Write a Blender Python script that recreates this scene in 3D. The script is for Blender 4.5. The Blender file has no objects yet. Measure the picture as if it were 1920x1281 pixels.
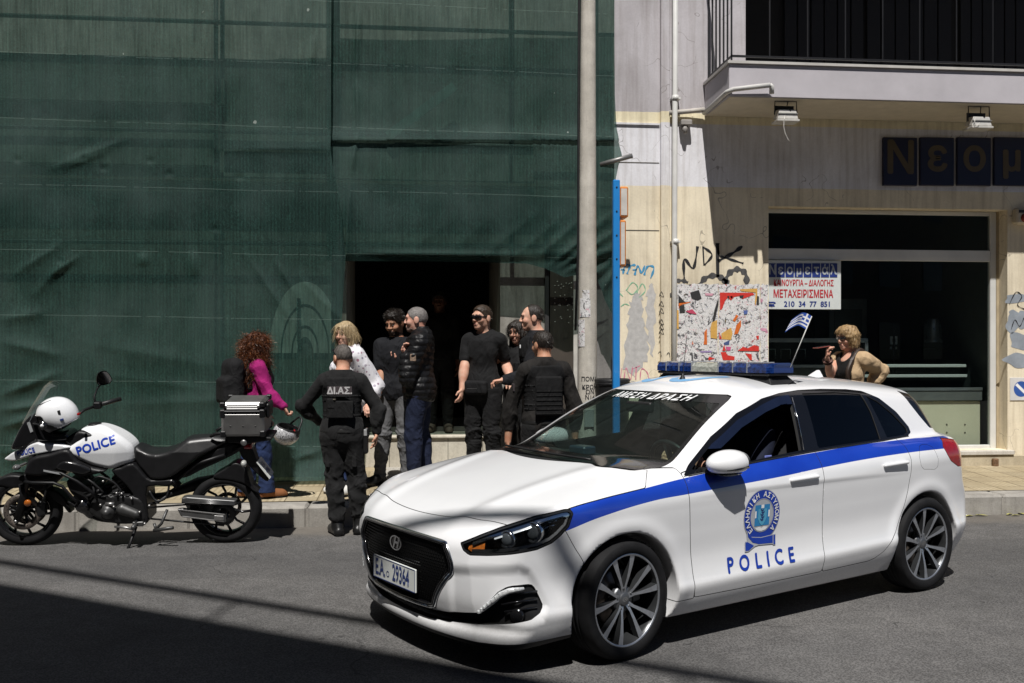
import bpy, math, random
import numpy as np
from mathutils import Vector, Matrix

sc = bpy.context.scene
COL = sc.collection
R = math.radians
pi = math.pi
# ---------------------------------------------------------------- camera, sky, sun
YAW = R(5.8); CAMH = 1.627; F = 1840.0; YH = 655.0
cam = bpy.data.cameras.new("Camera"); camo = bpy.data.objects.new("Camera", cam)
COL.objects.link(camo); sc.camera = camo
cam.sensor_width = 36.0; cam.lens = F * 36 / 1920; cam.shift_y = (YH - 640.5) / 1920
cam.clip_start = 0.05; cam.clip_end = 500
camo.location = (0, 0, CAMH); camo.rotation_euler = (R(90), 0, -YAW)
SUN_EL = R(60.0); SUN_AZ = R(-10.0)       # the sun stands behind the camera, a little to its left
w = bpy.data.worlds.new("World"); sc.world = w; w.use_nodes = True
nt = w.node_tree; bg = nt.nodes["Background"]
sky = nt.nodes.new("ShaderNodeTexSky"); sky.sky_type = 'NISHITA'; sky.sun_disc = False
sky.sun_elevation = SUN_EL; sky.sun_rotation = R(180) - SUN_AZ
sky.air_density = .58; sky.dust_density = .30; sky.altitude = 1200
nt.links.new(sky.outputs[0], bg.inputs[0]); bg.inputs[1].default_value = 0.05
sl = bpy.data.lights.new("Sun", 'SUN'); slo = bpy.data.objects.new("Sun", sl); COL.objects.link(slo)
sl.energy = 5.0; sl.angle = R(0.53); sl.color = (1.0, 0.97, 0.925)
SUND = Vector((-math.sin(SUN_AZ) * math.cos(SUN_EL), math.cos(SUN_AZ) * math.cos(SUN_EL), -math.sin(SUN_EL)))
slo.rotation_euler = SUND.to_track_quat('-Z', 'Y').to_euler()
vs = sc.view_settings; vs.view_transform = 'Standard'; vs.look = 'None'; vs.exposure = 0.10; vs.gamma = 1
sc.cycles.max_bounces = 8; sc.cycles.transparent_max_bounces = 16
sc.cycles.caustics_reflective = False; sc.cycles.caustics_refractive = False
try: sc.cycles.use_denoising = True
except Exception: pass

def c2s(X, D):                     # camera (right, depth) -> street (x, y)
    c, s = math.cos(YAW), math.sin(YAW)
    return (X * c + D * s, -X * s + D * c)
def px(u, v, D):                   # photo pixel at camera depth D -> street point
    x, y = c2s((u - 960) / F * D, D)
    return Vector((x, y, CAMH + (YH - v) / F * D))
def pxY(u, v, Y):                  # photo pixel on the street plane y = Y
    rx = (u - 960) / F; c, s = math.cos(YAW), math.sin(YAW)
    D = Y / (-rx * s + c)
    return px(u, v, D)

# ---------------------------------------------------------------- objects
def tag(o, label=None, cat=None, group=None, kind=None):
    if label: o["label"] = label
    if cat: o["category"] = cat
    if group: o["group"] = group
    if kind: o["kind"] = kind
    return o
def empty(name, loc=(0, 0, 0), rz=0, label=None, cat=None, group=None):
    o = bpy.data.objects.new(name, None); COL.objects.link(o)
    o.location = loc; o.rotation_euler = (0, 0, rz); o.empty_display_size = .1
    return tag(o, label, cat, group)
def link(name, me, parent=None):
    o = bpy.data.objects.new(name, me); COL.objects.link(o)
    if parent is not None: o.parent = parent
    return o
def mesh_np(name, V, Fc, mat, parent=None, N=None, smooth=True, tris=None):
    me = bpy.data.meshes.new(name)
    V = np.asarray(V, float)
    faces = []
    Fc = [np.asarray(f) for f in (Fc if isinstance(Fc, (list, tuple)) and len(Fc) and hasattr(Fc[0], 'ndim') and Fc[0].ndim == 2 else [Fc]) if len(f)]
    nl = sum(f.size for f in Fc); nf = sum(len(f) for f in Fc)
    me.vertices.add(len(V)); me.vertices.foreach_set("co", V.ravel())
    me.loops.add(nl); me.polygons.add(nf)
    li = np.concatenate([f.ravel() for f in Fc]).astype(np.int32) if nf else np.zeros(0, np.int32)
    me.loops.foreach_set("vertex_index", li)
    cnt = np.concatenate([np.full(len(f), f.shape[1]) for f in Fc]).astype(np.int32)
    st = np.concatenate([[0], np.cumsum(cnt)[:-1]]).astype(np.int32)
    me.polygons.foreach_set("loop_start", st)
    me.update(calc_edges=True); me.validate()
    if smooth: me.polygons.foreach_set("use_smooth", np.ones(len(me.polygons), bool))
    if N is not None and len(me.vertices) == len(N):
        try: me.normals_split_custom_set_from_vertices(np.asarray(N).tolist())
        except Exception: pass
    if mat is not None: me.materials.append(mat)
    return link(name, me, parent)

class MB:
    """collects boxes, tubes, prisms ... and links them as ONE mesh"""
    def __init__(s): s.v = []; s.f = []; s.sm = []; s.mi = []; s.cm = 0
    def add(s, vs, fs, smooth=False, M=None):
        n = len(s.v)
        for p in vs: s.v.append(tuple(M @ Vector(p)) if M is not None else tuple(p))
        for f in fs: s.f.append(tuple(i + n for i in f)); s.sm.append(smooth); s.mi.append(s.cm)
        return s
    def box(s, a, b, M=None, bev=0.0):
        x0, y0, z0 = a; x1, y1, z1 = b
        if bev <= 0:
            return s.add([(x0,y0,z0),(x1,y0,z0),(x1,y1,z0),(x0,y1,z0),(x0,y0,z1),(x1,y0,z1),(x1,y1,z1),(x0,y1,z1)],
              [(0,3,2,1),(4,5,6,7),(0,1,5,4),(1,2,6,5),(2,3,7,6),(3,0,4,7)], False, M)
        e = bev
        prof = [(x0+e,y0),(x1-e,y0),(x1,y0+e),(x1,y1-e),(x1-e,y1),(x0+e,y1),(x0,y1-e),(x0,y0+e)]
        pin = [(min(max(x, x0+e), x1-e), min(max(y, y0+e), y1-e)) for x, y in prof]
        vs = [(x,y,z0) for x,y in pin]+[(x,y,z0+e) for x,y in prof]+[(x,y,z1-e) for x,y in prof]+[(x,y,z1) for x,y in pin]
        fs = [tuple(range(7,-1,-1)), tuple(range(24,32))]
        for r in range(3):
            for i in range(8):
                j=(i+1)%8; fs.append((r*8+i,r*8+j,r*8+8+j,r*8+8+i))
        return s.add(vs, fs, False, M)
    def tube(s, pts, r, n=10, closed=False, cap=True, M=None, sy=1.0):
        P = [Vector(p) for p in pts]; m = len(P)
        rr = list(r) if hasattr(r, '__len__') else [r]*m
        vs=[]; fs=[]; up=None
        for i in range(m):
            t = (P[(i+1)%m]-P[i-1]) if closed else (P[min(i+1,m-1)]-P[max(i-1,0)])
            if t.length < 1e-9: t = Vector((0,0,1))
            t.normalize()
            if up is None:
                up = Vector((0,0,1)) if abs(t.z)<.9 else Vector((1,0,0))
            a = t.cross(up); 
            if a.length<1e-6: a = t.orthogonal()
            a.normalize(); b = a.cross(t); b.normalize(); up = b
            for k in range(n):
                q = 2*pi*k/n
                vs.append(P[i] + a*(math.cos(q)*rr[i]) + b*(math.sin(q)*rr[i]*sy))
        for i in range(m if closed else m-1):
            j=(i+1)%m
            for k in range(n):
                l=(k+1)%n; fs.append((i*n+k,i*n+l,j*n+l,j*n+k))
        if cap and not closed:
            fs.append(tuple(range(n-1,-1,-1))); fs.append(tuple((m-1)*n+k for k in range(n)))
        return s.add(vs, fs, True, M)
    def cyl(s, a, b, r, n=20, r2=None, M=None):
        return s.tube([a, b], [r, r if r2 is None else r2], n, M=M)
    def lathe(s, prof, n=32, axis='z', c=(0,0,0), M=None, smooth=True):
        vs=[]; fs=[]; m=len(prof)
        for (r,h) in prof:
            for k in range(n):
                q=2*pi*k/n; a,b=r*math.cos(q), r*math.sin(q)
                p = (a,b,h) if axis=='z' else ((a,h,b) if axis=='y' else (h,a,b))
                vs.append((p[0]+c[0],p[1]+c[1],p[2]+c[2]))
        for i in range(m-1):
            for k in range(n):
                l=(k+1)%n; f=(i*n+k,i*n+l,i*n+n+l,i*n+n+k)
                fs.append(f if axis!='y' else f[::-1])
        return s.add(vs, fs, smooth, M)
    def prism(s, poly, h0, h1, axis='y', M=None, smooth=False):
        """2D outline extruded along an axis; outline coords are the other two axes in order"""
        n=len(poly)
        def P(a,b,h): return (h,a,b) if axis=='x' else ((a,h,b) if axis=='y' else (a,b,h))
        vs=[P(a,b,h0) for a,b in poly]+[P(a,b,h1) for a,b in poly]
        fs=[tuple(range(n-1,-1,-1)),tuple(range(n,2*n))]+[(i,(i+1)%n,n+(i+1)%n,n+i) for i in range(n)]
        return s.add(vs, fs, smooth, M)
    def build(s, name, mat, parent=None, bevel=0, seg=2, mods=None):
        me = bpy.data.meshes.new(name); me.from_pydata([tuple(v) for v in s.v], [], s.f)
        me.polygons.foreach_set("use_smooth", s.sm)
        for m in (mat if isinstance(mat,(list,tuple)) else [mat]): me.materials.append(m)
        me.polygons.foreach_set("material_index", s.mi)
        import bmesh
        bm = bmesh.new(); bm.from_mesh(me); bmesh.ops.recalc_face_normals(bm, faces=bm.faces); bm.to_mesh(me); bm.free()
        o = link(name, me, parent)
        if bevel:
            b = o.modifiers.new("bevel",'BEVEL'); b.width=bevel; b.segments=seg; b.limit_method='ANGLE'; b.angle_limit=R(40)
            try: b.harden_normals=True
            except Exception: pass
        return o

# ---------------------------------------------------------------- text
def text_mesh(txt, size, offset=0.0, shear=0.0, space=1.0, align='CENTER', sx=1.0):
    """lettering as flat triangles in its own xy plane (numpy verts, tris)"""
    cu = bpy.data.curves.new("txt", 'FONT'); cu.body = txt; cu.size = size; cu.align_x = align; cu.align_y='CENTER'
    cu.shear = shear; cu.space_character = space; cu.resolution_u = 4; cu.fill_mode='FRONT'
    o = bpy.data.objects.new("txt", cu); COL.objects.link(o)
    dg = bpy.context.evaluated_depsgraph_get(); dg.update()
    me = o.evaluated_get(dg).to_mesh(); me.calc_loop_triangles()
    V = np.array([v.co[:] for v in me.vertices]).reshape(-1,3); T = np.array([t.vertices[:] for t in me.loop_triangles]).reshape(-1,3)
    o.evaluated_get(dg).to_mesh_clear(); bpy.data.objects.remove(o); bpy.data.curves.remove(cu)
    V[:,0] *= sx
    if offset:      # heavier strokes: the same letters struck again a hair's breadth apart and above
        n = len(V); o_ = offset*.8; sh = [(0,0),(o_,0),(-o_,0),(0,o_),(0,-o_)]
        V = np.concatenate([V+np.array([a, b, .00012*i]) for i, (a, b) in enumerate(sh)]); T = np.concatenate([T+n*i for i in range(len(sh))])
    return V, T
def text_on(name, txt, size, mat, o, ux, uy, parent=None, **k):
    """flat lettering at origin o with axes ux, uy"""
    V, T = text_mesh(txt, size, **k)
    o, ux, uy = (np.array(q, float) for q in (o, ux, uy))
    nz = np.cross(ux, uy); nz /= np.linalg.norm(nz)
    return mesh_np(name, o + V[:, :1]*ux + V[:, 1:2]*uy + V[:, 2:3]*nz, T, mat, parent, smooth=False)

# ---------------------------------------------------------------- materials
def nodes_of(name):
    m = bpy.data.materials.new(name); m.use_nodes = True
    t = m.node_tree; b = t.nodes["Principled BSDF"]
    return m, t, b
def N(t, typ, **k):
    n = t.nodes.new(typ)
    for a, b in k.items():
        if a.startswith('i_'):
            key = a[2:]; key = int(key) if key.isdigit() else key
            n.inputs[key].default_value = b
        else: setattr(n, a, b)
    return n
def ramp(t, fac, stops):
    r = t.nodes.new("ShaderNodeValToRGB"); e = r.color_ramp.elements
    while len(e) < len(stops): e.new(.5)
    for q, (p, c) in zip(e, stops):
        q.position = p; q.color = tuple(c) + (1,) if len(c) == 3 else c
    t.links.new(fac, r.inputs[0]); return r.outputs[0]
def mixc(t, fac, a, b, mode='MIX'):
    m = t.nodes.new("ShaderNodeMix"); m.data_type = 'RGBA'; m.blend_type = mode
    if hasattr(fac, 'default_value') or hasattr(fac, 'is_linked'): t.links.new(fac, m.inputs[0])
    else: m.inputs[0].default_value = fac
    for s, q in ((6, a), (7, b)):
        if isinstance(q, tuple): m.inputs[s].default_value = q + (1,) if len(q) == 3 else q
        else: t.links.new(q, m.inputs[s])
    return m.outputs[2]
def math_(t, op, a, b=None, c=None):
    n = t.nodes.new("ShaderNodeMath"); n.operation = op
    for i, q in enumerate((a, b, c)):
        if q is None: continue
        if isinstance(q, (int, float)): n.inputs[i].default_value = q
        else: t.links.new(q, n.inputs[i])
    return n.outputs[0]
def noise(t, scale, detail=4, rough=.55, vec=None, dist=0):
    n = t.nodes.new("ShaderNodeTexNoise"); n.inputs['Scale'].default_value = scale
    n.inputs['Detail'].default_value = detail; n.inputs['Roughness'].default_value = rough; n.inputs['Distortion'].default_value = dist
    if vec is not None: t.links.new(vec, n.inputs['Vector'])
    return n.outputs[0]
def coord(t, scale=(1,1,1), rot=(0,0,0)):
    c = t.nodes.new("ShaderNodeTexCoord"); m = t.nodes.new("ShaderNodeMapping")
    m.inputs['Scale'].default_value = scale; m.inputs['Rotation'].default_value = rot
    t.links.new(c.outputs['Object'], m.inputs[0]); return m.outputs[0]
def bump(t, b, h, strength=.3, dist=.01):
    n = t.nodes.new("ShaderNodeBump"); n.inputs['Strength'].default_value = strength; n.inputs['Distance'].default_value = dist
    t.links.new(h, n.inputs['Height']); t.links.new(n.outputs[0], b.inputs['Normal']); return n
_mc = {}
def mat(name, col, rough=.6, metal=0, var=.12, scale=8, bmp=0, bscale=60, spec=.5, coat=0, alpha=1, trans=0, ior=1.45, sheen=0, coatr=.03):
    if name in _mc: return _mc[name]
    m, t, b = nodes_of(name)
    b.inputs['Roughness'].default_value = rough; b.inputs['Metallic'].default_value = metal
    b.inputs['Specular IOR Level'].default_value = spec; b.inputs['Coat Weight'].default_value = coat; b.inputs['Coat Roughness'].default_value = coatr
    b.inputs['Transmission Weight'].default_value = trans; b.inputs['IOR'].default_value = ior
    if sheen: b.inputs['Sheen Weight'].default_value = sheen
    v = coord(t)
    n = noise(t, scale, 5, .6, v)
    lo = tuple(max(0, x*(1-var)) for x in col); hi = tuple(min(1, x*(1+var)) for x in col)
    t.links.new(ramp(t, n, [(.3, lo), (.7, hi)]), b.inputs['Base Color'])
    if var > 0:
        rr = math_(t, 'MULTIPLY_ADD', n, .16, rough-.08); t.links.new(rr, b.inputs['Roughness'])
    if bmp: bump(t, b, noise(t, bscale, 4, .6, v), bmp, .004)
    if alpha < 1: b.inputs['Alpha'].default_value = alpha
    _mc[name] = m; return m

# ---------------------------------------------------------------- implicit surfaces
def dot(a, b): return (a*b).sum(-1)
def cap(a, b, ra, rb=None):
    a = np.array(a, float); b = np.array(b, float); rb = ra if rb is None else rb
    ba = b-a; L = max(ba@ba, 1e-9)
    def f(P):
        t = np.clip(((P-a)@ba)/L, 0, 1)
        q = P-a-t[:, None]*ba
        return np.sqrt(dot(q, q)) - (ra+(rb-ra)*t)
    return f
def rotm(rx=0, ry=0, rz=0):
    return np.array(Matrix.Rotation(rz,3,'Z') @ Matrix.Rotation(ry,3,'Y') @ Matrix.Rotation(rx,3,'X'))
def ell(c, r, M=None):
    c = np.array(c, float); r = np.array(r, float)
    def f(P):
        q = P-c
        if M is not None: q = q@M
        k0 = np.sqrt(dot(q/r, q/r)); k1 = np.sqrt(dot(q/(r*r), q/(r*r)))+1e-9
        return k0*(k0-1)/k1
    return f
def rbox(c, h, r=0, M=None):
    c = np.array(c, float); h = np.array(h, float)-r
    def f(P):
        q = P-c
        if M is not None: q = q@M
        q = np.abs(q)-h
        return np.sqrt(dot(np.maximum(q,0), np.maximum(q,0)))+np.minimum(q.max(-1),0)-r
    return f
def smin(a, b, k):
    h = np.maximum(k-np.abs(a-b), 0)/k
    return np.minimum(a, b)-h*h*k*.25
def smax(a, b, k): return -smin(-a, -b, k)
def U(fs, k=.03):
    def f(P):
        d = fs[0](P)
        for g in fs[1:]: d = smin(d, g(P), k) if k > 0 else np.minimum(d, g(P))
        return d
    return f
def off(f, t): return lambda P: f(P)-t
def sub(f, g, k=.01): return lambda P: smax(f(P), -g(P), k)
def inter(f, g, k=.01): return lambda P: smax(f(P), g(P), k)
def plane(p, n):
    p = np.array(p, float); n = np.array(n, float); n /= np.linalg.norm(n)
    return lambda P: (P-p)@n
_rs = np.random.RandomState(7)
_WD = _rs.normal(size=(64,3)); _WP = _rs.uniform(0, 6.28, 64)
def wob(P, scale, seed=0, n=5, st=(1,1,1)):
    """cheap smooth noise in about -1..1"""
    Q = P*np.array(st)*scale; o = 0
    for i in range(n):
        k = (seed*7+i*5) % 64
        o = o + np.sin(Q@_WD[k]+_WP[k]+1.7*np.sin(Q@_WD[(k+9)%64]*.6+_WP[(k+3)%64]))
    return o/n*1.3
def poly_sdf(poly):
    """signed distance to a closed 2D polygon, negative inside"""
    A = np.array(poly, float); B = np.roll(A, -1, 0)
    def f(x, y):
        d = np.full(x.shape, 1e9); s = np.ones(x.shape)
        for (ax, ay), (bx, by) in zip(A, B):
            ex, ey = bx-ax, by-ay; wx, wy = x-ax, y-ay
            t = np.clip((wx*ex+wy*ey)/(ex*ex+ey*ey+1e-12), 0, 1)
            d = np.minimum(d, (wx-ex*t)**2+(wy-ey*t)**2)
            c1 = y >= ay; c2 = y < by; c3 = ex*wy > ey*wx
            fl = (c1 & c2 & c3) | (~c1 & ~c2 & ~c3)
            s = np.where(fl, -s, s)
        return s*np.sqrt(d)
    return f
def spline(pts, n=6, closed=True):
    P = [np.array(p, float) for p in pts]; m = len(P); out = []
    for i in range(m if closed else m-1):
        p0 = P[i-1] if closed or i>0 else P[0]; p1 = P[i]; p2 = P[(i+1)%m]; p3 = P[(i+2)%m] if closed or i+2<m else P[-1]
        for k in range(n):
            t = k/n
            out.append(.5*((2*p1)+(-p0+p2)*t+(2*p0-5*p1+4*p2-p3)*t*t+(-p0+3*p1-3*p2+p3)*t**3))
    if not closed: out.append(P[-1])
    return [tuple(q) for q in out]
def extr(poly, yhalf, r=.01, yc=0.0, axis=1):
    """side outline (x,z) extruded to +-yhalf about yc; yhalf may be a function of (x,z)"""
    ps = poly_sdf(poly); ax = {1:(0,2,1), 0:(1,2,0), 2:(0,1,2)}[axis]
    def f(P):
        a = ps(P[:,ax[0]], P[:,ax[1]])+r
        h = yhalf(P[:,ax[0]], P[:,ax[1]]) if callable(yhalf) else yhalf
        b = np.abs(P[:,ax[2]]-yc)-h+r
        return np.minimum(np.maximum(a,b),0)+np.sqrt(np.maximum(a,0)**2+np.maximum(b,0)**2)-r
    return f
def surf(f, lo, hi, h, zfine=None, it=1, B=8):
    """surface nets over a narrow band, vertices pulled onto the zero set; returns verts, quads, normals"""
    lo = np.array(lo, float); hi = np.array(hi, float)
    ax = []
    for i in range(3):
        a = np.arange(lo[i], hi[i]+h, h)
        if i == 2 and zfine:
            zc, hf = zfine
            a = np.concatenate([np.arange(lo[2], zc, h), np.arange(zc, hi[2]+hf, hf)])
        pad = (-len(a)) % B
        if pad: a = np.concatenate([a, a[-1]+(a[-1]-a[-2])*np.arange(1, pad+1)])
        ax.append(a)
    n = [len(a) for a in ax]; nb = [k//B for k in n]
    cs = [a.reshape(-1, B).mean(1) for a in ax]
    C = np.stack(np.meshgrid(*cs, indexing='ij'), -1).reshape(-1, 3)
    dc = f(C)
    act = np.abs(dc) < h*B*.5*1.9+h
    G = np.repeat(np.repeat(np.repeat(np.sign(dc).reshape(nb), B, 0), B, 1), B, 2).astype(float)
    bi = np.argwhere(act.reshape(nb))
    if len(bi) == 0: return np.zeros((0,3)), np.zeros((0,4),int), np.zeros((0,3))
    o = np.stack(np.meshgrid(*[np.arange(B)]*3, indexing='ij'), -1).reshape(-1,3)
    for ch in range(0, len(bi), 600):
        I = (bi[ch:ch+600, None, :]*B+o[None]).reshape(-1,3)
        Pn = np.stack([ax[k][I[:,k]] for k in range(3)], -1)
        G[I[:,0],I[:,1],I[:,2]] = f(Pn)
    G[np.abs(G) < 1e-9] = 1e-9
    S = G < 0
    cn = [S[i:n[0]-1+i, j:n[1]-1+j, k:n[2]-1+k] for i in (0,1) for j in (0,1) for k in (0,1)]
    tot = sum(c.astype(np.int8) for c in cn); cell = (tot > 0) & (tot < 8)
    ci = np.argwhere(cell); idm = np.full(cell.shape, -1, np.int64); idm[cell] = np.arange(len(ci))
    acc = np.zeros((len(ci),3)); cnt = np.zeros(len(ci))
    cor = [(i,j,k) for i in (0,1) for j in (0,1) for k in (0,1)]
    for a in cor:
        for d in range(3):
            if a[d]: continue
            b = list(a); b[d] = 1
            A = ci+np.array(a); Bq = ci+np.array(b)
            ga = G[A[:,0],A[:,1],A[:,2]]; gb = G[Bq[:,0],Bq[:,1],Bq[:,2]]
            m = (ga < 0) != (gb < 0)
            t = np.where(m, ga/(ga-gb+1e-30), 0)
            pa = np.stack([ax[k][A[:,k]] for k in range(3)], -1); pb = np.stack([ax[k][Bq[:,k]] for k in range(3)], -1)
            acc += (pa+(pb-pa)*t[:,None])*m[:,None]; cnt += m
    V = acc/cnt[:,None]
    Q = []
    for d in range(3):
        e1, e2 = [(1,2),(2,0),(0,1)][d]
        sl0 = [slice(None)]*3; sl1 = [slice(None)]*3
        sl0[d] = slice(0, n[d]-1); sl1[d] = slice(1, n[d])
        s0 = S[tuple(sl0)]; s1 = S[tuple(sl1)]
        E = np.argwhere(s0 != s1)
        E = E[(E[:,e1] > 0) & (E[:,e2] > 0) & (E[:,e1] < n[e1]-1) & (E[:,e2] < n[e2]-1)]
        fl = s0[E[:,0],E[:,1],E[:,2]]
        c = []
        for (p, q) in ((0,0),(1,0),(1,1),(0,1)):
            X = E.copy(); X[:,e1] -= 1-p; X[:,e2] -= 1-q
            c.append(idm[X[:,0],X[:,1],X[:,2]])
        c = np.stack(c, 1); c[~fl] = c[~fl][:, ::-1]
        Q.append(c)
    Q = np.concatenate(Q); Q = Q[(Q >= 0).all(1)]
    Nn = None
    for _ in range(it):
        V, Nn = project(f, V, h)
    if Nn is None: Nn = grad(f, V)[1]
    return V, Q, Nn
_T4 = np.array([[1,1,1],[1,-1,-1],[-1,1,-1],[-1,-1,1]], float)
def grad(f, V, e=.0015):
    n = len(V)
    d = f(np.concatenate([V+e*k for k in _T4])).reshape(4, n)
    g = (d[:,:,None]*_T4[:,None,:]).sum(0)/(4*e)
    return d.mean(0), g
def project(f, V, h, it=1):
    d, g = grad(f, V)
    L2 = np.maximum(dot(g,g), .05)
    st = d[:,None]*g/L2[:,None]
    l = np.sqrt(dot(st,st)); st *= np.minimum(1, h/np.maximum(l,1e-9))[:,None]
    return V-st, g/np.sqrt(L2)[:,None]
def sdf_obj(name, f, lo, hi, h, mt, parent=None, **k):
    V, Q, Nn = surf(f, lo, hi, h, **k)
    return mesh_np(name, V, Q, mt, parent, Nn)
def tri_of(Q):
    Q = np.asarray(Q); return np.concatenate([Q[:,[0,1,2]], Q[:,[0,2,3]]]) if Q.shape[1] == 4 else Q
def clip(V, T, A, s):
    """keep the part of a triangle mesh where s < 0; A = extra per-vertex columns"""
    ins = s < 0; k = ins[T].sum(1)
    full = T[k == 3]; newV = [V]; newA = [A]; nb = len(V); tris = [full]
    keys = {}; 
    def cut(i, j):
        lo_ = np.minimum(i,j); hi_ = np.maximum(i,j)
        t = s[lo_]/(s[lo_]-s[hi_]+1e-30)
        return lo_, hi_, t
    one = T[k == 1]; two = T[k == 2]
    def roll(Tk, want):
        r = Tk.copy()
        for q in range(3):
            m = (ins[Tk[:, q]] == want) & (ins[Tk[:,(q+1)%3]] != want) & (ins[Tk[:,(q+2)%3]] != want)
            r[m] = np.stack([Tk[m,q],Tk[m,(q+1)%3],Tk[m,(q+2)%3]],1)
        return r
    one = roll(one, True); two = roll(two, False)
    ed = np.concatenate([one[:,[0,1]], one[:,[0,2]], two[:,[0,1]], two[:,[0,2]]]) if len(one)+len(two) else np.zeros((0,2),int)
    if len(ed):
        es = np.sort(ed, 1); key = es[:,0]*(nb+1)+es[:,1]
        uq, inv = np.unique(key, return_inverse=True)
        a = uq//(nb+1); b = uq % (nb+1); t = (s[a]/(s[a]-s[b]+1e-30))[:,None]
        newV.append(V[a]+(V[b]-V[a])*t); newA.append(A[a]+(A[b]-A[a])*t)
        id_ = nb+inv; n1, n2 = len(one), len(two)
        o1, o2, t1, t2 = id_[:n1], id_[n1:2*n1], id_[2*n1:2*n1+n2], id_[2*n1+n2:]
        tris += [np.stack([one[:,0], o1, o2],1), np.stack([t1, two[:,1], two[:,2]],1), np.stack([t1, two[:,2], t2],1)]
    V2 = np.concatenate(newV); A2 = np.concatenate(newA); T2 = np.concatenate(tris)
    us, inv = np.unique(T2, return_inverse=True)
    return V2[us], inv.reshape(-1,3), A2[us]
# ---------------------------------------------------------------- police car: the body surface (x forward, y left, z up)
CARX, CARD, CARA = 1.203, 6.584, 0.597
CARP = c2s(CARX, CARD); CARRZ = pi + CARA - YAW
def curve(pts):
    p = np.array(sorted(pts), float); x, y = p[:,0], p[:,1]
    dx = np.diff(x); s = np.diff(y)/dx; m = np.zeros(len(x)); m[1:-1] = (s[:-1]*dx[1:]+s[1:]*dx[:-1])/(dx[1:]+dx[:-1]); m[0] = s[0]; m[-1] = s[-1]
    X = np.linspace(x[0], x[-1], 600); i = np.clip(np.searchsorted(x, X, side='right')-1, 0, len(dx)-1)
    t = (X-x[i])/dx[i]; h = dx[i]
    Y = (2*t**3-3*t**2+1)*y[i]+(t**3-2*t**2+t)*h*m[i]+(-2*t**3+3*t**2)*y[i+1]+(t**3-t**2)*h*m[i+1]
    return lambda q: np.interp(q, X, Y)
c_hood = curve([(2.30,.56),(2.2,.665),(2.1,.73),(2.0,.778),(1.8,.848),(1.5,.93),(1.2,.995),(.95,1.025),(.6,1.05),(-2.2,1.05)])
c_belt = curve([(2.3,.55),(2.1,.70),(1.9,.79),(1.6,.86),(1.3,.905),(1.0,.93),(.5,.945),(0,.962),(-.5,.98),(-1,1.0),(-1.5,1.01),(-1.9,.985),(-2.2,.95)])
c_plan = curve([(2.3,.70),(2.2,.755),(2.1,.795),(1.95,.838),(1.7,.868),(1.4,.89),(1.0,.895),(0,.8975),(-1,.895),(-1.5,.885),(-1.8,.86),(-2.0,.82),(-2.15,.77)])
c_side = curve([(.10,-.12),(.17,-.075),(.24,-.035),(.30,-.012),(.36,0.0),(.395,-.008),(.50,-.020),(.65,-.012),(.78,-.002),(.84,0.0),(.88,-.006),(.94,-.03),(1.0,-.06),(1.1,-.13),(1.3,-.3)])
c_front = curve([(.05,2.03),(.12,2.13),(.16,2.165),(.20,2.17),(.235,2.155),(.275,2.18),(.33,2.198),(.45,2.215),(.58,2.215),(.66,2.20),(.72,2.17),(.78,2.11),(.9,1.95)])
c_rear = curve([(.1,-2.0),(.25,-2.06),(.45,-2.115),(.62,-2.11),(.70,-2.075),(.9,-2.03),(1.0,-1.99),(1.2,-1.85)])
c_cab = curve([(1.3,.77),(1.0,.81),(.6,.838),(0,.845),(-.6,.838),(-1.1,.815),(-1.5,.778),(-1.8,.742),(-2.1,.69)])
c_roof = curve([(1.2,1.30),(.6,1.385),(.3,1.425),(0,1.448),(-.3,1.455),(-.8,1.448),(-1.2,1.425),(-1.6,1.385),(-1.9,1.34),(-2.2,1.28)])
WR, WZ, WB = .317, .317, 1.325
_scoop = poly_sdf([(.52,.525),(.80,.548),(1.05,.562),(1.11,.535),(1.165,.455),(1.225,.36),(1.205,.29),(1.0,.25),(.52,.25)])
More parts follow.
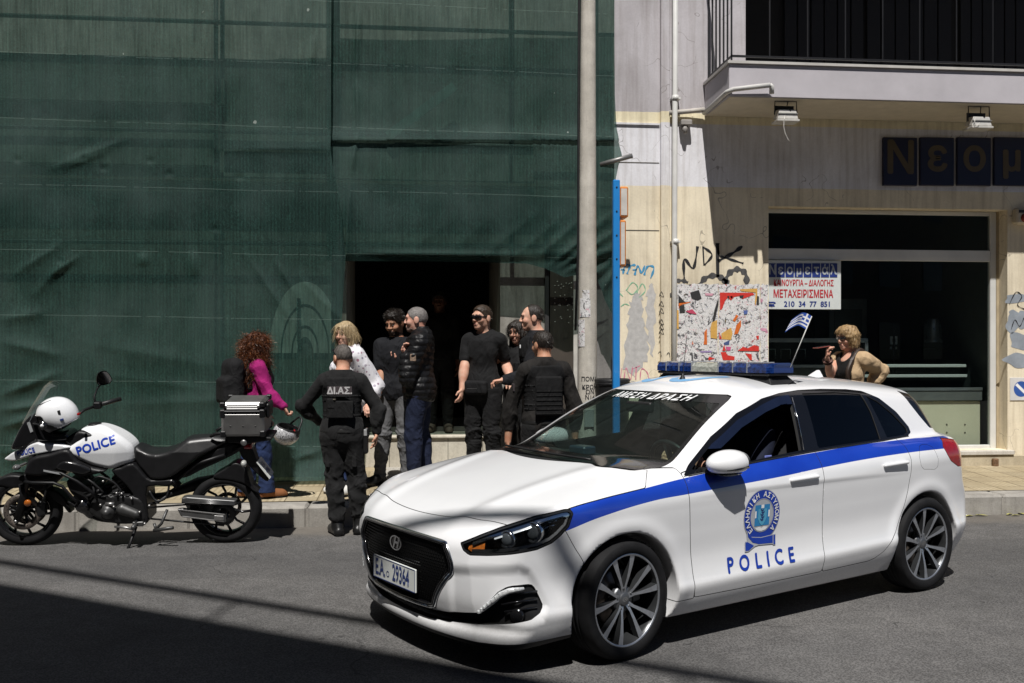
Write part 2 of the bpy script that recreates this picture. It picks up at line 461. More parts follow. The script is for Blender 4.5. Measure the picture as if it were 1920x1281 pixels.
def car_body(P):
    x, y, z = P[:,0], np.abs(P[:,1]), P[:,2]
    # lower body
    zc = c_hood(x); zb = c_belt(x)
    e = np.clip(y/.86, 0, 1.15)
    zt = zc-(zc-zb)*e**3.2
    hx = np.clip((x-1.0)/.35, 0, 1)                 # bonnet ridge
    zt = zt+.010*hx*np.exp(-((y-(.50+.12*(1.6-x)))/.07)**2)
    zz = z+.028*x
    wv = c_plan(x)+c_side(zz)
    for s in (WB, -WB):
        r = np.sqrt((x-s)**2+(z-WZ)**2)
        wv = wv+.010*np.exp(-((r-.385)/.05)**2)*np.clip((z-.2)/.15, 0, 1)
    yy = np.clip(y, 0, 1)
    fx = c_front(z)+.008-.15*(yy/.8)**2.4-.05*np.clip(yy-.62,0,1)/.2
    rx = c_rear(z)+.20*(yy/.8)**3
    low = smax(y-wv, z-zt, .05)
    low = smax(low, x-fx, .07)
    low = smax(low, rx-x, .07)
    low = smax(low, .165-.03*np.clip((x-1.6)/.3,0,1)-z, .02)
    # cabin
    xf = x+.215*(yy/.75)**2.1
    ws = ((xf-1.03)*.430+(z-1.005)*.905)-.018*np.exp(-((xf-.65)/.30)**2)
    xr = x-.12*(yy/.7)**2.2
    rw = (-(xr+1.66)*.745+(z-1.345)*.42)
    side = (y-(c_cab(x)-.365*(z-.95)-.20*np.clip(z-.95,0,1)**2))*.91
    cab = smax(side, z-(c_roof(x)-.075*(yy/.62)**2.4), .07)
    cab = smax(cab, ws, .05)
    cab = smax(cab, rw, .06)
    cab = smax(cab, .84-z, .02)
    d = smin(low, cab, .035)
    e_ = -_scoop(y+2.2-x, z)
    k_ = np.clip(e_/.07+.35, 0, 1); d = d+.016*k_*k_*(3-2*k_)*np.clip((x-1.5)/.1,0,1)
    # front bumper sculpting: scoop round the fog lamps, lower lip
    for s in (WB, -WB):
        r = np.sqrt((x-s)**2+(z-WZ)**2)
        d = smax(d, .352-r-np.clip((.56-y)*8, 0, 1), .012)
    return d
# ---------------------------------------------------------------- police car: materials
def glass_mat(name, tint, rough=.0, ior=1.5, boost=1.0, haze=0.0):
    m = bpy.data.materials.new(name); m.use_nodes = True; t = m.node_tree
    for n in list(t.nodes): t.nodes.remove(n)
    o = N(t, "ShaderNodeOutputMaterial"); mx = N(t, "ShaderNodeMixShader")
    tr = N(t, "ShaderNodeBsdfTransparent"); tr.inputs[0].default_value = tuple(tint)+(1,)
    gl = N(t, "ShaderNodeBsdfGlossy"); gl.inputs['Roughness'].default_value = rough
    lw = N(t, "ShaderNodeLayerWeight"); f0 = ((ior-1)/(ior+1))**2
    fr = math_(t, 'MULTIPLY_ADD', math_(t, 'POWER', lw.outputs['Facing'], 5.0), (1-f0)*boost, f0*boost)
    t.links.new(fr, mx.inputs[0]); base = tr.outputs[0]
    if haze:  # milky haze and reflection on the glass, put in as a pale diffuse colour
        df = N(t, "ShaderNodeBsdfDiffuse"); df.inputs[0].default_value = (.55,.60,.57,1); m2 = N(t, "ShaderNodeMixShader")
        t.links.new(math_(t, 'MULTIPLY', noise(t, 5, 5, .65, coord(t)), haze*2), m2.inputs[0]); t.links.new(base, m2.inputs[1]); t.links.new(df.outputs[0], m2.inputs[2]); base = m2.outputs[0]
    t.links.new(base, mx.inputs[1]); t.links.new(gl.outputs[0], mx.inputs[2]); t.links.new(mx.outputs[0], o.inputs[0])
    return m
STR_T = [(-1.70,1.017),(-1.4,1.023),(-1.12,1.021),(-.72,1.014),(-.23,.993),(.342,.963),(.894,.921),(1.188,.891),(1.487,.858),(1.69,.826),(1.80,.80)]
STR_B = [(-1.70,.944),(-1.5,.946),(-1.108,.943),(-.614,.927),(-.208,.904),(.104,.882),(.529,.859),(.9,.839),(1.167,.823),(1.502,.772),(1.724,.716),(1.80,.70)]
s_top, s_bot = curve(STR_T), curve(STR_B)
def paint_mat(name, stripe=True):
    m, t, b = nodes_of(name)
    b.inputs['Roughness'].default_value = .34; b.inputs['Coat Weight'].default_value = .9; b.inputs['Coat Roughness'].default_value = .02
    v = coord(t)
    n1 = noise(t, 3.0, 6, .6, v); n2 = noise(t, 90, 3, .6, v)
    white = ramp(t, n1, [(.25, (.775,.78,.80)), (.75, (.81,.815,.83))])
    sp = N(t, "ShaderNodeSeparateXYZ"); t.links.new(v, sp.inputs[0])
    x, z = sp.outputs[0], sp.outputs[2]
    # road dust thickening towards the sills
    dz = math_(t, 'SUBTRACT', .42, z); dz = math_(t, 'MULTIPLY', dz, 2.2); dz = math_(t, 'ADD', dz, math_(t, 'MULTIPLY', math_(t,'SUBTRACT', n1, .5), .5))
    dz = math_(t, 'MINIMUM', math_(t, 'MAXIMUM', dz, 0), .42)
    base = mixc(t, math_(t, 'MULTIPLY', dz, n2), white, (.33,.30,.26))
    if stripe:
        def fc(pts):
            f = N(t, "ShaderNodeFloatCurve"); c = f.mapping.curves[0]
            q = [((a+1.8)/3.6, zz) for a, zz in pts]
            c.points[0].location = q[0]; c.points[1].location = q[-1]
            for a in q[1:-1]: c.points.new(*a)
            for p_ in c.points: p_.handle_type = 'AUTO'
            f.mapping.update()
            t.links.new(math_(t, 'DIVIDE', math_(t, 'ADD', x, 1.8), 3.6), f.inputs[1]); return f.outputs[0]
        top, bot = fc(STR_T), fc(STR_B)
        a = math_(t, 'LESS_THAN', z, top); c = math_(t, 'GREATER_THAN', z, bot)
        k = math_(t, 'MULTIPLY', a, c)
        k = math_(t, 'MULTIPLY', k, math_(t, 'LESS_THAN', x, 1.79))
        k = math_(t, 'MULTIPLY', k, math_(t, 'GREATER_THAN', x, -1.68))
        blue = ramp(t, n1, [(.3, (.005,.035,.36)), (.7, (.010,.055,.45))])
        base = mixc(t, k, base, blue)
    t.links.new(base, b.inputs['Base Color'])
    rr = math_(t, 'MULTIPLY_ADD', dz, .8, .30); t.links.new(rr, b.inputs['Roughness'])
    return m
M_PAINT = paint_mat("car_paint"); M_WHITE = paint_mat("car_white", False)
M_GBLK = mat("gloss_black", (.006,.006,.007), .12, coat=.6, var=.05)
M_BLK = mat("black_plastic", (.014,.014,.015), .48, var=.2, scale=20, bmp=.15, bscale=400)
M_DARK = mat("dark_void", (.006,.006,.006), .8)
M_CHROME = mat("chrome", (.72,.74,.76), .12, metal=1, var=.03)
M_ALU = mat("machined_alloy", (.50,.52,.56), .34, metal=.85, var=.10, scale=40)
M_ALUD = mat("dark_alloy", (.045,.047,.05), .30, metal=.5, var=.1, coat=.3)
M_RUB = mat("tyre_rubber", (.010,.010,.011), .75, spec=.25, var=.35, scale=14, bmp=.2, bscale=160)
M_BRAKE = mat("brake_disc", (.28,.24,.21), .4, metal=.8, var=.2, scale=30)
M_WS = glass_mat("windscreen_glass", (.56,.71,.66), 0, 1.5, 1.0, .010)
M_TINT = glass_mat("tinted_glass", (.035,.042,.055), 0, 1.6, 1.2)
M_SIDE = glass_mat("side_glass", (.45,.52,.50), 0, 1.5)
M_LENS = glass_mat("lens_glass", (.93,.95,.96), 0, 1.5, 1.2)
M_BLUEL = mat("police_blue", (.010,.045,.36), .4, var=.08)
M_LBLUE = mat("emblem_light_blue", (.03,.22,.48), .4, var=.05)
M_SBLUE = mat("emblem_sky", (.09,.36,.55), .4, var=.05)
M_SILV = mat("emblem_silver", (.42,.44,.48), .35, var=.05)
M_TXTW = mat("white_lettering", (.82,.83,.84), .4, var=.04)
M_RED = mat("red_lens", (.30,.006,.008), .12, coat=1, var=.2, scale=40)
M_AMB = mat("amber_lens", (.36,.10,.015), .18, coat=1, var=.35, scale=60)
M_SEAT = mat("seat_cloth", (.018,.018,.02), .8, var=.2)
M_PLATE = mat("plate_white", (.62,.64,.62), .4, var=.06)
M_PBLUE = mat("plate_blue", (.02,.04,.16), .4)

# ---------------------------------------------------------------- police car: panels cut from one surface
def boundary_loops(T):
    E = np.concatenate([T[:,[0,1]], T[:,[1,2]], T[:,[2,0]]])
    key = np.sort(E, 1); u, inv, c = np.unique(key, axis=0, return_inverse=True, return_counts=True)
    B = E[c[inv.ravel()] == 1]
    nx = dict(zip(B[:,0].tolist(), B[:,1].tolist())); loops = []; seen = set()
    for a in list(nx):
        if a in seen: continue
        l = []; q = a
        while q in nx and q not in seen: seen.add(q); l.append(q); q = nx[q]
        if len(l) > 3: loops.append(l)
    return B, loops
def norm(A): return A/np.maximum(np.linalg.norm(A, axis=1, keepdims=True), 1e-9)
def panel(name, V, T, A, mt, parent, thick=.014):
    """cut panel with its edge folded inwards"""
    A = norm(A); B, _ = boundary_loops(T)
    us, inv = np.unique(B, return_inverse=True); inv = inv.reshape(-1,2)
    Vi = V[us]-A[us]*thick; nb = len(V)
    Vd = np.concatenate([V, V[us], Vi]); n2 = nb+len(us)
    W = np.stack([nb+inv[:,1], nb+inv[:,0], n2+inv[:,0], n2+inv[:,1]], 1)
    o = mesh_np(name, Vd, [T, W], mt, parent, np.concatenate([A, A[us], A[us]]))
    if thick > .008:
        o.data.materials.append(M_DARK); mi = np.zeros(len(o.data.polygons), np.int32); mi[len(T):] = 1
        o.data.polygons.foreach_set("material_index", mi)
    return o
def basin(name, V, T, A, mt, parent, depth, keepdir=None):
    A = norm(A); D = A if keepdir is None else np.tile(np.array(keepdir, float), (len(V),1))
    B, _ = boundary_loops(T); us, inv = np.unique(B, return_inverse=True); inv = inv.reshape(-1,2)
    nb = len(V); Vd = np.concatenate([V-D*depth, V[us]+0, V[us]-D[us]*depth]); n2 = nb+len(us)
    W = np.stack([nb+inv[:,1], nb+inv[:,0], n2+inv[:,0], n2+inv[:,1]], 1)
    return mesh_np(name, Vd, [T, W], mt, parent, None, smooth=False)
def mirror(V, T, A): return V*[1,-1,1], T[:, ::-1], A*[1,-1,1]
def join2(a, b):
    n = len(a[0]); V = np.concatenate([a[0], b[0]]); T = np.concatenate([a[1], b[1]+n]); A = np.concatenate([a[2], b[2]])
    key = np.round(V*2e4).astype(np.int64); onax = np.abs(V[:,1]) < 1e-5
    idx = np.arange(len(V)); d = {}
    for i in np.where(onax)[0]:
        k = (key[i,0], key[i,2])
        if k in d: idx[i] = d[k]
        else: d[k] = i
    return V, idx[T], A
P_DLO = [(.896,.928),(.783,1.000),(.58,1.126),(.328,1.248),(.07,1.325),(-.118,1.353),(-.316,1.367),(-.552,1.369),(-.811,1.361),(-.961,1.346),(-1.102,1.296),(-1.243,1.199),(-1.328,1.095),(-1.328,1.059),(-1.259,1.037),(-1.108,1.029),(-.904,1.024),(-.199,.999),(.082,.985),(.35,.966)]
P_GF = [(.815,.957),(.609,1.084),(.355,1.208),(.098,1.290),(-.06,1.327),(-.188,1.343),(-.160,1.224),(-.113,1.012),(.082,.999),(.324,.980)]
P_GR = [(-.322,1.348),(-.673,1.347),(-.920,1.328),(-.945,1.211),(-.938,1.036),(-.6,1.027),(-.275,1.016)]
P_GQ = [(-.965,1.323),(-1.074,1.273),(-1.194,1.187),(-1.294,1.087),(-1.292,1.064),(-1.236,1.049),(-1.018,1.042),(-1.00,1.144)]
P_DF = [(.90,.945),(.9,.851),(.882,.658),(.861,.449),(.854,.30),(.845,.268),(.5,.266),(-.225,.269),(-.238,.28),(-.24,.543),(-.228,.759),(-.23,.939),(-.229,1.06),(.3,1.06)]
P_DR = [(-.229,1.06),(-.23,.939),(-.228,.759),(-.24,.543),(-.238,.28),(-.25,.269),(-.70,.277),(-.76,.288),(-.842,.325),(-.954,.44),(-1.05,.58),(-1.10,.70),(-1.125,.818),(-1.128,.90),(-1.117,.965),(-1.10,1.06)]
P_GRI = [(-.9,.652),(0,.652),(.25,.651),(.42,.648),(.46,.643),(.497,.593),(.526,.542),(.503,.494),(.439,.426),(.396,.372),(.352,.304),(.33,.292),(.2,.286),(0,.282),(-.9,.282)]
P_FOG = [(-.5,.266),(.0,.270),(.214,.274),(.393,.28),(.577,.297),(.74,.318),(.808,.365),(.90,.436),(.96,.461),(1.0,.467),(1.10,.469),(1.135,.462),(1.17,.407),(1.199,.357),(1.181,.323),(1.126,.296),(1.004,.279),(.777,.256),(.552,.236),(.317,.218),(-.5,.208)]
P_HL = [(.61,.656),(.772,.707),(.913,.746),(1.154,.802),(1.336,.825),(1.380,.824),(1.395,.80),(1.367,.738),(1.31,.695),(1.258,.665),(1.164,.640),(1.002,.625),(.823,.612),(.69,.606),(.638,.625)]
P_TAIL = [(-1.58,1.013),(-1.64,1.008),(-1.9,.97),(-2.2,.90),(-2.2,.80),(-1.9,.79),(-1.70,.815),(-1.60,.86),(-1.56,.905),(-1.53,.96)]
P_FUEL = [(-1.262,.975),(-1.30,.985),(-1.354,.984),(-1.405,.964),(-1.44,.88),(-1.435,.83),(-1.40,.815),(-1.27,.825),(-1.235,.85),(-1.222,.91)]
P_BLADE = [(-1.425,1.337),(-1.52,1.315),(-1.80,1.27),(-1.78,1.06),(-1.60,1.077),(-1.525,1.160),(-1.46,1.250)]
P_WS = [(-.9,.984),(.1,.986),(.45,.984),(.60,.975),(.70,.964),(.728,.972),(.722,.992),(.678,1.098),(.627,1.223),(.584,1.316),(.565,1.339),(.528,1.347),(.276,1.349),(-.9,1.35)]
sd = {k: poly_sdf(v) for k, v in dict(dlo=P_DLO, gf=P_GF, gr=P_GR, gq=P_GQ, df=P_DF, dr=P_DR, gri=P_GRI, fog=P_FOG, hl=P_HL, tail=P_TAIL, fuel=P_FUEL, blade=P_BLADE, ws=P_WS).items()}
x_hr = lambda y: 1.300-.235*(np.clip(y,0,1)/.71)**2.1
x_hf = lambda y: 2.088-.062*(y/.55)**2
x_gap = lambda z: np.interp(z, [.268,.449,.658,.851,.93,1.0],[.852,.861,.882,.9,.9,.895])
def car_snap(P, offs=.002, it=4):
    """move points along y onto the car's side"""
    P = np.array(P, float)
    for _ in range(it*2):
        d = car_body(P); P[:,1] -= np.sign(P[:,1])*d*.9
    _, g = grad(car_body, P); return P+norm(g)*np.reshape(offs, (-1,1))
def subdiv(V, T, n=1):
    for _ in range(n):
        E = np.concatenate([T[:,[0,1]],T[:,[1,2]],T[:,[2,0]]]); k = np.sort(E,1)
        u, inv = np.unique(k, axis=0, return_inverse=True); inv = inv.ravel()+len(V); m = len(T)
        a, b, c = inv[:m], inv[m:2*m], inv[2*m:]
        V = np.concatenate([V, (V[u[:,0]]+V[u[:,1]])/2])
        T = np.concatenate([np.stack([T[:,0],a,c],1), np.stack([a,T[:,1],b],1), np.stack([c,b,T[:,2]],1), np.stack([a,b,c],1)])
    return V, T
def side_decal(name, V2, T, mt, parent, side=1, offs=.0025, sub_=1):
    """flat (x to the right, y up) drawing onto the car's side; x grows towards the tail"""
    V2, T = subdiv(V2, T, sub_)
    P = np.stack([-V2[:,0], np.full(len(V2), .9*side), V2[:,1]], 1)
    return mesh_np(name, car_snap(P, offs+V2[:,2]), T, mt, parent, smooth=False)
def ring2(rx, ry, ri, n=64, c=(0,0)):
    q = np.linspace(0, 2*pi, n, endpoint=False); o = np.stack([np.cos(q)*rx, np.sin(q)*ry], 1); i = o*ri
    V = np.concatenate([o, i])+np.array(c); k = np.arange(n); l = (k+1) % n
    return np.concatenate([V, np.zeros((2*n,1))],1), np.concatenate([np.stack([k,l,n+l],1), np.stack([k,n+l,n+k],1)])
def fan2(poly):
    P = np.array(poly, float)
    from mathutils.geometry import tessellate_polygon
    t = tessellate_polygon([[Vector((a,b,0)) for a,b in P]])
    return np.concatenate([P, np.zeros((len(P),1))],1), np.array(t)

def wheel(parent, loc, steer=0, spin=0, side=1):
    w_ = empty("wheel", loc, 0); w_.parent = parent; w_.rotation_euler = (0, spin, steer if side > 0 else steer+pi)
    # local: axle along y, outside +y
    tw = .108
    pr = [(.238,-tw+.01),(.248,-tw),(.275,-tw-.004),(.300,-tw+.006),(.313,-tw+.026),(WR,-tw+.05)]
    for g in (-.045,-.015,.02,.05): pr += [(WR,g-.006),(WR-.008,g-.004),(WR-.008,g+.004),(WR,g+.006)]
    pr += [(WR,tw-.05),(.313,tw-.026),(.300,tw-.006),(.296,tw-.002),(.275,tw+.004),(.265,tw+.002),(.250,tw),(.240,tw-.01)]
    MB().lathe(pr, 72, 'y').build("tyre", M_RUB, w_)
    rim = MB().lathe([(.215,-.09),(.222,-.06),(.216,.02),(.226,.075),(.234,.094),(.242,.100),(.245,.092),(.240,.06),(.234,-.09),(.215,-.09)], 72, 'y')
    ro = rim.build("rim", M_ALUD, w_)
    MB().lathe([(.231,.0965),(.234,.1005),(.2435,.1015),(.2465,.095)], 72, 'y').build("rim_edge", M_ALU, ro)
    face = MB(); face.cm = 0
    for k in range(5):
        for s in (-1, 1):
            a = 2*pi*k/5+pi/2+s*R(16.5)
            ax = 2*pi*k/5+pi/2+s*R(9)
            ca, sa = math.cos(a), math.sin(a); tx, tz = -sa, ca
            rows = [(.038,.0105,.070,0),(.075,.0072,.078,.3),(.12,.0088,.086,.75),(.178,.0125,.092,1),(.232,.0175,.095,1)]
            vs = []
            for (r, hw, yy, mixv) in rows:
                aa = ax+(a-ax)*mixv; cx, cz = math.cos(aa)*r, math.sin(aa)*r
                for q in (-1, 1): vs.append((cx+tx*hw*q, yy, cz+tz*hw*q))
            n = len(rows)
            fs = [(2*i,2*i+1,2*i+3,2*i+2) for i in range(n-1)]
            face.cm = 0; face.add(vs, fs)
            vb = [(v[0]+(tx*.004*(-1 if i % 2 == 0 else 1)), v[1]-.034, v[2]+(tz*.004*(-1 if i % 2 == 0 else 1))) for i, v in enumerate(vs)]
            m = len(vs); sides = []
            for i in range(n-1):
                sides += [(2*i,2*i+2,m+2*i+2,m+2*i),(2*i+1,m+2*i+1,m+2*i+3,2*i+3)]
            sides += [(0,m,m+1,1),(2*n-2,2*n-1,m+2*n-1,m+2*n-2)]+[(m+2*i,m+2*i+2,m+2*i+3,m+2*i+1) for i in range(n-1)]
            face.cm = 1; face.add(vs+vb, sides)
    face.build("spokes", [M_ALU, M_ALUD], ro)
    hub = MB().lathe([(.0,.078),(.030,.078),(.034,.076),(.038,.070),(.058,.068),(.072,.060),(.075,.03),(.02,.02)], 40, 'y')
    for k in range(5):
        q = 2*pi*k/5+pi/2; hub.cyl((math.cos(q)*.056,.05,math.sin(q)*.056),(math.cos(q)*.056,.074,math.sin(q)*.056),.0095,8)
    hub.build("hub", mat("hub_grey",(.16,.165,.175),.35,metal=.7), ro)
    V, T = ring2(.017,.011,.8,32)
    lg = [(V,T)]; V2, T2 = text_mesh("H", .022, offset=.0008, shear=.35); lg.append((V2, T2))
    vv = np.concatenate([lg[0][0], lg[1][0]]); tt = np.concatenate([lg[0][1], lg[1][1]+len(lg[0][0])])
    mesh_np("badge", np.stack([-vv[:,0], .0785+vv[:,2], vv[:,1]],1), tt, M_CHROME, ro, smooth=False)
    br = MB().lathe([(.06,.01),(.145,.01),(.147,.0),(.145,-.02),(.06,-.02)], 48, 'y'); br.build("brake_disc", M_BRAKE, w_)
    MB().box((-.165,-.04,-.06),(-.095,.032,.06), bev=.01).build("brake_caliper", mat("caliper",(.10,.095,.09),.5,metal=.5), w_)
    MB().lathe([(.20,-.085),(.02,-.08),(.02,-.04),(.10,-.03)], 40, 'y').build("backing", M_DARK, ro)
    return w_

def build_car():
    car = empty("police_car", (CARP[0], CARP[1], 0), CARRZ, "white police hatchback with a blue side stripe and roof light bar, turned across the road", "police car")
    V, Q, Nn = surf(car_body, (-2.25,-.03,.08), (2.35,1.0,1.55), .0145, it=2)
    T = tri_of(Q); A = Nn
    V, T, A = clip(V, T, A, -V[:,1]); V[np.abs(V[:,1]) < 1e-6, 1] = 0
    # dark inner shell seen through the panel gaps and windows
    rem = (V, T, A)
    def take(field, gap=.0022):
        nonlocal rem
        s = field(rem[0][:,0], rem[0][:,1], rem[0][:,2], rem[2])
        got = clip(*rem, s+gap); s2 = s
        rem = clip(*rem, -s+gap)
        return got
    mx = lambda *a: np.maximum.reduce(a)
    P = {}
    P['dlo'] = take(lambda x,y,z,a: mx(sd['dlo'](x,z), .35-y), .001)
    P['ws'] = take(lambda x,y,z,a: mx(sd['ws'](y,z), .12-x), .002)
    P['hl'] = take(lambda x,y,z,a: mx(sd['hl'](y+2.2-x, z), 1.4-x))
    P['gri'] = take(lambda x,y,z,a: mx(sd['gri'](y,z), 1.9-x), 0)
    P['fog'] = take(lambda x,y,z,a: mx(sd['fog'](y+2.2-x, z), 1.65-x), 0)
    P['tail'] = take(lambda x,y,z,a: mx(sd['tail'](x,z), x+1.3, .3-y))
    P['blade'] = take(lambda x,y,z,a: mx(sd['blade'](x,z), .50-y), .0008)
    P['rw'] = take(lambda x,y,z,a: mx(np.abs(y)-.52, 1.04-z, z-1.30, x+1.5), .002)
    P['hood'] = take(lambda x,y,z,a: mx(x_hr(y)-x, 1.037+(y-.713)*.98-x, x-x_hf(y), np.where(x < 1.70, s_top(np.clip(x,0,1.8))+.001-z, np.where(y > .70, .735+.3*(2.0-x)*0-z, -1)), .55-z))
    P['cowl'] = take(lambda x,y,z,a: mx(x_hr(y)-.14-x, x-x_hr(y), y-.70, .9-z), .0)
    P['df'] = take(lambda x,y,z,a: mx(sd['df'](x,z), .5-y))
    P['dr'] = take(lambda x,y,z,a: mx(sd['dr'](x,z), .5-y))
    P['fuel'] = take(lambda x,y,z,a: mx(sd['fuel'](x,z), .5-y), .0012)
    P['lip'] = take(lambda x,y,z,a: mx(1.55-x, z-(.168+.0*x+.012*np.clip((2.1-x)/.3,-1,2))), .0)
    P['bump'] = take(lambda x,y,z,a: mx(1.60+.65*np.maximum(z-.537,0)-x, 1.4-x))
    P['fend'] = take(lambda x,y,z,a: mx(x_gap(z)-x, z-.97, .262-z, .45-y))
    P['shell'] = rem
    inner_field = lambda x,y,z: np.minimum.reduce([mx(sd['gf'](x,z)-.0, .35-y), mx(sd['gr'](x,z), .35-y), mx(sd['gq'](x,z), .35-y), mx(sd['ws'](y,z)-.012, .12-x), mx(sd['hl'](y+2.2-x,z)-.004, 1.4-x), mx(sd['gri'](y,z), 1.9-x), mx(sd['fog'](y+2.2-x,z), 1.65-x), mx(np.abs(y)-.50, 1.06-z, z-1.29, x+1.5)])
    Vi = V-norm(A)*.016
    inn = clip(Vi, T, A, -inner_field(V[:,0],V[:,1],V[:,2]))
    full = join2(inn, mirror(*inn)); mesh_np("inner_shell", full[0], full[1], M_DARK, car, None)
    both = lambda k: join2(P[k], mirror(*P[k]))
    def pair(k, name, mt, par=None, th=.014):
        a = panel(name, *P[k], mt, par or car, th); b = panel(name, *mirror(*P[k]), mt, par or car, th); return a, b
    panel("body_shell", *both('shell'), M_PAINT, car)
    panel("bonnet", *both('hood'), M_WHITE, car); panel("front_bumper", *both('bump'), M_WHITE, car)
    panel("scuttle", *both('cowl'), M_BLK, car); panel("front_splitter", *both('lip'), M_BLK, car)
    pair('fend', "front_wing", M_PAINT); pair('fuel', "fuel_flap", M_PAINT)
    fd = pair('df', "front_door", M_PAINT); rd = pair('dr', "rear_door", M_PAINT)
    pair('blade', "spoiler_blade", M_GBLK)
    # window frames and glass
    d = P['dlo']; x, y, z = d[0].T
    g = {k: clip(*d, sd[k](x,z)) for k in ('gf','gr','gq')}
    fr = clip(*d, -np.minimum.reduce([sd[k](x,z) for k in ('gf','gr','gq')]))
    for q, mm in ((fr, 1), (mirror(*fr), -1)): panel("window_frame", *q, M_GBLK, car, .02)
    for k, pr_ in (('gr', rd), ('gq', (car, car))):
        for i, q in enumerate((g[k], mirror(*g[k]))):
            q = (q[0]-norm(q[2])*.006, q[1], q[2]); mesh_np("window", q[0], q[1], M_TINT, pr_[i], norm(q[2]))
    q = mirror(*g['gf']); q = (q[0]-norm(q[2])*.006, q[1], q[2]); mesh_np("window", q[0], q[1], M_SIDE, fd[1], norm(q[2]))
    fd[0]["label"] = "driver's door with its window wound down"
    # the wound-down pane shows as a strip of wind deflector along the top of the opening
    xx, zz_ = g['gf'][0][:,0], g['gf'][0][:,2]
    wd = clip(*g['gf'], -(sd['gf'](xx, zz_)+.045)); s_ = (zz_-(1.02+.0*xx)); wd = clip(*wd, -np.maximum(wd[0][:,2]-1.285, np.minimum(wd[0][:,2]-1.06, wd[0][:,0]+.06)))
    mesh_np("wind_deflector", wd[0]+norm(wd[2])*.004, wd[1], mat("smoked_plastic",(.008,.012,.03),.1,coat=1), car, norm(wd[2]))
    w2 = both('ws'); q = (w2[0]-norm(w2[2])*.004, w2[1], w2[2])
    ws = mesh_np("windscreen", q[0], q[1], M_WS, car, norm(q[2]))
    # black band round the glass and across its top
    x, y, z = P['ws'][0].T
    fb = np.minimum(-(sd['ws'](y,z)+.022), np.where(z > 1.0, 1.300+.010*(1-(y/.6)**2)-z, 1))
    fb = np.minimum(fb, np.where(z < 1.02, z-(1.012-.02*(y/.7)**2), 1))
    bd = clip(*P['ws'], fb); bd = join2(bd, mirror(*bd))
    mesh_np("glass_border", bd[0]-norm(bd[2])*.0025, bd[1], M_GBLK, ws, norm(bd[2]))
    q = both('rw'); mesh_np("rear_window", q[0]-norm(q[2])*.004, q[1], M_TINT, car, norm(q[2]))
    # screen lettering
    tv, tt = text_mesh("ΑΜΕΣΗ ΔΡΑΣΗ", .072, offset=.0022, shear=.25, space=1.22, sx=1.20)
    tv, tt = subdiv(tv, tt, 1)
    Pp = np.stack([np.full(len(tv), .36), tv[:,0]-.005, 1.318+tv[:,1]*.62-.025*(tv[:,0]/.5)**2*0], 1)
    for _ in range(8): dd = car_body(Pp); Pp[:,0] -= dd*1.1
    mesh_np("screen_lettering", Pp+np.array([.003,0,.004])+tv[:,2:3]*np.array([[.5,0,.86]]), tt, M_TXTW, ws, smooth=False)
    # lamps
    for sgn, q in ((1, P['hl']), (-1, mirror(*P['hl']))):
        h = panel("headlight", *q, M_LENS, car, .004); 
        bz = basin("lamp_housing", *q, mat("lamp_black",(.05,.052,.055),.22,metal=.6,coat=.5), h, .085, (.75,.66*sgn,.08))
        hm = lambda X, Y, Z: (X, Y*sgn, Z)
        x, y, z = P['hl'][0].T; e = sd['hl'](y+2.2-x, z)
        ch = clip(*P['hl'], np.maximum(-(e+.030), e+.008))                       # chrome light guide inside the rim
        ch2 = clip(*ch, .70-(ch[0][:,1]+2.2-ch[0][:,0])) if len(ch[0]) else ch
        ch2 = clip(*ch2, -(ch2[0][:,2]-.60-.10*((ch2[0][:,1]+2.2-ch2[0][:,0])-.6)))
        if sgn < 0: ch2 = mirror(*ch2)
        mesh_np("light_guide", ch2[0]-norm(ch2[2])*.010, ch2[1], M_CHROME, h, norm(ch2[2]))
        tb = clip(*P['hl'], np.maximum.reduce([-(e+.050), e+.013, (.600+.235*(y+2.2-x-.6)+.030)-z, .86-(y+2.2-x)]))
        if sgn < 0: tb = mirror(*tb)
        mesh_np("reflector_strip", tb[0]-norm(tb[2])*.012, tb[1], mat('satin_silver',(.62,.64,.66),.32,metal=.35,var=.15,scale=60), h, norm(tb[2]))
        rimc = clip(*P['hl'], -(e+.010));
        if sgn < 0: rimc = mirror(*rimc)
        mesh_np("lamp_seal", rimc[0]-norm(rimc[2])*.002, rimc[1], M_BLK, h, norm(rimc[2]))
        am = clip(*P['hl'], np.maximum((y+2.2-x)-.79, np.maximum(.655-(y+2.2-x), e+.014)))
        if sgn < 0: am = mirror(*am)
        mesh_np("indicator", am[0]-norm(am[2])*.022, am[1], M_AMB, h, norm(am[2]))
        for (aa_, cz, r) in ((1.13,.722,.047),(.955,.688,.040)):
            q_ = np.array([[2.2-aa_*.5-.35, aa_*.5-.35+.0, cz]]); q_ = np.array([[1.95+(.55-.0)*.0-.0, aa_-2.2+1.95, cz]])
            for _ in range(12): q_ -= car_body(q_)[:,None]*np.array([[.7,.7,0]])*.8
            q_ -= np.array([[.75,.66,0]])*(r*.55+.012); cx, cy = q_[0,0], q_[0,1]
            pj = MB(); dr = Vector((.92,.38*sgn,-.02)).normalized(); c0 = Vector(hm(cx,cy,cz))
            pj.tube([c0-dr*.05, c0-dr*.01, c0, c0+dr*.012, c0+dr*.010], [r*1.1,r*1.12,r*1.15,r*1.05,r*.8], 24)
            pj.build("lamp_ring", M_CHROME, h)
            MB().tube([c0+dr*.002, c0+dr*.012, c0+dr*.019, c0+dr*.021], [r*.86,r*.80,r*.5,.002], 24).build("projector_lens", mat("projector",(.10,.11,.12),.03,metal=.4,coat=1), h)
        fin = MB()
        for k in range(3):
            z0 = .735+.022*k; fin.tube([hm(1.80-.02*k,.80,z0), hm(1.745-.02*k,.822,z0+.012)], .006, 6)
        fin.build("reflector_fins", M_CHROME, h)
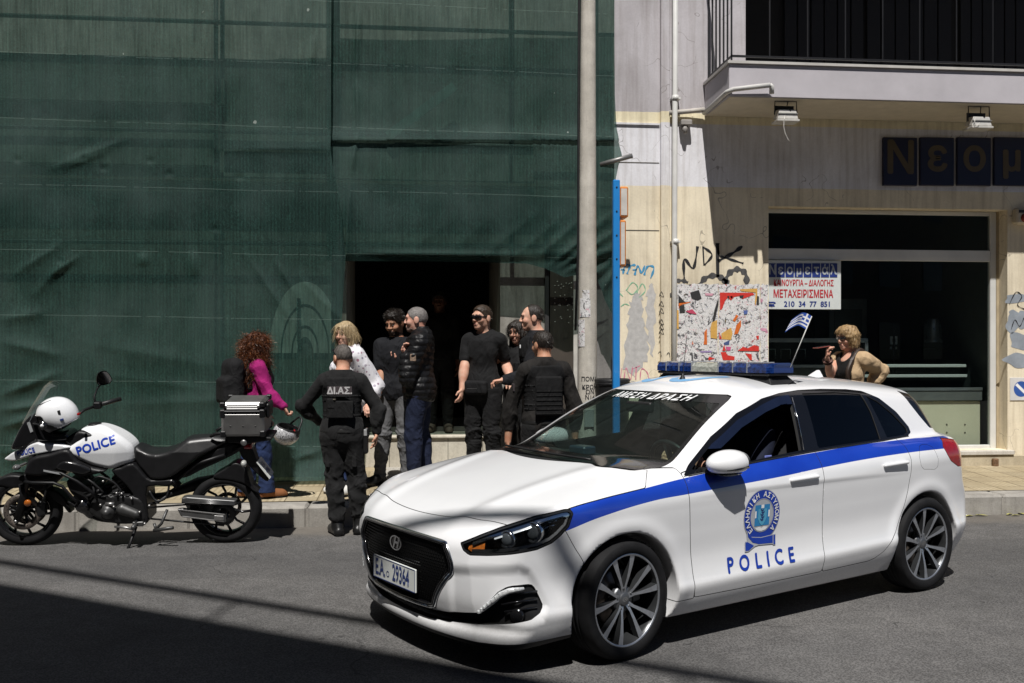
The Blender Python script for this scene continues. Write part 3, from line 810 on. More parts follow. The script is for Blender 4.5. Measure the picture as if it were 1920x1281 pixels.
        l = panel("tail_light", *(P['tail'] if sgn > 0 else mirror(*P['tail'])), M_RED, car, .03)
    # grille
    g = both('gri'); gr = empty("grille", (0,0,0)); gr.parent = car
    basin("grille_back", *g, M_DARK, gr, .035, (1,0,0))
    ml = MB(); gp = sd['gri']; gpts = []; xx_ = 0
    for r_ in range(24):
        zz = .294+.0155*r_
        for c in range(-26, 27):
            yy = c*.021+(.0105 if r_ % 2 else 0)
            if gp(np.array([abs(yy)]), np.array([zz]))[0] > -.014: continue
            gpts.append((xx_, yy, zz))
    ga = np.array([(2.2, b_, c_) for _, b_, c_ in gpts])
    for _ in range(8): ga[:,0] -= car_body(ga)
    for xx, yy, zz in (ga-np.array([.016,0,0])).tolist():
            ml.add([(xx,yy-.0092,zz),(xx+.007,yy,zz+.0016),(xx,yy+.0092,zz),(xx+.002,yy,zz-.0052),(xx-.01,yy,zz)], [(0,1,2),(0,3,1),(1,3,2),(0,2,4),(0,4,3),(2,3,4)])
    ml.build("grille_mesh", mat('grille_gloss',(.03,.03,.032),.16,metal=.6,coat=1), gr)
    B, loops = boundary_loops(g[1])
    lp = max(loops, key=len); pts = [Vector(g[0][i]) for i in lp][::4]
    frm = MB().tube([p+Vector((.000,0,0)) for p in pts], .0105, 8, closed=True); frm.build("grille_frame", M_CHROME, gr)
    pts2 = [p*1 for p in pts]
    c0 = Vector((2.2,0,.47)); MB().tube([p+(c0-p)*.035+Vector((-.004,0,0)) for p in pts], .014, 8, closed=True).build("grille_surround", M_GBLK, gr)
    # badge on the grille: ring with a slanted H
    V2, T2 = ring2(.066,.040,.84,48); V3, T3 = text_mesh("H", .088, offset=.003, shear=.4)
    vv = np.concatenate([V2, V3]); tt = np.concatenate([T2, T3+len(V2)])
    P0 = np.stack([2.222+vv[:,2]-.15*(np.abs(vv[:,0])/.8)**2.4, vv[:,0], .575+vv[:,1]],1)
    mesh_np("badge", P0, tt, M_CHROME, gr, smooth=False)
    bk = ring2(.064,.039,.02,48); P0 = np.stack([np.full(len(bk[0]), 2.217), bk[0][:,0], .575+bk[0][:,1]],1); mesh_np("badge_back", P0, bk[1], M_GBLK, gr, smooth=False)
    # number plate
    pl = MB(); pl.box((2.215,-.255,.347),(2.228,.235,.472), bev=.004); plo = pl.build("number_plate", [M_PLATE], car, 0)
    pf = MB()
    for a, b in (((2.2285,-.253,.349),(2.2292,.233,.353)),((2.2285,-.253,.466),(2.2292,.233,.470)),((2.2285,-.253,.353),(2.2292,-.249,.466)),((2.2285,.229,.353),(2.2292,.233,.466))): pf.box(a, b)
    pf.build("plate_border", M_PBLUE, plo)
    text_on("plate_lettering", "E.A.", .125, M_PBLUE, (2.2298,-.165,.409), (0,.62,0), (0,0,1), plo, offset=.003)
    text_on("plate_number", "29364", .125, M_PBLUE, (2.2298,.075,.409), (0,.62,0), (0,0,1), plo, offset=.003)
    V2, T2 = ring2(.017,.017,.72,24); mesh_np("plate_seal", np.stack([np.full(len(V2),2.2296), V2[:,0]-.075, V2[:,1]+.392],1), T2, M_PBLUE, plo, smooth=False)
    # fog lamp openings and lower intake: one dark recess
    f2 = both('fog'); basin("lower_intake", *f2, M_BLK, car, .045, (1,0,0))
    for sgn in (1,-1):
        sl_ = MB()
        for k, zz in enumerate((.425,.385,.345)):
            sl_.tube([(2.045-.02*k,.745*sgn,zz-.012),(1.96,.797*sgn,zz),(1.865,.825*sgn,zz+.006)], .006, 6)
        sl_.build("intake_slat", M_GBLK, car)
        dl = MB()
        A_ = [(2.098,.648,.325),(2.086,.680,.355),(2.068,.722,.392),(2.047,.757,.428),(2.016,.785,.447),(1.985,.803,.452),(1.95,.815,.455)]
        dl.tube([(p[0]-.012,p[1]*sgn,p[2]-.004) for p in A_], [.009,.013,.015,.016,.015,.012,.008], 8)
        for i in range(len(A_)-1):
            for q in (.0,.5):
                p = [A_[i][j]*(1-q)+A_[i+1][j]*q for j in range(3)]; dl.box((p[0]-.008,p[1]*sgn-.007,p[2]-.010),(p[0]+.004,p[1]*sgn+.007,p[2]+.004), bev=.002)
        dl.build("daytime_lamp", mat("led_crystal",(.75,.77,.80),.12,metal=.4,var=.3,scale=120,coat=1), car)
        MB().tube([(1.94,.775*sgn,.315),(1.965,.79*sgn,.315),(1.972,.795*sgn,.315)],[.036,.036,.03],20).build("fog_lamp", M_GBLK, car)
    # handles, mirrors
    for sgn in (1,-1):
        for dob, x0, z0 in ((fd, -.045, .856), (rd, -.948, .883)):
            hb = lambda P: smin(ell((x0,.905*sgn,z0),(.132,.020,.021))(P), cap((x0-.09,.925*sgn,z0+.003),(x0+.11,.925*sgn,z0-.003),.0145,.012)(P), .012)
            par = dob[0] if sgn > 0 else dob[1]
            cup = MB(); n=24
            pts = [(x0+.012+math.cos(2*pi*k/n)*.058, .9*sgn, z0+.004+math.sin(2*pi*k/n)*.036) for k in range(n)]
            V2, T2 = fan2([(math.cos(2*pi*k/n)*.052, math.sin(2*pi*k/n)*.033) for k in range(n)])
            side_decal("handle_recess", V2+np.array([-(x0+.005), z0+.004, 0]), T2, M_WHITE, par, sgn, .0012, 1)
            sdf_obj("door_handle", cap((x0-.115,.908*sgn,z0+.004),(x0+.118,.906*sgn,z0-.004),.0125,.0115), (x0-.16,.86*sgn-.09,z0-.05), (x0+.16,.86*sgn+.12,z0+.05), .006, M_WHITE, par)
        mc = (.545, 1.005*sgn, .995)
        body = lambda P: smax(smax(ell((.50,.925*sgn,.992),(.155,.086,.076))(P), .400-P[:,0], .02), .940-P[:,2], .02)
        mr = sdf_obj("door_mirror", body, (.3,.985*sgn-.2,.88), (.72,.985*sgn+.2,1.10), .008, M_WHITE, car)
        lowr = lambda P: smax(smax(ell((.50,.925*sgn,.986),(.151,.083,.070))(P), .402-P[:,0], .01), P[:,2]-.938, .006)
        sdf_obj("mirror_base", lowr, (.3,.985*sgn-.2,.86), (.72,.985*sgn+.2,.98), .008, M_GBLK, mr)
        MB().tube([(.60,.80*sgn,.945),(.57,.87*sgn,.945),(.54,.92*sgn,.95)],[.035,.03,.03],10,sy=.6).build("mirror_arm", M_BLK, mr)
        MB().tube([(.58,.990*sgn,.962),(.51,1.008*sgn,.966),(.42,1.000*sgn,.972)],[.003,.006,.008],8).build("mirror_indicator", M_GBLK, mr)
        V2, T2 = ring2(.065,.050,.02,24); mesh_np("mirror_glass", np.stack([np.full(len(V2),.397), V2[:,0]+.925*sgn, V2[:,1]+1.0],1), T2, M_CHROME, mr, smooth=False)
        mr.location = (.125 if sgn > 0 else -.03, 0, 0)
        # bright strip on the window frame behind the driver's window
        MB().tube([(-.128,.828*sgn,1.014),(-.172,.747*sgn,1.20),(-.197,.682*sgn,1.325)],.004,6).build("frame_trim", M_CHROME, car)
        # waistline moulding
        w3 = np.array([( .86,.9,.930),(.5,.9,.956),(.2,.9,.976),(-.2,.9,.998),(-.6,.9,1.013),(-.95,.9,1.024),(-1.27,.9,1.037)])*np.array([1,sgn,1])
        MB().tube([tuple(q) for q in car_snap(w3, .001)], .0045, 6).build("waist_moulding", M_BLK, car)
        # wheel-arch liner
        for sx in (WB,-WB):
            al = MB(); n = 24
            al.lathe([(.36,.50*sgn),(.36,.84*sgn)], 40, 'y', (sx,0,WZ)); al.lathe([(.36,.52*sgn),(.01,.52*sgn)], 40, 'y', (sx,0,WZ))
            import bmesh
            vs = [v for v in al.v]; keep = [f for f in al.f if min(vs[i][2] for i in f) > .17]; al.f = keep; al.sm=[True]*len(keep); al.mi=[0]*len(keep)
            al.build("arch_liner", M_BLK, car)
    # markings
    V2, T2 = text_mesh("POLICE", .122, offset=.0040, space=1.85, sx=.86); V2[:,0] *= .56/(V2[:,0].max()-V2[:,0].min()); V2[:,0] -= (V2[:,0].max()+V2[:,0].min())/2
    side_decal("door_lettering", V2+np.array([-.312,.405,0]), T2, M_BLUEL, fd[0])
    emb = empty("emblem", (0,0,0)); emb.parent = fd[0]
    cx, cz = -.312, .668
    def dec(name, VT, mt, o): return side_decal(name, VT[0]+np.array([cx, cz, 0]), VT[1], mt, emb, 1, o, 1)
    dec("ring", ring2(.153,.153,.02), M_SILV, .0022); dec("ring", ring2(.148,.148,.64), M_BLUEL, .0032)
    dec("inner_disc", ring2(.093,.093,.01), M_SILV, .0031); dec("inner_line", ring2(.098,.098,.97), M_SILV, .0042)
    dec("shield", fan2([(-.062,-.060),(-.062,.062),(.062,.062),(.062,-.060)]), M_LBLUE, .0040)
    for a in (((-.012,.042),(.012,.062)),((-.062,-.012),(-.05,.028)),((.05,-.012),(.062,.028))):
        (a0,b0),(a1,b1) = a; dec("cross_arm", fan2([(a0,b0),(a1,b0),(a1,b1),(a0,b1)]), M_TXTW, .0048)
    dec("inner_shield", fan2([(-.036,.038),(.036,.038),(.036,-.018),(.02,-.045),(0,-.060),(-.02,-.045),(-.036,-.018)]), M_SBLUE, .0052)
    lf = []; 
    for k in range(5):
        yy = -.035+.014*k; s_ = 1 if k % 2 else -1
        lf.append(fan2([(0,yy),(.016*s_,yy+.010),(.018*s_,yy+.020),(.004*s_,yy+.012),(0,yy+.013),(-.012*s_,yy+.016),(-.006*s_,yy+.006)]))
    off_ = 0; vv=[]; tt=[]
    for a, b in lf: vv.append(a); tt.append(b+off_); off_ += len(a)
    dec("olive_branch", (np.concatenate(vv), np.concatenate(tt)), M_PBLUE, .0060)
    dec("book", fan2([(-.055,-.072),(-.02,-.066),(0,-.074),(.02,-.066),(.055,-.072),(.035,-.086),(0,-.092),(-.035,-.086)]), M_TXTW, .0040)
    dec("ribbon_edge", fan2([(-.125,-.075),(-.08,-.118),(0,-.128),(.105,-.122),(.125,-.122),(.125,-.185),(.105,-.185),(.10,-.178),(-.02,-.172),(-.05,-.176),(-.105,-.200),(-.135,-.200),(-.135,-.14),(-.115,-.14)]), M_SILV, .0042)
    dec("ribbon", fan2([(-.118,-.080),(-.078,-.122),(0,-.132),(.10,-.126),(.10,-.172),(-.02,-.166),(-.07,-.152),(-.11,-.115)]), M_BLUEL, .0054)
    dec("ribbon_end", fan2([(-.13,-.145),(-.112,-.145),(-.07,-.165),(-.06,-.172),(-.102,-.194),(-.13,-.194)]), M_BLUEL, .0054)
    dec("ribbon_end", fan2([(.106,-.126),(.121,-.126),(.121,-.181),(.106,-.181)]), M_BLUEL, .0054)
    vv=[]; tt=[]; o_=0
    txt = "ΕΛΛΗΝΙΚΗ ΑΣΤΥΝΟΜΙΑ"; n = len(txt)
    for i, chh in enumerate(txt):
        if chh == ' ': continue
        a = R(222-264*i/(n-1)); V3, T3 = text_mesh(chh, .042, offset=.0014)
        c_, s_ = math.cos(a-pi/2), math.sin(a-pi/2); r0 = .1215
        vv.append(np.stack([V3[:,0]*c_-V3[:,1]*s_+r0*math.cos(a), V3[:,0]*s_+V3[:,1]*c_+r0*math.sin(a), V3[:,2]],1)); tt.append(T3+o_); o_ += len(V3)
    dec("emblem_lettering", (np.concatenate(vv), np.concatenate(tt)), M_TXTW, .0050)
    # roof: pale blue figures, aerial, light bar
    def roof_decal(name, V2, T2, mt):
        V2, T2 = subdiv(V2, T2, 2); Pp = np.stack([V2[:,0], V2[:,1], np.full(len(V2),1.43)],1)
        for _ in range(6): Pp[:,2] -= car_body(Pp)
        return mesh_np(name, Pp+np.array([0,0,.002]), T2, mt, car, smooth=False)
    def stroke(pts, wd):
        P_ = np.array(spline(pts, 8, False)); tn = np.gradient(P_, axis=0); tn /= np.linalg.norm(tn,axis=1,keepdims=True); nn = np.stack([-tn[:,1],tn[:,0]],1)
        L_ = np.concatenate([P_+nn*wd/2, P_-nn*wd/2]); m = len(P_); k = np.arange(m-1)
        return np.concatenate([L_, np.zeros((2*m,1))],1), np.concatenate([np.stack([k,k+1,m+k+1],1), np.stack([k,m+k+1,m+k],1)])
    mrb = mat("roof_marking",(.16,.36,.60),.4)
    roof_decal("roof_marking", *stroke([(-.14,-.22),(.10,-.22),(.13,-.30),(.05,-.38),(-.05,-.36)], .055), mrb)
    roof_decal("roof_marking", *stroke([(-.10,.24),(.02,.20),(.12,.10),(.14,-.02),(.08,-.06)], .055), mrb)
    aer = MB(); aer.tube([(.10,.02,1.415),(.10,.02,1.43),(.098,.02,1.455),(.096,.02,1.47)],[.026,.022,.009,.006],12); aer.tube([(.096,.02,1.46),(.06,.02,1.72)],.0022,6); aer.build("aerial", M_BLK, car)
    sdf_obj("shark_fin", lambda P: smax(smax(np.abs(P[:,1])-.030+.25*np.clip(P[:,2]-1.41,0,1), P[:,2]-1.41-.062*np.clip((-1.17-P[:,0])/.13,0,1)*np.clip((P[:,0]+1.34)/.03,0,1), .008), 1.385-P[:,2], .005), (-1.4,-.06,1.37),(-1.12,.06,1.50), .008, M_WHITE, car)
    lb = empty("light_bar", (-.29,0,1.505)); lb.parent = car
    def pod(y0, y1, ends=0):
        h, d = .034, .13
        prof = [(-d,-h*.9),(-d*1.0,h*.1),(-d*.86,h*.85),(-d*.6,h),(d*.6,h),(d*.86,h*.85),(d,h*.1),(d,-h*.9)]
        m_ = MB(); n = len(prof)
        e0 = .72 if ends < 0 else 1; e1 = .72 if ends > 0 else 1
        rings = [(y0,e0),(y0+.03,1),(y1-.03,1),(y1,e1)]
        vs = [(px_*e, yy, pz) for yy, e in rings for px_, pz in prof]
        fs = [(r*n+i, r*n+(i+1)%n, (r+1)*n+(i+1)%n, (r+1)*n+i) for r in range(3) for i in range(n)]+[tuple(range(n-1,-1,-1)), tuple(3*n+i for i in range(n))]
        return m_.add(vs, fs)
    def dome_mat(name, c1, c2):
        m, t, b = nodes_of(name); v = coord(t, (1,40,60)); n_ = noise(t, 1.0, 3, .5, v)
        t.links.new(ramp(t, n_, [(.35,c1),(.65,c2)]), b.inputs['Base Color']); b.inputs['Roughness'].default_value=.12; b.inputs['Coat Weight'].default_value=1
        return m
    mb_ = dome_mat("blue_dome",(.002,.009,.055),(.008,.035,.17)); mw_ = dome_mat("clear_dome",(.22,.23,.20),(.40,.41,.37))
    es = [-.54,-.415,-.285,-.16,.09,.22,.345,.54]
    for i in range(7):
        cl = i == 3
        pod(es[i]+.003, es[i+1]-.003, -1 if i == 0 else (1 if i == 6 else 0)).build("lamp_dome", mw_ if cl else mb_, lb)
    sp_ = MB()
    for e in es[1:-1]: sp_.box((-.134,e-.005,-.032),(.134,e+.005,.037), bev=.003)
    sp_.build("divider", mat("bar_frame",(.30,.31,.33),.4,metal=.5), lb)
    MB().box((-.12,-.515,-.050),(.12,.515,-.032), bev=.005).build("bar_base", M_BLK, lb)
    for sgn in (1,-1):
        ft = MB()
        ft.add([(.13,.32*sgn,-.080),(.13,.55*sgn,-.112),(-.13,.55*sgn,-.112),(-.13,.32*sgn,-.080),(.09,.36*sgn,-.048),(.09,.49*sgn,-.048),(-.09,.49*sgn,-.048),(-.09,.36*sgn,-.048)],
               [(0,1,2,3),(4,5,6,7),(0,1,5,4),(1,2,6,5),(2,3,7,6),(3,0,4,7)])
        ft.build("bar_foot", M_BLK, lb, bevel=.006)
    # cabin
    MB().box((-1.9,-.70,.24),(1.15,.70,.30)).build("floor_pan", M_DARK, car)
    dsh = lambda P: smax(smax(rbox((.93,0,.86),(.28,.70,.10),.06)(P), .62-P[:,0], .05), P[:,0]+.55*P[:,2]-1.72, .04)
    sdf_obj("dashboard", dsh, (.5,-.8,.7), (1.3,.8,1.05), .02, mat("dash_black",(.012,.013,.014),.6,bmp=.2,bscale=300), car)
    for sgn in (1,-1):
        st = U([rbox((.02,.36*sgn,.52),(.26,.25,.08),.06), rbox((-.26,.36*sgn,.80),(.075,.24,.32),.06, rotm(0,R(-12),0)), rbox((-.345,.36*sgn,1.185),(.05,.13,.08),.04), cap((-.33,.36*sgn,1.05),(-.345,.36*sgn,1.15),.03)], .04)
        sdf_obj("seat", st, (-.6,.36*sgn-.32,.38), (.35,.36*sgn+.32,1.32), .02, M_SEAT, car)
    rs = U([rbox((-.85,0,.54),(.26,.62,.10),.06), rbox((-1.13,0,.82),(.08,.62,.30),.06, rotm(0,R(-16),0)), rbox((-1.24,.35,1.15),(.05,.13,.07),.04), rbox((-1.24,-.35,1.15),(.05,.13,.07),.04)], .04)
    sdf_obj("rear_bench", rs, (-1.5,-.7,.35), (-.5,.7,1.3), .025, M_SEAT, car)
    sw = MB(); rm = Matrix.Translation((.50,.36,.90)) @ Matrix.Rotation(R(-66),4,'Y')
    sw.tube([(math.cos(a)*.18, math.sin(a)*.18, 0) for a in np.linspace(0,2*pi,32,endpoint=False)], .015, 8, closed=True, M=rm)
    sw.tube([(-.17,0,0),(.17,0,0)], .02, 8, M=rm); sw.tube([(0,0,0),(0,0,-.25)], .035, 8, M=rm); sw.build("steering_wheel", M_BLK, car)
    sdf_obj("rear_view_mirror", rbox((.46,0,1.255),(.02,.12,.035),.015), (.4,-.15,1.2), (.52,.15,1.31), .01, M_BLK, car)
    cam_ = MB(); cam_.box((.80,-.18,.965),(.90,-.02,1.02), bev=.01); cam_.build("dash_lights", mat("dash_led",(.02,.035,.06),.3,coat=.5), car)
    for yy, sgn in ((.0,-1),(.42,-1)):
        wp = MB(); P_ = np.array([(1.22-.2*(abs(yy+t_*.5*sgn-.1))**2, yy+t_*.52*sgn, 1.0) for t_ in np.linspace(0,1,8)])
        for _ in range(6): P_[:,2] -= car_body(P_)*.9
        P_[:,2] += .014; wp.tube([tuple(q) for q in P_], .007, 6); wp.build("wiper", M_BLK, car)
    for sx, sgn, st_ in ((WB,1,R(5)),(WB,-1,R(5)),(-WB,1,0),(-WB,-1,0)):
        wheel(car, (sx, .775*sgn, WZ), st_, R(7) if sx > 0 else R(20), sgn)
    rp = MB().box((-2.13,-.25,.38),(-2.118,.25,.49), bev=.003); rp.build("number_plate", M_PLATE, car)
    return car
CAR = build_car()
# ---------------------------------------------------------------- setting: street
KERB = 9.12; YR = 11.0; YL = 10.78; YN = 10.42
def zs(y): return .19+.035*(y-KERB)
def X_at(u, Y): return pxY(u, 655, Y).x
def Z_at(u, v, Y): return pxY(u, v, Y).z

def asphalt():
    m, t, b = nodes_of("asphalt"); v = coord(t)
    fine = noise(t, 130, 4, .75, v); big = noise(t, .55, 5, .6, v); mid = noise(t, 5, 5, .65, v)
    vo = N(t, "ShaderNodeTexVoronoi", i_Scale=95); t.links.new(v, vo.inputs['Vector'])
    agg = math_(t, 'ADD', math_(t, 'MULTIPLY', fine, .6), math_(t, 'MULTIPLY', vo.outputs['Distance'], .55))
    c = ramp(t, agg, [(.30, (.046,.0455,.045)), (.50, (.079,.0775,.0765)), (.68, (.142,.139,.137))])
    c = mixc(t, 1.0, c, ramp(t, big, [(.3, (.72,.72,.73)), (.7, (1.12,1.10,1.08))]), 'MULTIPLY')
    c = mixc(t, 1.0, c, ramp(t, mid, [(.35, (.86,.86,.86)), (.62, (1.06,1.06,1.06))]), 'MULTIPLY')
    # pale dust washed up along the kerb
    sp = N(t, "ShaderNodeSeparateXYZ"); t.links.new(v, sp.inputs[0])
    d = math_(t, 'MULTIPLY_ADD', math_(t, 'SUBTRACT', sp.outputs[1], KERB-.55), 2.2, 0)
    d = math_(t, 'ADD', d, math_(t, 'MULTIPLY', math_(t, 'SUBTRACT', mid, .5), 1.1))
    d = math_(t, 'MINIMUM', math_(t, 'MAXIMUM', d, 0), .62)
    c = mixc(t, d, c, (.17,.15,.125))
    oil = ramp(t, noise(t, .9, 3, .5, coord(t, (1.1,.7,1))), [(.60,(0,0,0)),(.70,(.55,.55,.55))]); c = mixc(t, math_(t, 'MULTIPLY', oil, noise(t, 9, 4, .6, v)), c, (.025,.025,.026))
    px_ = math_(t, 'MULTIPLY_ADD', math_(t, 'SUBTRACT', mid, .5), .10, sp.outputs[1]); pt = math_(t, 'MULTIPLY', math_(t, 'GREATER_THAN', px_, 7.15), math_(t, 'LESS_THAN', px_, 7.95)); c = mixc(t, math_(t, 'MULTIPLY', pt, .22), c, (.045,.045,.047))
    # cracks
    w_ = noise(t, 1.3, 3, .5, v); vc = N(t, "ShaderNodeTexVoronoi", feature='DISTANCE_TO_EDGE', i_Scale=.45)
    mp = N(t, "ShaderNodeVectorMath", operation='ADD'); nz = N(t, "ShaderNodeTexNoise", i_Scale=2.2); t.links.new(v, nz.inputs['Vector'])
    t.links.new(v, mp.inputs[0]); t.links.new(nz.outputs['Color'], mp.inputs[1]); t.links.new(mp.outputs[0], vc.inputs['Vector'])
    cr = math_(t, 'LESS_THAN', vc.outputs['Distance'], .0035); cr = math_(t, 'MULTIPLY', cr, math_(t, 'GREATER_THAN', w_, .56))
    c = mixc(t, math_(t, 'MULTIPLY', cr, .55), c, (.02,.02,.02))
    t.links.new(c, b.inputs['Base Color']); b.inputs['Roughness'].default_value = .82; b.inputs['Specular IOR Level'].default_value = .35
    bump(t, b, agg, .55, .006); return m
def tiles():
    m, t, b = nodes_of("paving_tiles"); v = coord(t)
    sp = N(t, "ShaderNodeSeparateXYZ"); t.links.new(v, sp.inputs[0])
    br = N(t, "ShaderNodeTexBrick", i_Scale=1.0); br.offset = 0; br.inputs['Brick Width'].default_value = .30; br.inputs['Row Height'].default_value = .30
    br.inputs['Mortar Size'].default_value = .006; br.inputs['Color1'].default_value = (1,1,1,1); br.inputs['Color2'].default_value = (.78,.78,.78,1); br.inputs['Mortar'].default_value = (.35,.33,.30,1)
    t.links.new(v, br.inputs['Vector'])
    wx = N(t, "ShaderNodeTexWave", wave_type='BANDS', bands_direction='X', i_Scale=5.3); t.links.new(v, wx.inputs['Vector'])
    wy = N(t, "ShaderNodeTexWave", wave_type='BANDS', bands_direction='Y', i_Scale=5.3); t.links.new(v, wy.inputs['Vector'])
    ck = N(t, "ShaderNodeTexChecker", i_Scale=1/.30); t.links.new(v, ck.inputs['Vector'])
    rib = N(t, "ShaderNodeMix", data_type='FLOAT'); t.links.new(ck.outputs['Fac'], rib.inputs[0]); t.links.new(wx.outputs['Fac'], rib.inputs[2]); t.links.new(wy.outputs['Fac'], rib.inputs[3])
    n1 = noise(t, 1.4, 6, .65, v); n2 = noise(t, 60, 4, .6, v)
    c = ramp(t, n1, [(.28, (.34,.275,.175)), (.5, (.44,.365,.24)), (.72, (.51,.44,.31))])
    c = mixc(t, 1.0, c, br.outputs['Color'], 'MULTIPLY')
    c = mixc(t, .55, c, ramp(t, rib.outputs[0], [(.2, (.62,.60,.56)), (.5, (1.05,1.05,1.05))]), 'MULTIPLY')
    c = mixc(t, .5, c, ramp(t, n2, [(.3, (.75,.75,.75)), (.7, (1.1,1.1,1.1))]), 'MULTIPLY')
    # worn concrete infill in the middle stretch
    nn = noise(t, 3.0, 4, .6, v); xx = math_(t, 'MULTIPLY_ADD', math_(t, 'SUBTRACT', nn, .5), .5, sp.outputs[0])
    k = math_(t, 'MULTIPLY', math_(t, 'GREATER_THAN', xx, X_at(705, 9.8)), math_(t, 'LESS_THAN', xx, X_at(1330, 9.8)))
    vo = N(t, "ShaderNodeTexVoronoi", i_Scale=70); t.links.new(v, vo.inputs['Vector'])
    cc = ramp(t, math_(t, 'ADD', math_(t,'MULTIPLY',vo.outputs['Distance'],.7), math_(t,'MULTIPLY',n2,.5)), [(.25,(.15,.135,.115)),(.5,(.30,.28,.25)),(.75,(.44,.42,.38))])
    c = mixc(t, k, c, cc)
    t.links.new(c, b.inputs['Base Color']); b.inputs['Roughness'].default_value = .85; b.inputs['Specular IOR Level'].default_value = .25
    bump(t, b, math_(t, 'ADD', rib.outputs[0], n2), .35, .006); return m
def concrete(name, lo, hi, sc_=3, streak=0, bmp=.3, stain=None):
    m, t, b = nodes_of(name); v = coord(t)
    n1 = noise(t, sc_, 7, .62, v, .3); n2 = noise(t, sc_*22, 4, .65, v); vs_ = coord(t, (1.2, 1.2, .12)); n3 = noise(t, 9, 5, .6, vs_)
    c = ramp(t, n1, [(.28, lo), (.72, hi)])
    c = mixc(t, .55, c, ramp(t, n2, [(.3, (.72,.72,.72)), (.55, (1,1,1)), (.8, (1.12,1.12,1.12))]), 'MULTIPLY')
    if streak: c = mixc(t, streak, c, ramp(t, n3, [(.35, (.55,.53,.5)), (.6, (1.05,1.05,1.05))]), 'MULTIPLY')
    t.links.new(c, b.inputs['Base Color']); b.inputs['Roughness'].default_value = .88; b.inputs['Specular IOR Level'].default_value = .2
    bump(t, b, math_(t, 'ADD', n2, n1), bmp, .006); return m

def street():
    g = MB(); n = 2
    g.add([(-90,-60,0),(90,-60,0),(90,KERB+.02,0),(-90,KERB+.02,0)], [(0,1,2,3)])
    tag(g.build("road", asphalt()), kind="structure")
    far = MB().add([(-90,KERB,-.3),(90,KERB,-.3),(90,140,-.3),(-90,140,-.3)], [(0,1,2,3)])
    tag(far.build("ground", mat("earth",(.2,.17,.13),.9)), kind="structure")
    p = MB(); p.add([(-40,KERB+.285,zs(KERB+.285)-.004),(40,KERB+.285,zs(KERB+.285)-.004),(40,13.5,zs(13.5)),(-40,13.5,zs(13.5))], [(0,1,2,3)])
    tag(p.build("pavement", tiles()), kind="structure")
    k = MB(); random.seed(3); x = -20.0
    while x < 20:
        L = random.uniform(.85, 1.05); e = random.uniform(-.006, .006); dz = random.uniform(-.004, .004)
        k.box((x+.004, KERB+e, -.1), (x+L-.004, KERB+.29+e, zs(KERB)+dz), bev=.022); x += L
    k.box((-20,KERB+.02,-.1),(20,KERB+.275,zs(KERB)-.03))
    tag(k.build("kerb", concrete("kerb_stone", (.24,.225,.205), (.42,.40,.365), 4, .3, .5)), kind="structure")
street()

# fallen leaves in the gutter at the right
random.seed(11)
lm = mat("dry_leaf", (.32,.30,.10), .7, var=.4, scale=30)
for i, (u, v) in enumerate(((1818,969),(1840,968),(1893,966),(1905,968),(1915,965),(1805,966))):
    D = F*CAMH/(v-YH); p = px(u, v, D); l = .05+.02*random.random(); a = random.uniform(0, 6.3)
    M_ = Matrix.Translation((p.x, p.y, .004)) @ Matrix.Rotation(a,4,'Z')
    o = MB().add([(-l,0,.004),(-.3*l,-.32*l,.012),(.5*l,-.28*l,.010),(l,0,.003),(.5*l,.3*l,.016),(-.3*l,.33*l,.010),(0,0,.004)], [(0,1,6),(1,2,6),(2,3,6),(3,4,6),(4,5,6),(5,0,6)], True, M_).build("leaf", lm if i != 5 else mat("paper_scrap",(.75,.75,.73),.7))
    if i == 5: tag(o, "white scrap of paper lying in the gutter behind the police car", "litter")
    else: tag(o, "small dry leaf lying in the gutter behind the police car", "leaf", "dry leaves in the gutter")

# ---------------------------------------------------------------- the building under repair, behind the nets
def wall_holes(name, x0, x1, z0, z1, Y, holes, mt, parent, depth=.25):
    xs = sorted({x0, x1, *[min(max(h[0],x0),x1) for h in holes], *[min(max(h[1],x0),x1) for h in holes]}); zz = sorted({z0, z1, *[min(max(h[2],z0),z1) for h in holes], *[min(max(h[3],z0),z1) for h in holes]})
    w_ = MB()
    for i in range(len(xs)-1):
        for j in range(len(zz)-1):
            cx, cz = (xs[i]+xs[i+1])/2, (zz[j]+zz[j+1])/2
            if any(h[0] < cx < h[1] and h[2] < cz < h[3] for h in holes): continue
            w_.add([(xs[i],Y,zz[j]),(xs[i+1],Y,zz[j]),(xs[i+1],Y,zz[j+1]),(xs[i],Y,zz[j+1])], [(0,1,2,3)])
    for (a, b_, c, d) in holes:
        q = [(a,c),(b_,c),(b_,d),(a,d)]
        for i in range(4):
            (xa,za),(xb,zb) = q[i], q[(i+1)%4]
            w_.add([(xa,Y,za),(xb,Y,zb),(xb,Y+depth,zb),(xa,Y+depth,za)], [(0,1,2,3)])
    return w_.build(name, mt, parent)

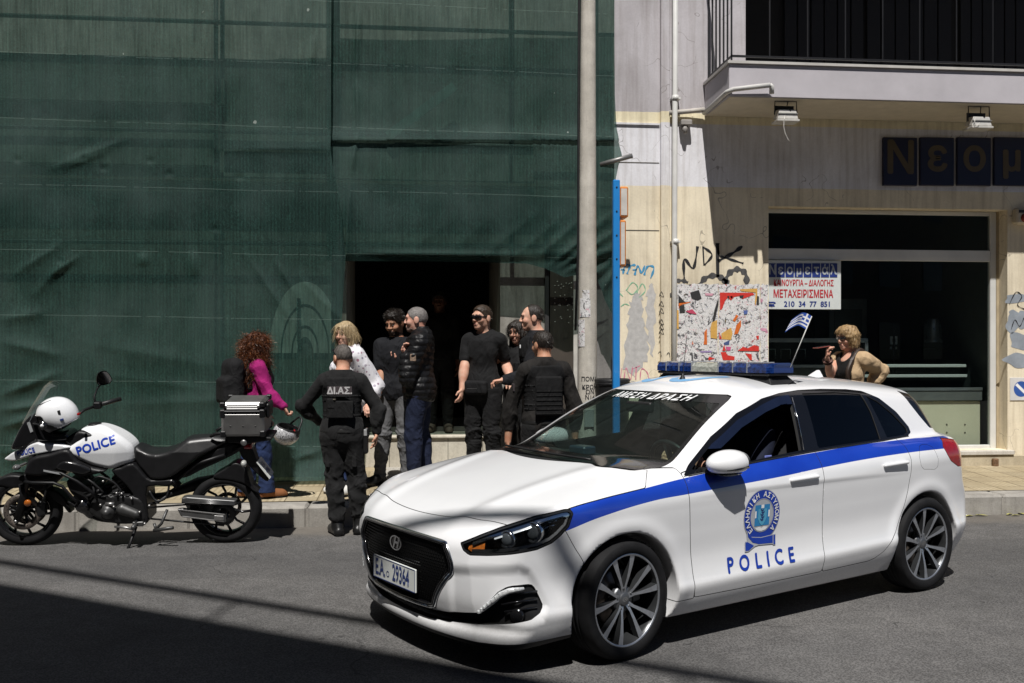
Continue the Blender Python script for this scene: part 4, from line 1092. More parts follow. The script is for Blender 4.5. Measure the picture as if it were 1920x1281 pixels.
def left_building():
    B = empty("building", (X_at(300, YL), YL, 0), 0, "grey building under repair behind green scaffold nets, with a dark open entrance", "building")
    ox, oy = B.location.x, B.location.y
    wallm = concrete("old_plaster", (.20,.19,.17), (.36,.345,.31), 1.2, .5, .4)
    W = lambda nm, mb, m: (lambda o: (setattr(o, 'location', (-ox,-oy,0)), o)[1])(mb.build(nm, m, B))
    x0, x1 = -14, X_at(1152, YL)
    exL, exR = X_at(650, YL), X_at(938, YL); ez0, ez1 = .0, Z_at(800, 455, YL)
    sx0, sx1 = X_at(1028, YL), X_at(1150, YL)
    aL, aR, az = X_at(515, YL), X_at(628, YL), Z_at(570, 640, YL)
    holes = [(exL, exR, ez0, ez1), (sx0, sx1, -.1, Z_at(1050,470,YL))]
    hw = []
    w_ = wall_holes("wall", x0, x1, -.1, 11.5, YL, holes+hw, wallm, B, 1.6); w_.location = (-ox,-oy,0)
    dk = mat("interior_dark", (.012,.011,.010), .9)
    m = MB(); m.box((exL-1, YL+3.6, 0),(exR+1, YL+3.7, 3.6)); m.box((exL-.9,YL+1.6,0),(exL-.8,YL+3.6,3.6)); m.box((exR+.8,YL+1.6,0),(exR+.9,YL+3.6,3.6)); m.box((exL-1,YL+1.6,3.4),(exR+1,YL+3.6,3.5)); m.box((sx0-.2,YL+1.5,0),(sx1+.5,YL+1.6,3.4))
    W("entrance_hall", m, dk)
    for h in hw:
        W("window_shade", MB().box((h[0]-.05,YL+1.5,h[2]-.1),(h[1]+.05,YL+1.55,h[3]+.1)), dk)
    mar = concrete("marble_step", (.50,.46,.38), (.62,.58,.49), 2, .35, .15)
    zt = Z_at(800, 817, 11.4)
    st = MB(); st.box((exL-.3,11.40,.1),(sx0+.3,12.6,zt-.03)); st.box((exL-.3,11.37,zt-.03),(sx0+.3,14.4,zt), bev=.008)
    W("entrance_step", st, mar)
    jn = MB()
    for u in (730, 840, 905): jn.box((X_at(u,11.4)-.003,11.397,.2),(X_at(u,11.4)+.003,11.3995,zt-.03))
    W("step_joint", jn, mat("joint",(.12,.11,.09),.9))
    W("threshold", MB().box((exL,11.95,zt+.004),(exR,12.05,zt+.06)), mat("threshold_metal",(.16,.15,.14),.5,metal=.4))
    # pillar beside the entrance and board wall
    bd = MB().box((X_at(1032,YL+.1), YL+.12, .1),(X_at(1088,YL+.1), YL+.16, 3.2)); W("board", bd, mat("brown_board",(.055,.045,.036),.7,var=.25,scale=3))
    dots = MB(); random.seed(5)
    for i in range(34):
        u = random.uniform(1040, 1075); v = random.uniform(525, 575) if i < 26 else random.uniform(580, 610)
        p = pxY(u, v, YL+.117); dots.cyl((p.x,p.y,p.z),(p.x,p.y+.002,p.z),.008,8)
    W("dot_print", dots, mat("dot_white",(.42,.40,.36),.6))
    ps = MB().box((X_at(1022,YL-.05),YL-.06,.1),(X_at(1029,YL-.05),YL,3.0)); W("steel_post", ps, mat("post_dark",(.03,.03,.03),.6))
    W("grey_panel", MB().box((X_at(1116,YL),YL+.02,.1),(X_at(1150,YL),YL+.06,2.55)), concrete("grey_sheet",(.16,.155,.15),(.26,.25,.24),2,.4,.1))
    W("white_panel", MB().box((X_at(1076,YL),YL+.02,.1),(X_at(1086,YL),YL+.05,2.45)), mat("white_board",(.5,.48,.44),.6))
    W("jamb", MB().box((exL-.10,YL-.03,.1),(exL-.002,YL-.003,3.0)), concrete("jamb_stone",(.30,.28,.24),(.42,.39,.34),3,.4))
    # slabs and ledges that show as pale bands through the net
    lm_ = concrete("pale_ledge",(.28,.275,.25),(.44,.43,.39),2,.3)
    for (u0,u1,v0,v1,dp) in ((-60,400,244,312,.14),(400,625,285,325,.14),(-60,420,150,196,.10),(420,1000,262,332,.14),(640,1000,165,240,.03)):
        z0_, z1_ = Z_at(500,v1,YL-dp), Z_at(500,v0,YL-dp)
        W("ledge", MB().box((X_at(u0,YL-dp),YL-dp,z0_),(X_at(u1,YL-dp),YL-.003,z1_)), lm_)
    # arched fanlight
    ar = MB(); cu, cv = 572, 662
    for r0, r1 in ((134,92),(86,52),(46,30)):
        n = 20; P0 = [pxY(cu+r0*math.cos(pi*k/n)*.50, cv-r0*math.sin(pi*k/n), YL-.04) for k in range(n+1)]; P1 = [pxY(cu+r1*math.cos(pi*k/n)*.50, cv-r1*math.sin(pi*k/n), YL-.04) for k in range(n+1)]
        for k in range(n): ar.add([P0[k],P0[k+1],P1[k+1],P1[k]], [(0,1,2,3)])
    W("arch_moulding", ar, mat("arch_plaster",(.92,.90,.84),.8,var=.1))
    gr = MB()
    for u in (560,): gr.box((X_at(u,YL-.06)-.02,YL-.07,Z_at(u,640,YL)),(X_at(u,YL-.06)+.02,YL-.05,Z_at(u,560,YL)))
    W("fanlight_bar", gr, mat("dark_bar",(.03,.03,.03),.6))
left_building()

def scaffold():
    S = empty("scaffolding", (X_at(300,10.6), 10.6, .2), 0, "steel tube scaffolding standing behind the green nets", "scaffolding")
    ox, oy, oz = S.location; sm = mat("scaffold_tube", (.10,.10,.10), .5, metal=.5)
    for u in (405, 625, 958, 1118):
        x = X_at(u, 10.6)-ox; lo_ = .02 if u < 640 else 2.5
        MB().cyl((x,0,lo_),(x,0,9.0),.024,8).build("upright", sm, S)
    for v in (40, 245, 455):
        z = Z_at(300, v, 10.6)-oz
        MB().cyl((-8.5,-.03,z),(X_at(1150,10.6)-ox,-.03,z),.024,8).build("ledger", sm, S)
    z = Z_at(300, 335, 10.6)-oz
    pl = MB().box((-8.5,-.10,z-.03),(X_at(1080,10.6)-ox,.12,z)); pl.build("plank", mat("plank_wood",(.20,.16,.11),.8,var=.3), S)
    a = pxY(790,255,10.6); b_ = pxY(905,170,10.6)
    MB().box((-.05,-.01,-.45),(.05,.01,.45), M=Matrix.Translation((a.x-ox,-.06,(a.z+b_.z)/2-oz)) @ Matrix.Rotation(R(52),4,'Y')).build("brace", mat("brace_pale",(.30,.45,.40),.6), S)
    # the bare tube end poking out at the net's right edge
    p0, p1 = pxY(1125, 309, YN+.02), pxY(1186, 292, YN-.05)
    MB().tube([p0-Vector((ox,oy,oz)), p1-Vector((ox,oy,oz))], .026, 12).build("tube_end", mat("tube_grey",(.22,.215,.21),.45,metal=.5), S)
scaffold()

def net_mat():
    m = bpy.data.materials.new("green_net"); m.use_nodes = True; t = m.node_tree; b = t.nodes["Principled BSDF"]; out = t.nodes["Material Output"]
    v = coord(t); vs_ = coord(t, (1, 1, .06)); vh = coord(t, (.05, 1, 1))
    n1 = noise(t, .7, 5, .6, v); st = noise(t, 46, 3, .6, vs_); st2 = noise(t, 9, 4, .6, vs_); fn = noise(t, 75, 3, .75, v)
    wv = N(t, "ShaderNodeTexWave", wave_type='BANDS', bands_direction='X', i_Scale=9.0, i_Distortion=1.2); t.links.new(v, wv.inputs['Vector']); wv.inputs['Detail Scale'].default_value = 2
    c = ramp(t, n1, [(.25, (.007,.028,.023)), (.55, (.012,.039,.032)), (.8, (.024,.060,.052))])
    c = mixc(t, 1.0, c, ramp(t, st, [(.3, (.62,.66,.66)), (.65, (1.25,1.2,1.2))]), 'MULTIPLY')
    c = mixc(t, .6, c, ramp(t, st2, [(.3, (.75,.75,.75)), (.7, (1.2,1.2,1.2))]), 'MULTIPLY')
    c = mixc(t, .55, c, ramp(t, wv.outputs['Fac'], [(.15, (.50,.55,.55)), (.6, (1.2,1.18,1.18))]), 'MULTIPLY')
    c = mixc(t, .9, c, ramp(t, fn, [(.36, (.45,.45,.45)), (.64, (1.6,1.6,1.6))]), 'MULTIPLY')
    c = mixc(t, ramp(t, math_(t,'ADD',math_(t,'MULTIPLY',noise(t, .55, 3, .5, vh),.5),math_(t,'MULTIPLY',noise(t, 1.1, 5, .6, v),.5)), [(.44,(0,0,0)),(.62,(.42,.42,.42))]), c, (.085,.130,.122))
    # pale sewn seams and dried splashes of plaster
    sp = N(t, "ShaderNodeSeparateXYZ"); t.links.new(v, sp.inputs[0])
    zz = math_(t, 'MULTIPLY_ADD', noise(t, .6, 2, .5, v), .05, sp.outputs[2])
    zz = math_(t, 'MULTIPLY_ADD', sp.outputs[0], .012, zz)
    sm = math_(t, 'FRACT', math_(t, 'DIVIDE', zz, .66)); ln = math_(t, 'LESS_THAN', sm, .012)
    ln = math_(t, 'MULTIPLY', ln, math_(t, 'GREATER_THAN', noise(t, 6, 4, .7, v), .43))
    c = mixc(t, math_(t, 'MULTIPLY', ln, .28), c, (.20,.27,.24))
    vo = N(t, "ShaderNodeTexVoronoi", i_Scale=7.5); vd = N(t, "ShaderNodeVectorMath", operation='ADD'); nz = N(t, "ShaderNodeTexNoise", i_Scale=22); t.links.new(v, nz.inputs['Vector'])
    sc2 = N(t, "ShaderNodeVectorMath", operation='SCALE'); sc2.inputs['Scale'].default_value = .05; t.links.new(nz.outputs['Color'], sc2.inputs[0]); t.links.new(v, vd.inputs[0]); t.links.new(sc2.outputs[0], vd.inputs[1]); t.links.new(vd.outputs[0], vo.inputs['Vector'])
    sx = N(t, "ShaderNodeSeparateXYZ"); t.links.new(vo.outputs['Color'], sx.inputs[0])
    spk = math_(t, 'MULTIPLY', math_(t, 'LESS_THAN', vo.outputs['Distance'], math_(t, 'MULTIPLY', sx.outputs[1], .16)), math_(t, 'GREATER_THAN', sx.outputs[0], .87))
    spk = math_(t, 'MULTIPLY', spk, math_(t, 'GREATER_THAN', noise(t, .5, 2, .5, v), .50))
    c = mixc(t, math_(t, 'MULTIPLY', spk, .8), c, (.34,.38,.35))
    t.links.new(c, b.inputs['Base Color']); b.inputs['Roughness'].default_value = .68; b.inputs['Specular IOR Level'].default_value = .2
    bump(t, b, math_(t, 'ADD', math_(t,'ADD', st, fn), noise(t, 14, 4, .6, v)), .35, .006)
    tr = N(t, "ShaderNodeBsdfTransparent"); tr.inputs[0].default_value = (.75,.95,.86,1); mx = N(t, "ShaderNodeMixShader")
    al = math_(t, 'MULTIPLY_ADD', st, .34, .05); al = math_(t, 'MAXIMUM', al, 0)
    t.links.new(al, mx.inputs[0]); t.links.new(b.outputs[0], mx.inputs[1]); t.links.new(tr.outputs[0], mx.inputs[2]); t.links.new(mx.outputs[0], out.inputs[0])
    return m
M_NET = net_mat()
def ridge(U_, V_, x0, y0, x1, y1, w_, amp, sharp=1.0):
    ex, ey = x1-x0, y1-y0; L = math.hypot(ex, ey); t = ((U_-x0)*ex+(V_-y0)*ey)/(L*L); d = ((U_-x0)*ey-(V_-y0)*ex)/L
    tt = np.clip(t, 0, 1); k = np.exp(-((t-tt)*L/w_)**2)*np.sin(np.clip(tt,0,1)*pi*.9+.15)
    return amp*k*np.exp(-(np.abs(d)/w_)**(1.4*sharp))
def net_sheet(name, nu, nv, ufun, vfun, Y, dfun, label):
    a = np.linspace(0, 1, nu); b_ = np.linspace(0, 1, nv); A_, B_ = np.meshgrid(a, b_, indexing='ij')
    U_ = ufun(A_, B_); V_ = vfun(A_, B_); d = dfun(U_, V_)
    c, s = math.cos(YAW), math.sin(YAW); rx = (U_-960)/F; Yy = Y-d
    D = Y/(-rx*s+c); Xc = rx*D; x = Xc*c+D*s; z = CAMH+(YH-V_)/F*D
    P = np.stack([x, Yy, z], -1).reshape(-1,3); o = P.mean(0)*np.array([1,1,0])
    i = np.arange(nu*nv).reshape(nu,nv); Q = np.stack([i[:-1,:-1],i[1:,:-1],i[1:,1:],i[:-1,1:]],-1).reshape(-1,4)
    ob = mesh_np(name, P-o, Q, M_NET); ob.location = o
    return tag(ob, label, "scaffold net", "green scaffold nets")
def dL(U_, V_):
    P = np.stack([U_.ravel()/172, np.zeros(U_.size), V_.ravel()/172],1)
    d = (.016*wob(P, 1.6, 3)+.006*wob(P, 6, 9, st=(1.6,1,.5))).reshape(U_.shape)
    d = d+.022*(np.clip((V_-222)/60,0,1)**1.4*(V_ < 282)+np.exp(-np.maximum(V_-282,0)/6.0)*(V_ >= 282))*np.clip((U_-385)/110,0,1)**.8*np.clip((640-U_)/60,0,1)**.6
    d = d+.05*np.clip((420-np.abs(V_-60))/420,0,1)*np.exp(-((U_-520)/150)**2)
    for r in ((95,318,235,262,9,.028),(120,316,200,286,5,.016),(400,225,404,300,5,.012),(60,560,140,470,9,.03),(20,520,120,455,8,.025),(95,520,150,480,6,.03),
              (0,742,110,700,10,.05),(0,770,130,752,9,.05),(0,802,100,772,9,.055),(10,836,110,800,8,.045),(0,850,60,840,9,.05),(0,868,140,835,10,.05),(40,880,160,858,8,.04),(0,600,90,585,12,.03),(0,640,120,668,12,.03),
              (455,470,560,620,7,.016),(510,480,560,560,7,.016),(560,520,640,600,7,.018),(360,470,365,520,10,.03),(268,475,270,500,9,.03),(590,70,586,120,5,.025),(575,110,581,180,5,.018),
              (150,640,420,690,18,.02),(200,760,520,745,14,.018),(420,800,600,860,12,.022),(500,880,612,840,8,.03),(180,700,420,735,10,.012)):
        d = d+ridge(U_, V_, *r)
    d = d+.07*np.clip((V_-862)/40,0,1)+.05*np.clip((640-U_)/14,-1,0)
    for (hu, hv) in ((34,300),(158,298),(282,301),(194,316),(318,326),(450,333),(116,490),(405,430)):
        d = d-.012*np.exp(-(((U_-hu)/7)**2+((V_-hv)/5)**2))
    return d
edgeL = lambda V_: np.interp(V_, [-60,285,310,380,480,600,720,840,905], [622,620,624,638,648,641,628,618,609])
net_sheet("scaffold_net", 260, 300, lambda A_, B_: -60+(edgeL(-60+B_*965)+60)*A_, lambda A_, B_: np.clip(-60+B_*(np.interp(A_,[0,.05,.12,.3,.6,1],[938,944,955,962,966,960])), -60, 1e9), YN-.08, dL,
          "large green scaffold net hanging to the pavement behind the motorcycle")
def dR(U_, V_):
    P = np.stack([U_.ravel()/172, np.zeros(U_.size), V_.ravel()/172],1)
    d = (.014*wob(P, 1.4, 13)+.004*wob(P, 7, 21, st=(1.6,1,.5))).reshape(U_.shape)
    for r in ((672,20,668,140,5,.035),(668,140,672,250,6,.03),(672,250,656,330,6,.035),(656,330,650,480,7,.04),(664,60,660,200,3,-.02),
              (760,480,860,400,12,.007),(830,485,930,400,11,.008),(900,488,1010,395,10,.010),(960,488,1060,400,9,.013),(1000,492,1090,410,8,.020),(1030,500,1150,400,7,.04),(1045,505,1160,430,6,.05),(1060,512,1160,460,6,.05),(1090,530,1150,490,6,.06),(1120,560,1155,500,6,.05),(640,262,1080,275,6,.02),(680,475,1000,480,6,.03)):
        d = d+ridge(U_, V_, *r)
    d = d+.03*np.exp(-((V_-262)/20)**2)*(V_ < 266)-.03*np.clip((V_-476)/14,0,1)
    return d
edgeR = lambda V_: np.interp(V_, [-60,180,240,270,292,310,335,440,520,600], [1152,1153,1156,1161,1167,1160,1155,1154,1151,1149])
botR = lambda A_: np.interp(A_, [0,.53,.70,.76,.83,.90,.94,.97,1], [489,491,494,503,520,512,520,560,590])
net_sheet("scaffold_net", 240, 200, lambda A_, B_: 612+(edgeR(-60+B_*(botR(A_)+60))-612)*A_, lambda A_, B_: -60+B_*(botR(A_)+60), YN, dR,
          "green scaffold net over the entrance, its hem gathered up beside the concrete pole")

# ---------------------------------------------------------------- the painted building with the shop
def facade_mat():
    m, t, b = nodes_of("painted_facade"); v = coord(t)
    sp = N(t, "ShaderNodeSeparateXYZ"); t.links.new(v, sp.inputs[0])
    z = math_(t, 'MULTIPLY_ADD', noise(t, 7, 3, .6, v), .012, sp.outputs[2])
    zz = math_(t, 'DIVIDE', z, 8.0)
    cream = (.80,.715,.55); lil = (.50,.475,.495); band = (.76,.755,.79)
    za, zb, zc = Z_at(1200,212,YR)/8, Z_at(1200,231,YR)/8, Z_at(1200,348,YR)/8
    r = t.nodes.new("ShaderNodeValToRGB"); r.color_ramp.interpolation = 'CONSTANT'; e = r.color_ramp.elements
    e[0].position = 0; e[0].color = cream+(1,); e[1].position = zc; e[1].color = band+(1,)
    for p, c in ((zb, (.86,.78,.56)), (za, lil)): q = e.new(p); q.color = c+(1,)
    t.links.new(zz, r.inputs[0]); c = r.outputs[0]
    n1 = noise(t, 1.1, 6, .62, v, .4); n2 = noise(t, 40, 4, .6, v); n3 = noise(t, 10, 5, .6, coord(t, (1.6,1,.10)))
    c = mixc(t, .8, c, ramp(t, n1, [(.25, (.66,.645,.63)), (.58, (1.03,1.03,1.03))]), 'MULTIPLY')
    c = mixc(t, .5, c, ramp(t, n3, [(.30, (.60,.56,.52)), (.55, (1.04,1.04,1.04))]), 'MULTIPLY')
    c = mixc(t, .4, c, ramp(t, n2, [(.3, (.86,.86,.86)), (.7, (1.08,1.08,1.08))]), 'MULTIPLY')
    # weathered foot: paint gone, grey render showing
    ft = math_(t, 'MULTIPLY_ADD', math_(t, 'SUBTRACT', noise(t, 2.6, 6, .65, v), .5), 3.2, math_(t, 'MULTIPLY', math_(t, 'SUBTRACT', 1.35, sp.outputs[2]), 1.1))
    ft = math_(t, 'GREATER_THAN', ft, .62); ft = math_(t, 'MULTIPLY', ft, math_(t, 'LESS_THAN', sp.outputs[0], X_at(1262,YR)))
    c = mixc(t, ft, c, ramp(t, n2, [(.3, (.36,.35,.34)), (.7, (.54,.53,.515))]))
    vc = N(t, "ShaderNodeTexVoronoi", feature='DISTANCE_TO_EDGE', i_Scale=.8); mp = N(t, "ShaderNodeVectorMath", operation='ADD'); nz = N(t, "ShaderNodeTexNoise", i_Scale=2.5); t.links.new(v, nz.inputs['Vector'])
    t.links.new(v, mp.inputs[0]); t.links.new(nz.outputs['Color'], mp.inputs[1]); t.links.new(mp.outputs[0], vc.inputs['Vector'])
    cr = math_(t, 'MULTIPLY', math_(t, 'LESS_THAN', vc.outputs['Distance'], .0028), math_(t, 'GREATER_THAN', n1, .52))
    c = mixc(t, math_(t, 'MULTIPLY', cr, .5), c, (.12,.10,.08))
    t.links.new(c, b.inputs['Base Color']); b.inputs['Roughness'].default_value = .85; b.inputs['Specular IOR Level'].default_value = .25
    bump(t, b, math_(t, 'ADD', n1, n2), .25, .006); return m
M_FAC = facade_mat()
M_WPVC = mat("white_frame", (.62,.62,.60), .4, var=.08, scale=3); M_PIPE = mat("white_pipe", (.66,.655,.63), .4, var=.10, scale=4)
M_SHOPGL = glass_mat("shop_glass", (.86,.90,.89), 0, 1.45, 1.0)
M_CREAM = mat("cream_board", (.62,.57,.42), .5, var=.06, scale=3); M_STEEL = mat("steel", (.40,.41,.42), .3, metal=.8, var=.1)
def stroke3(mb, pts, wd, Y, seg=6):
    P = spline(pts, seg, False) if len(pts) > 2 else pts
    Q = [pxY(u, v, Y) for u, v in P]; n = len(Q); L=[]; R_=[]
    for i in range(n):
        tn = (Q[min(i+1,n-1)]-Q[max(i-1,0)]); tn.y = 0; tn.normalize(); nn = Vector((-tn.z,0,tn.x)); w_ = wd*(.75+.35*math.sin(i*1.3+u_seed(pts)))
        L.append(Q[i]+nn*w_/2); R_.append(Q[i]-nn*w_/2)
    mb.add(L+R_, [(i,i+1,n+i+1,n+i) for i in range(n-1)])
def u_seed(p): return p[0][0]*.37
def right_building():
    B = empty("building", (X_at(1400,YR), YR, 0), 0, "cream and lilac painted building with a ground floor shop and a balcony above", "building")
    ox, oy = B.location.x, B.location.y
    def W(nm, mb, m, par=B, **k):
        o = mb.build(nm, m, par, **k); o.location = (-ox,-oy,0) if par is B else (0,0,0); return o
    x0, x1 = X_at(1120,YR), 14
    sx0, sx1 = X_at(1441,YR), X_at(1889,YR); sz0, sz1 = Z_at(1650,846,YR), Z_at(1650,390,YR)
    zsl = Z_at(1500,135,YR-.88)
    lx0 = X_at(1398,YR)
    w_ = wall_holes("wall", x0, x1, -.1, 12, YR, [(sx0,sx1,sz0,sz1),(lx0,x1-.5,zsl,zsl+2.9)], M_FAC, B, .25); w_.location = (-ox,-oy,0)
    # plinth, pilaster strip
    W("plinth", MB().box((X_at(1440,YR),YR-.05,.1),(x1,YR-.003,sz0-.06), bev=.01), concrete("plinth",(.42,.36,.26),(.56,.49,.36),2,.4))
    W("wall_strip", MB().box((X_at(1237,YR),YR-.06,.1),(X_at(1254,YR),YR-.003,11.8), bev=.008), M_FAC)
    W("expansion_cover", MB().box((X_at(1150,YR),YR-.02,Z_at(1160,232,YR)-.01),(X_at(1236,YR),YR-.003,Z_at(1160,232,YR)+.01)), M_FAC)
    for v in (305, 432):
        W("wall_crack", MB().box((X_at(1160,YR),YR-.004,Z_at(1200,v,YR)-.004),(X_at(1236,YR),YR-.002,Z_at(1200,v,YR)+.004)), mat("joint",(.12,.11,.09),.9))
    # drainpipe
    d = MB(); xp = X_at(1268,YR-.09); 
    d.tube([(xp-.03,YR-.09,.25),(xp-.02,YR-.09,2.9),(xp+.01,YR-.09,12)], .030, 14)
    for v in (455, 188): z = Z_at(1268,v,YR); d.tube([(xp-.01,YR-.09,z-.03),(xp-.01,YR-.09,z+.03)], .037, 14); d.box((xp-.05,YR-.10,z-.012),(xp+.05,YR-.004,z+.012))
    W("drainpipe", d, M_PIPE)
    p = [pxY(1254,212,YR-.05), pxY(1290,209,YR-.06), pxY(1321,206,YR-.08)]
    W("waste_pipe", MB().tube(p, .028, 10), mat("old_pipe",(.45,.42,.38),.6,var=.2))
    a = pxY(1288,232,YR-.10)
    br = MB(); br.box((a.x-.07,YR-.12,a.z-.02),(a.x+.06,YR-.004,a.z+.045), bev=.01); br.tube([(a.x-.02,YR-.06,a.z-.02),(a.x-.02,YR-.10,a.z-.10)],[.05,.02],10); W("wall_bracket", br, mat("bracket_grey",(.30,.28,.26),.6))
    # loggia behind the balcony
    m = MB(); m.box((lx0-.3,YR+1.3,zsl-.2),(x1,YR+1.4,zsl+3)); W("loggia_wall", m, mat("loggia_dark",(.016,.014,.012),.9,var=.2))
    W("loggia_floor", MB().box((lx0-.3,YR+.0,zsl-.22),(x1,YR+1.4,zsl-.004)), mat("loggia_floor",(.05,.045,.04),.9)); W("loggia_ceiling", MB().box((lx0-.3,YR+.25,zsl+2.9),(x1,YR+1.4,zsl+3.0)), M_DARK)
    for u0, u1 in ((1470,1620),(1625,1785),(1800,1925)):
        s_ = MB(); xa, xb = X_at(u0,YR+1.25), X_at(u1,YR+1.25); n = 6
        for k in range(n): s_.box((xa+(xb-xa)*k/n+.01,YR+1.25,zsl),(xa+(xb-xa)*(k+1)/n-.01,YR+1.28,zsl+2.4))
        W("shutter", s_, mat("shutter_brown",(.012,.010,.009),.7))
    # balcony
    xb0 = X_at(1321,YR); zb0, zb1 = Z_at(1385,181,YR-.88), Z_at(1385,120,YR-.88)
    bal = W("balcony_slab", MB().box((xb0,YR-.88,zb0),(x1,YR-.004,zb1), bev=.006), mat("slab_lilac",(.47,.445,.47),.85,var=.10,scale=2,bmp=.2))
    so = MB().box((xb0+.012,YR-.868,zb0-.006),(x1,YR-.01,zb0-.002)); W("soffit", so, mat("soffit_cream",(.52,.47,.38),.9,var=.08))
    W("slab_edging", MB().box((xb0-.02,YR-.905,zb1+.002),(x1,YR-.005,zb1+.03)), mat("edging_marble",(.50,.48,.45),.6,var=.1))
    rl = MB(); zt = zb1+.03
    bars = MB()
    for k in range(7): y = YR-.85+.80*k/6.; rl.box((xb0+.028,y-.008,zt),(xb0+.044,y+.008,zt+1.0))
    x = xb0+.036
    while x < x1-.3: rl.box((x-.006,YR-.856,zt+.06),(x+.006,YR-.846,zt+1.0)); x += .42
    rl.box((xb0+.02,YR-.87,zt+.98),(xb0+.05,YR-.02,zt+1.02)); rl.box((xb0+.02,YR-.87,zt+.98),(x1,YR-.835,zt+1.021)); rl.box((xb0+.03,YR-.86,zt+.05),(x1,YR-.842,zt+.072)); rl.box((xb0+.03,YR-.86,zt+.05),(xb0+.042,YR-.02,zt+.071))
    W("railing", rl, mat("railing_black",(.018,.018,.02),.5,metal=.3))
    pp = [(xb0-.02,YR-.05,zb0+.02),(xb0-.02,YR-.86,zb0+.045),(xb0+.03,YR-.93,zb0+.06),(xb0+.42,YR-.95,zb0+.11)]
    dp = MB().tube(pp, .026, 10); dp.tube([pp[-1],(pp[-1][0]+.02,pp[-1][1],pp[-1][2]-.012),(pp[-1][0]+.02,pp[-1][1],pp[-1][2]-.09)], .026, 10); W("balcony_drain", dp, mat("drain_grey",(.52,.51,.49),.5,var=.12))
    # shop front
    fr = MB(); yf = YR+.17; xf1 = X_at(1868,yf); xl = sx0-.02
    zt0, zt1 = Z_at(1650,489,yf), Z_at(1650,468,yf); zb_, zt_ = Z_at(1650,845,yf)-.02, sz1
    fr.box((xf1-.075,yf,zb_),(xf1,yf+.06,zt_), bev=.006); fr.box((xl,yf,zb_+.002),(xf1-.077,yf+.06,zb_+.075), bev=.006); fr.box((xl,yf-.005,zt0),(xf1-.077,yf+.06,zt1), bev=.006); fr.box((xl,yf,zt_-.05),(xf1-.077,yf+.06,zt_-.004), bev=.006)
    fr.box((xl,yf-.008,zt0+.055),(xf1-.077,yf-.0055,zt0+.062))
    sh = W("shop_window", fr, M_WPVC)
    rv = MB(); rv.box((xf1+.002,yf-.0,zb_),(sx1+.02,yf+.05,zt_)); W("reveal", rv, mat("reveal_tan",(.40,.33,.22),.8))
    W("sill", MB().box((sx0-.02,YR-.07,sz0-.055),(sx1+.05,YR+.16,sz0-.002), bev=.008), concrete("sill_marble",(.50,.47,.42),(.64,.61,.56),3,.3,.1))
    W("pane", MB().box((xl,yf+.03,zb_+.075),(xf1-.075,yf+.036,zt0)), M_SHOPGL); W("pane", MB().box((xl,yf+.03,zt1),(xf1-.075,yf+.036,zt_-.05)), M_SHOPGL)
    rm = MB(); zi = zb_-.02
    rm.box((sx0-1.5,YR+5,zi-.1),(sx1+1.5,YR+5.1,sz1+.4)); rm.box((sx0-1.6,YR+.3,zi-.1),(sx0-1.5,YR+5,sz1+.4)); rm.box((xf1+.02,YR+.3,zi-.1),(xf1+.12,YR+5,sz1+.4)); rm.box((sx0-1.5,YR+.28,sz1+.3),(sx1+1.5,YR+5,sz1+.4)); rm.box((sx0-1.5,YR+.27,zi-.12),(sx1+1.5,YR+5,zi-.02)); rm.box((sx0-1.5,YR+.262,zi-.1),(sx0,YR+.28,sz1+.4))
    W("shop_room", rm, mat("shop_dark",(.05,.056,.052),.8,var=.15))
    hd = MB().box((X_at(1854,YR),YR-.10,.19),(X_at(1864,YR),YR-.052,.34), bev=.008); W("shutter_lock", hd, mat("rust_metal",(.20,.12,.07),.6,metal=.4,var=.4,scale=40))
    # graffiti and flaking paint
    g = MB(); Y = YR-.003
    for s_, wd in (([(1283,523),(1283,486),(1300,503),(1308,462)],.035),([(1318,462),(1320,498)],.036),([(1318,463),(1335,478),(1321,497)],.03),([(1345,456),(1346,520)],.04),([(1346,490),(1372,476),(1392,462)],.045),([(1347,456),(1348,478),(1362,484),(1394,494)],.03)): stroke3(g, s_, wd, Y)
    W("graffiti", g, mat("spray_black",(.018,.018,.02),.6))
    g = MB()
    for s_, wd in (([(1262,545),(1266,530),(1278,526),(1290,530)],.05),([(1310,538),(1322,522),(1342,517),(1360,526),(1366,536)],.07),([(1357,532),(1368,512),(1384,505),(1398,514),(1400,535)],.075),([(1255,556),(1262,550),(1268,562)],.06)): stroke3(g, s_, wd, Y)
    W("graffiti", g, mat("spray_grey",(.07,.068,.068),.7,var=.5,scale=12))
    g = MB()
    for s_ in ([(1168,514),(1172,498),(1182,497)],[(1176,514),(1182,499),(1192,497)],[(1186,506),(1194,506)],[(1190,516),(1196,499),(1203,512),(1209,498)],[(1208,516),(1214,500),(1226,502),(1220,522)],[(1164,505),(1172,507)]): stroke3(g, s_, .026, Y)
    W("graffiti", g, mat("spray_blue",(.07,.30,.52),.6))
    g = MB()
    for s_ in ([(1174,545),(1186,530),(1196,540),(1186,552),(1176,546)],[(1194,550),(1204,532),(1210,545),(1198,558)],[(1164,575),(1172,570),(1180,573)],[(1160,548),(1168,556)]): stroke3(g, s_, .012, Y)
    W("graffiti", g, mat("spray_green",(.22,.50,.32),.6))
    g = MB()
    for s_ in ([(1163,712),(1166,690)],[(1170,712),(1174,690),(1182,712),(1186,688)],[(1186,692),(1200,686)],[(1193,688),(1192,712)],[(1200,712),(1203,692),(1213,698),(1217,712)]): stroke3(g, s_, .014, Y)
    W("graffiti", g, mat("spray_pink",(.60,.22,.30),.6))
    g = MB()
    for k, v in enumerate((552,570,583,604,613,622)): stroke3(g, [(1236,v+5),(1240,v-5),(1244,v+5),(1237,v+1)], .009, YR-.063)
    for k, v in enumerate((664,666)): stroke3(g, [(1234+16*k,v),(1238+16*k,v-5),(1240+16*k,v+4)], .010, YR-.063)
    W("graffiti", g, mat("spray_black",(.018,.018,.02),.6))
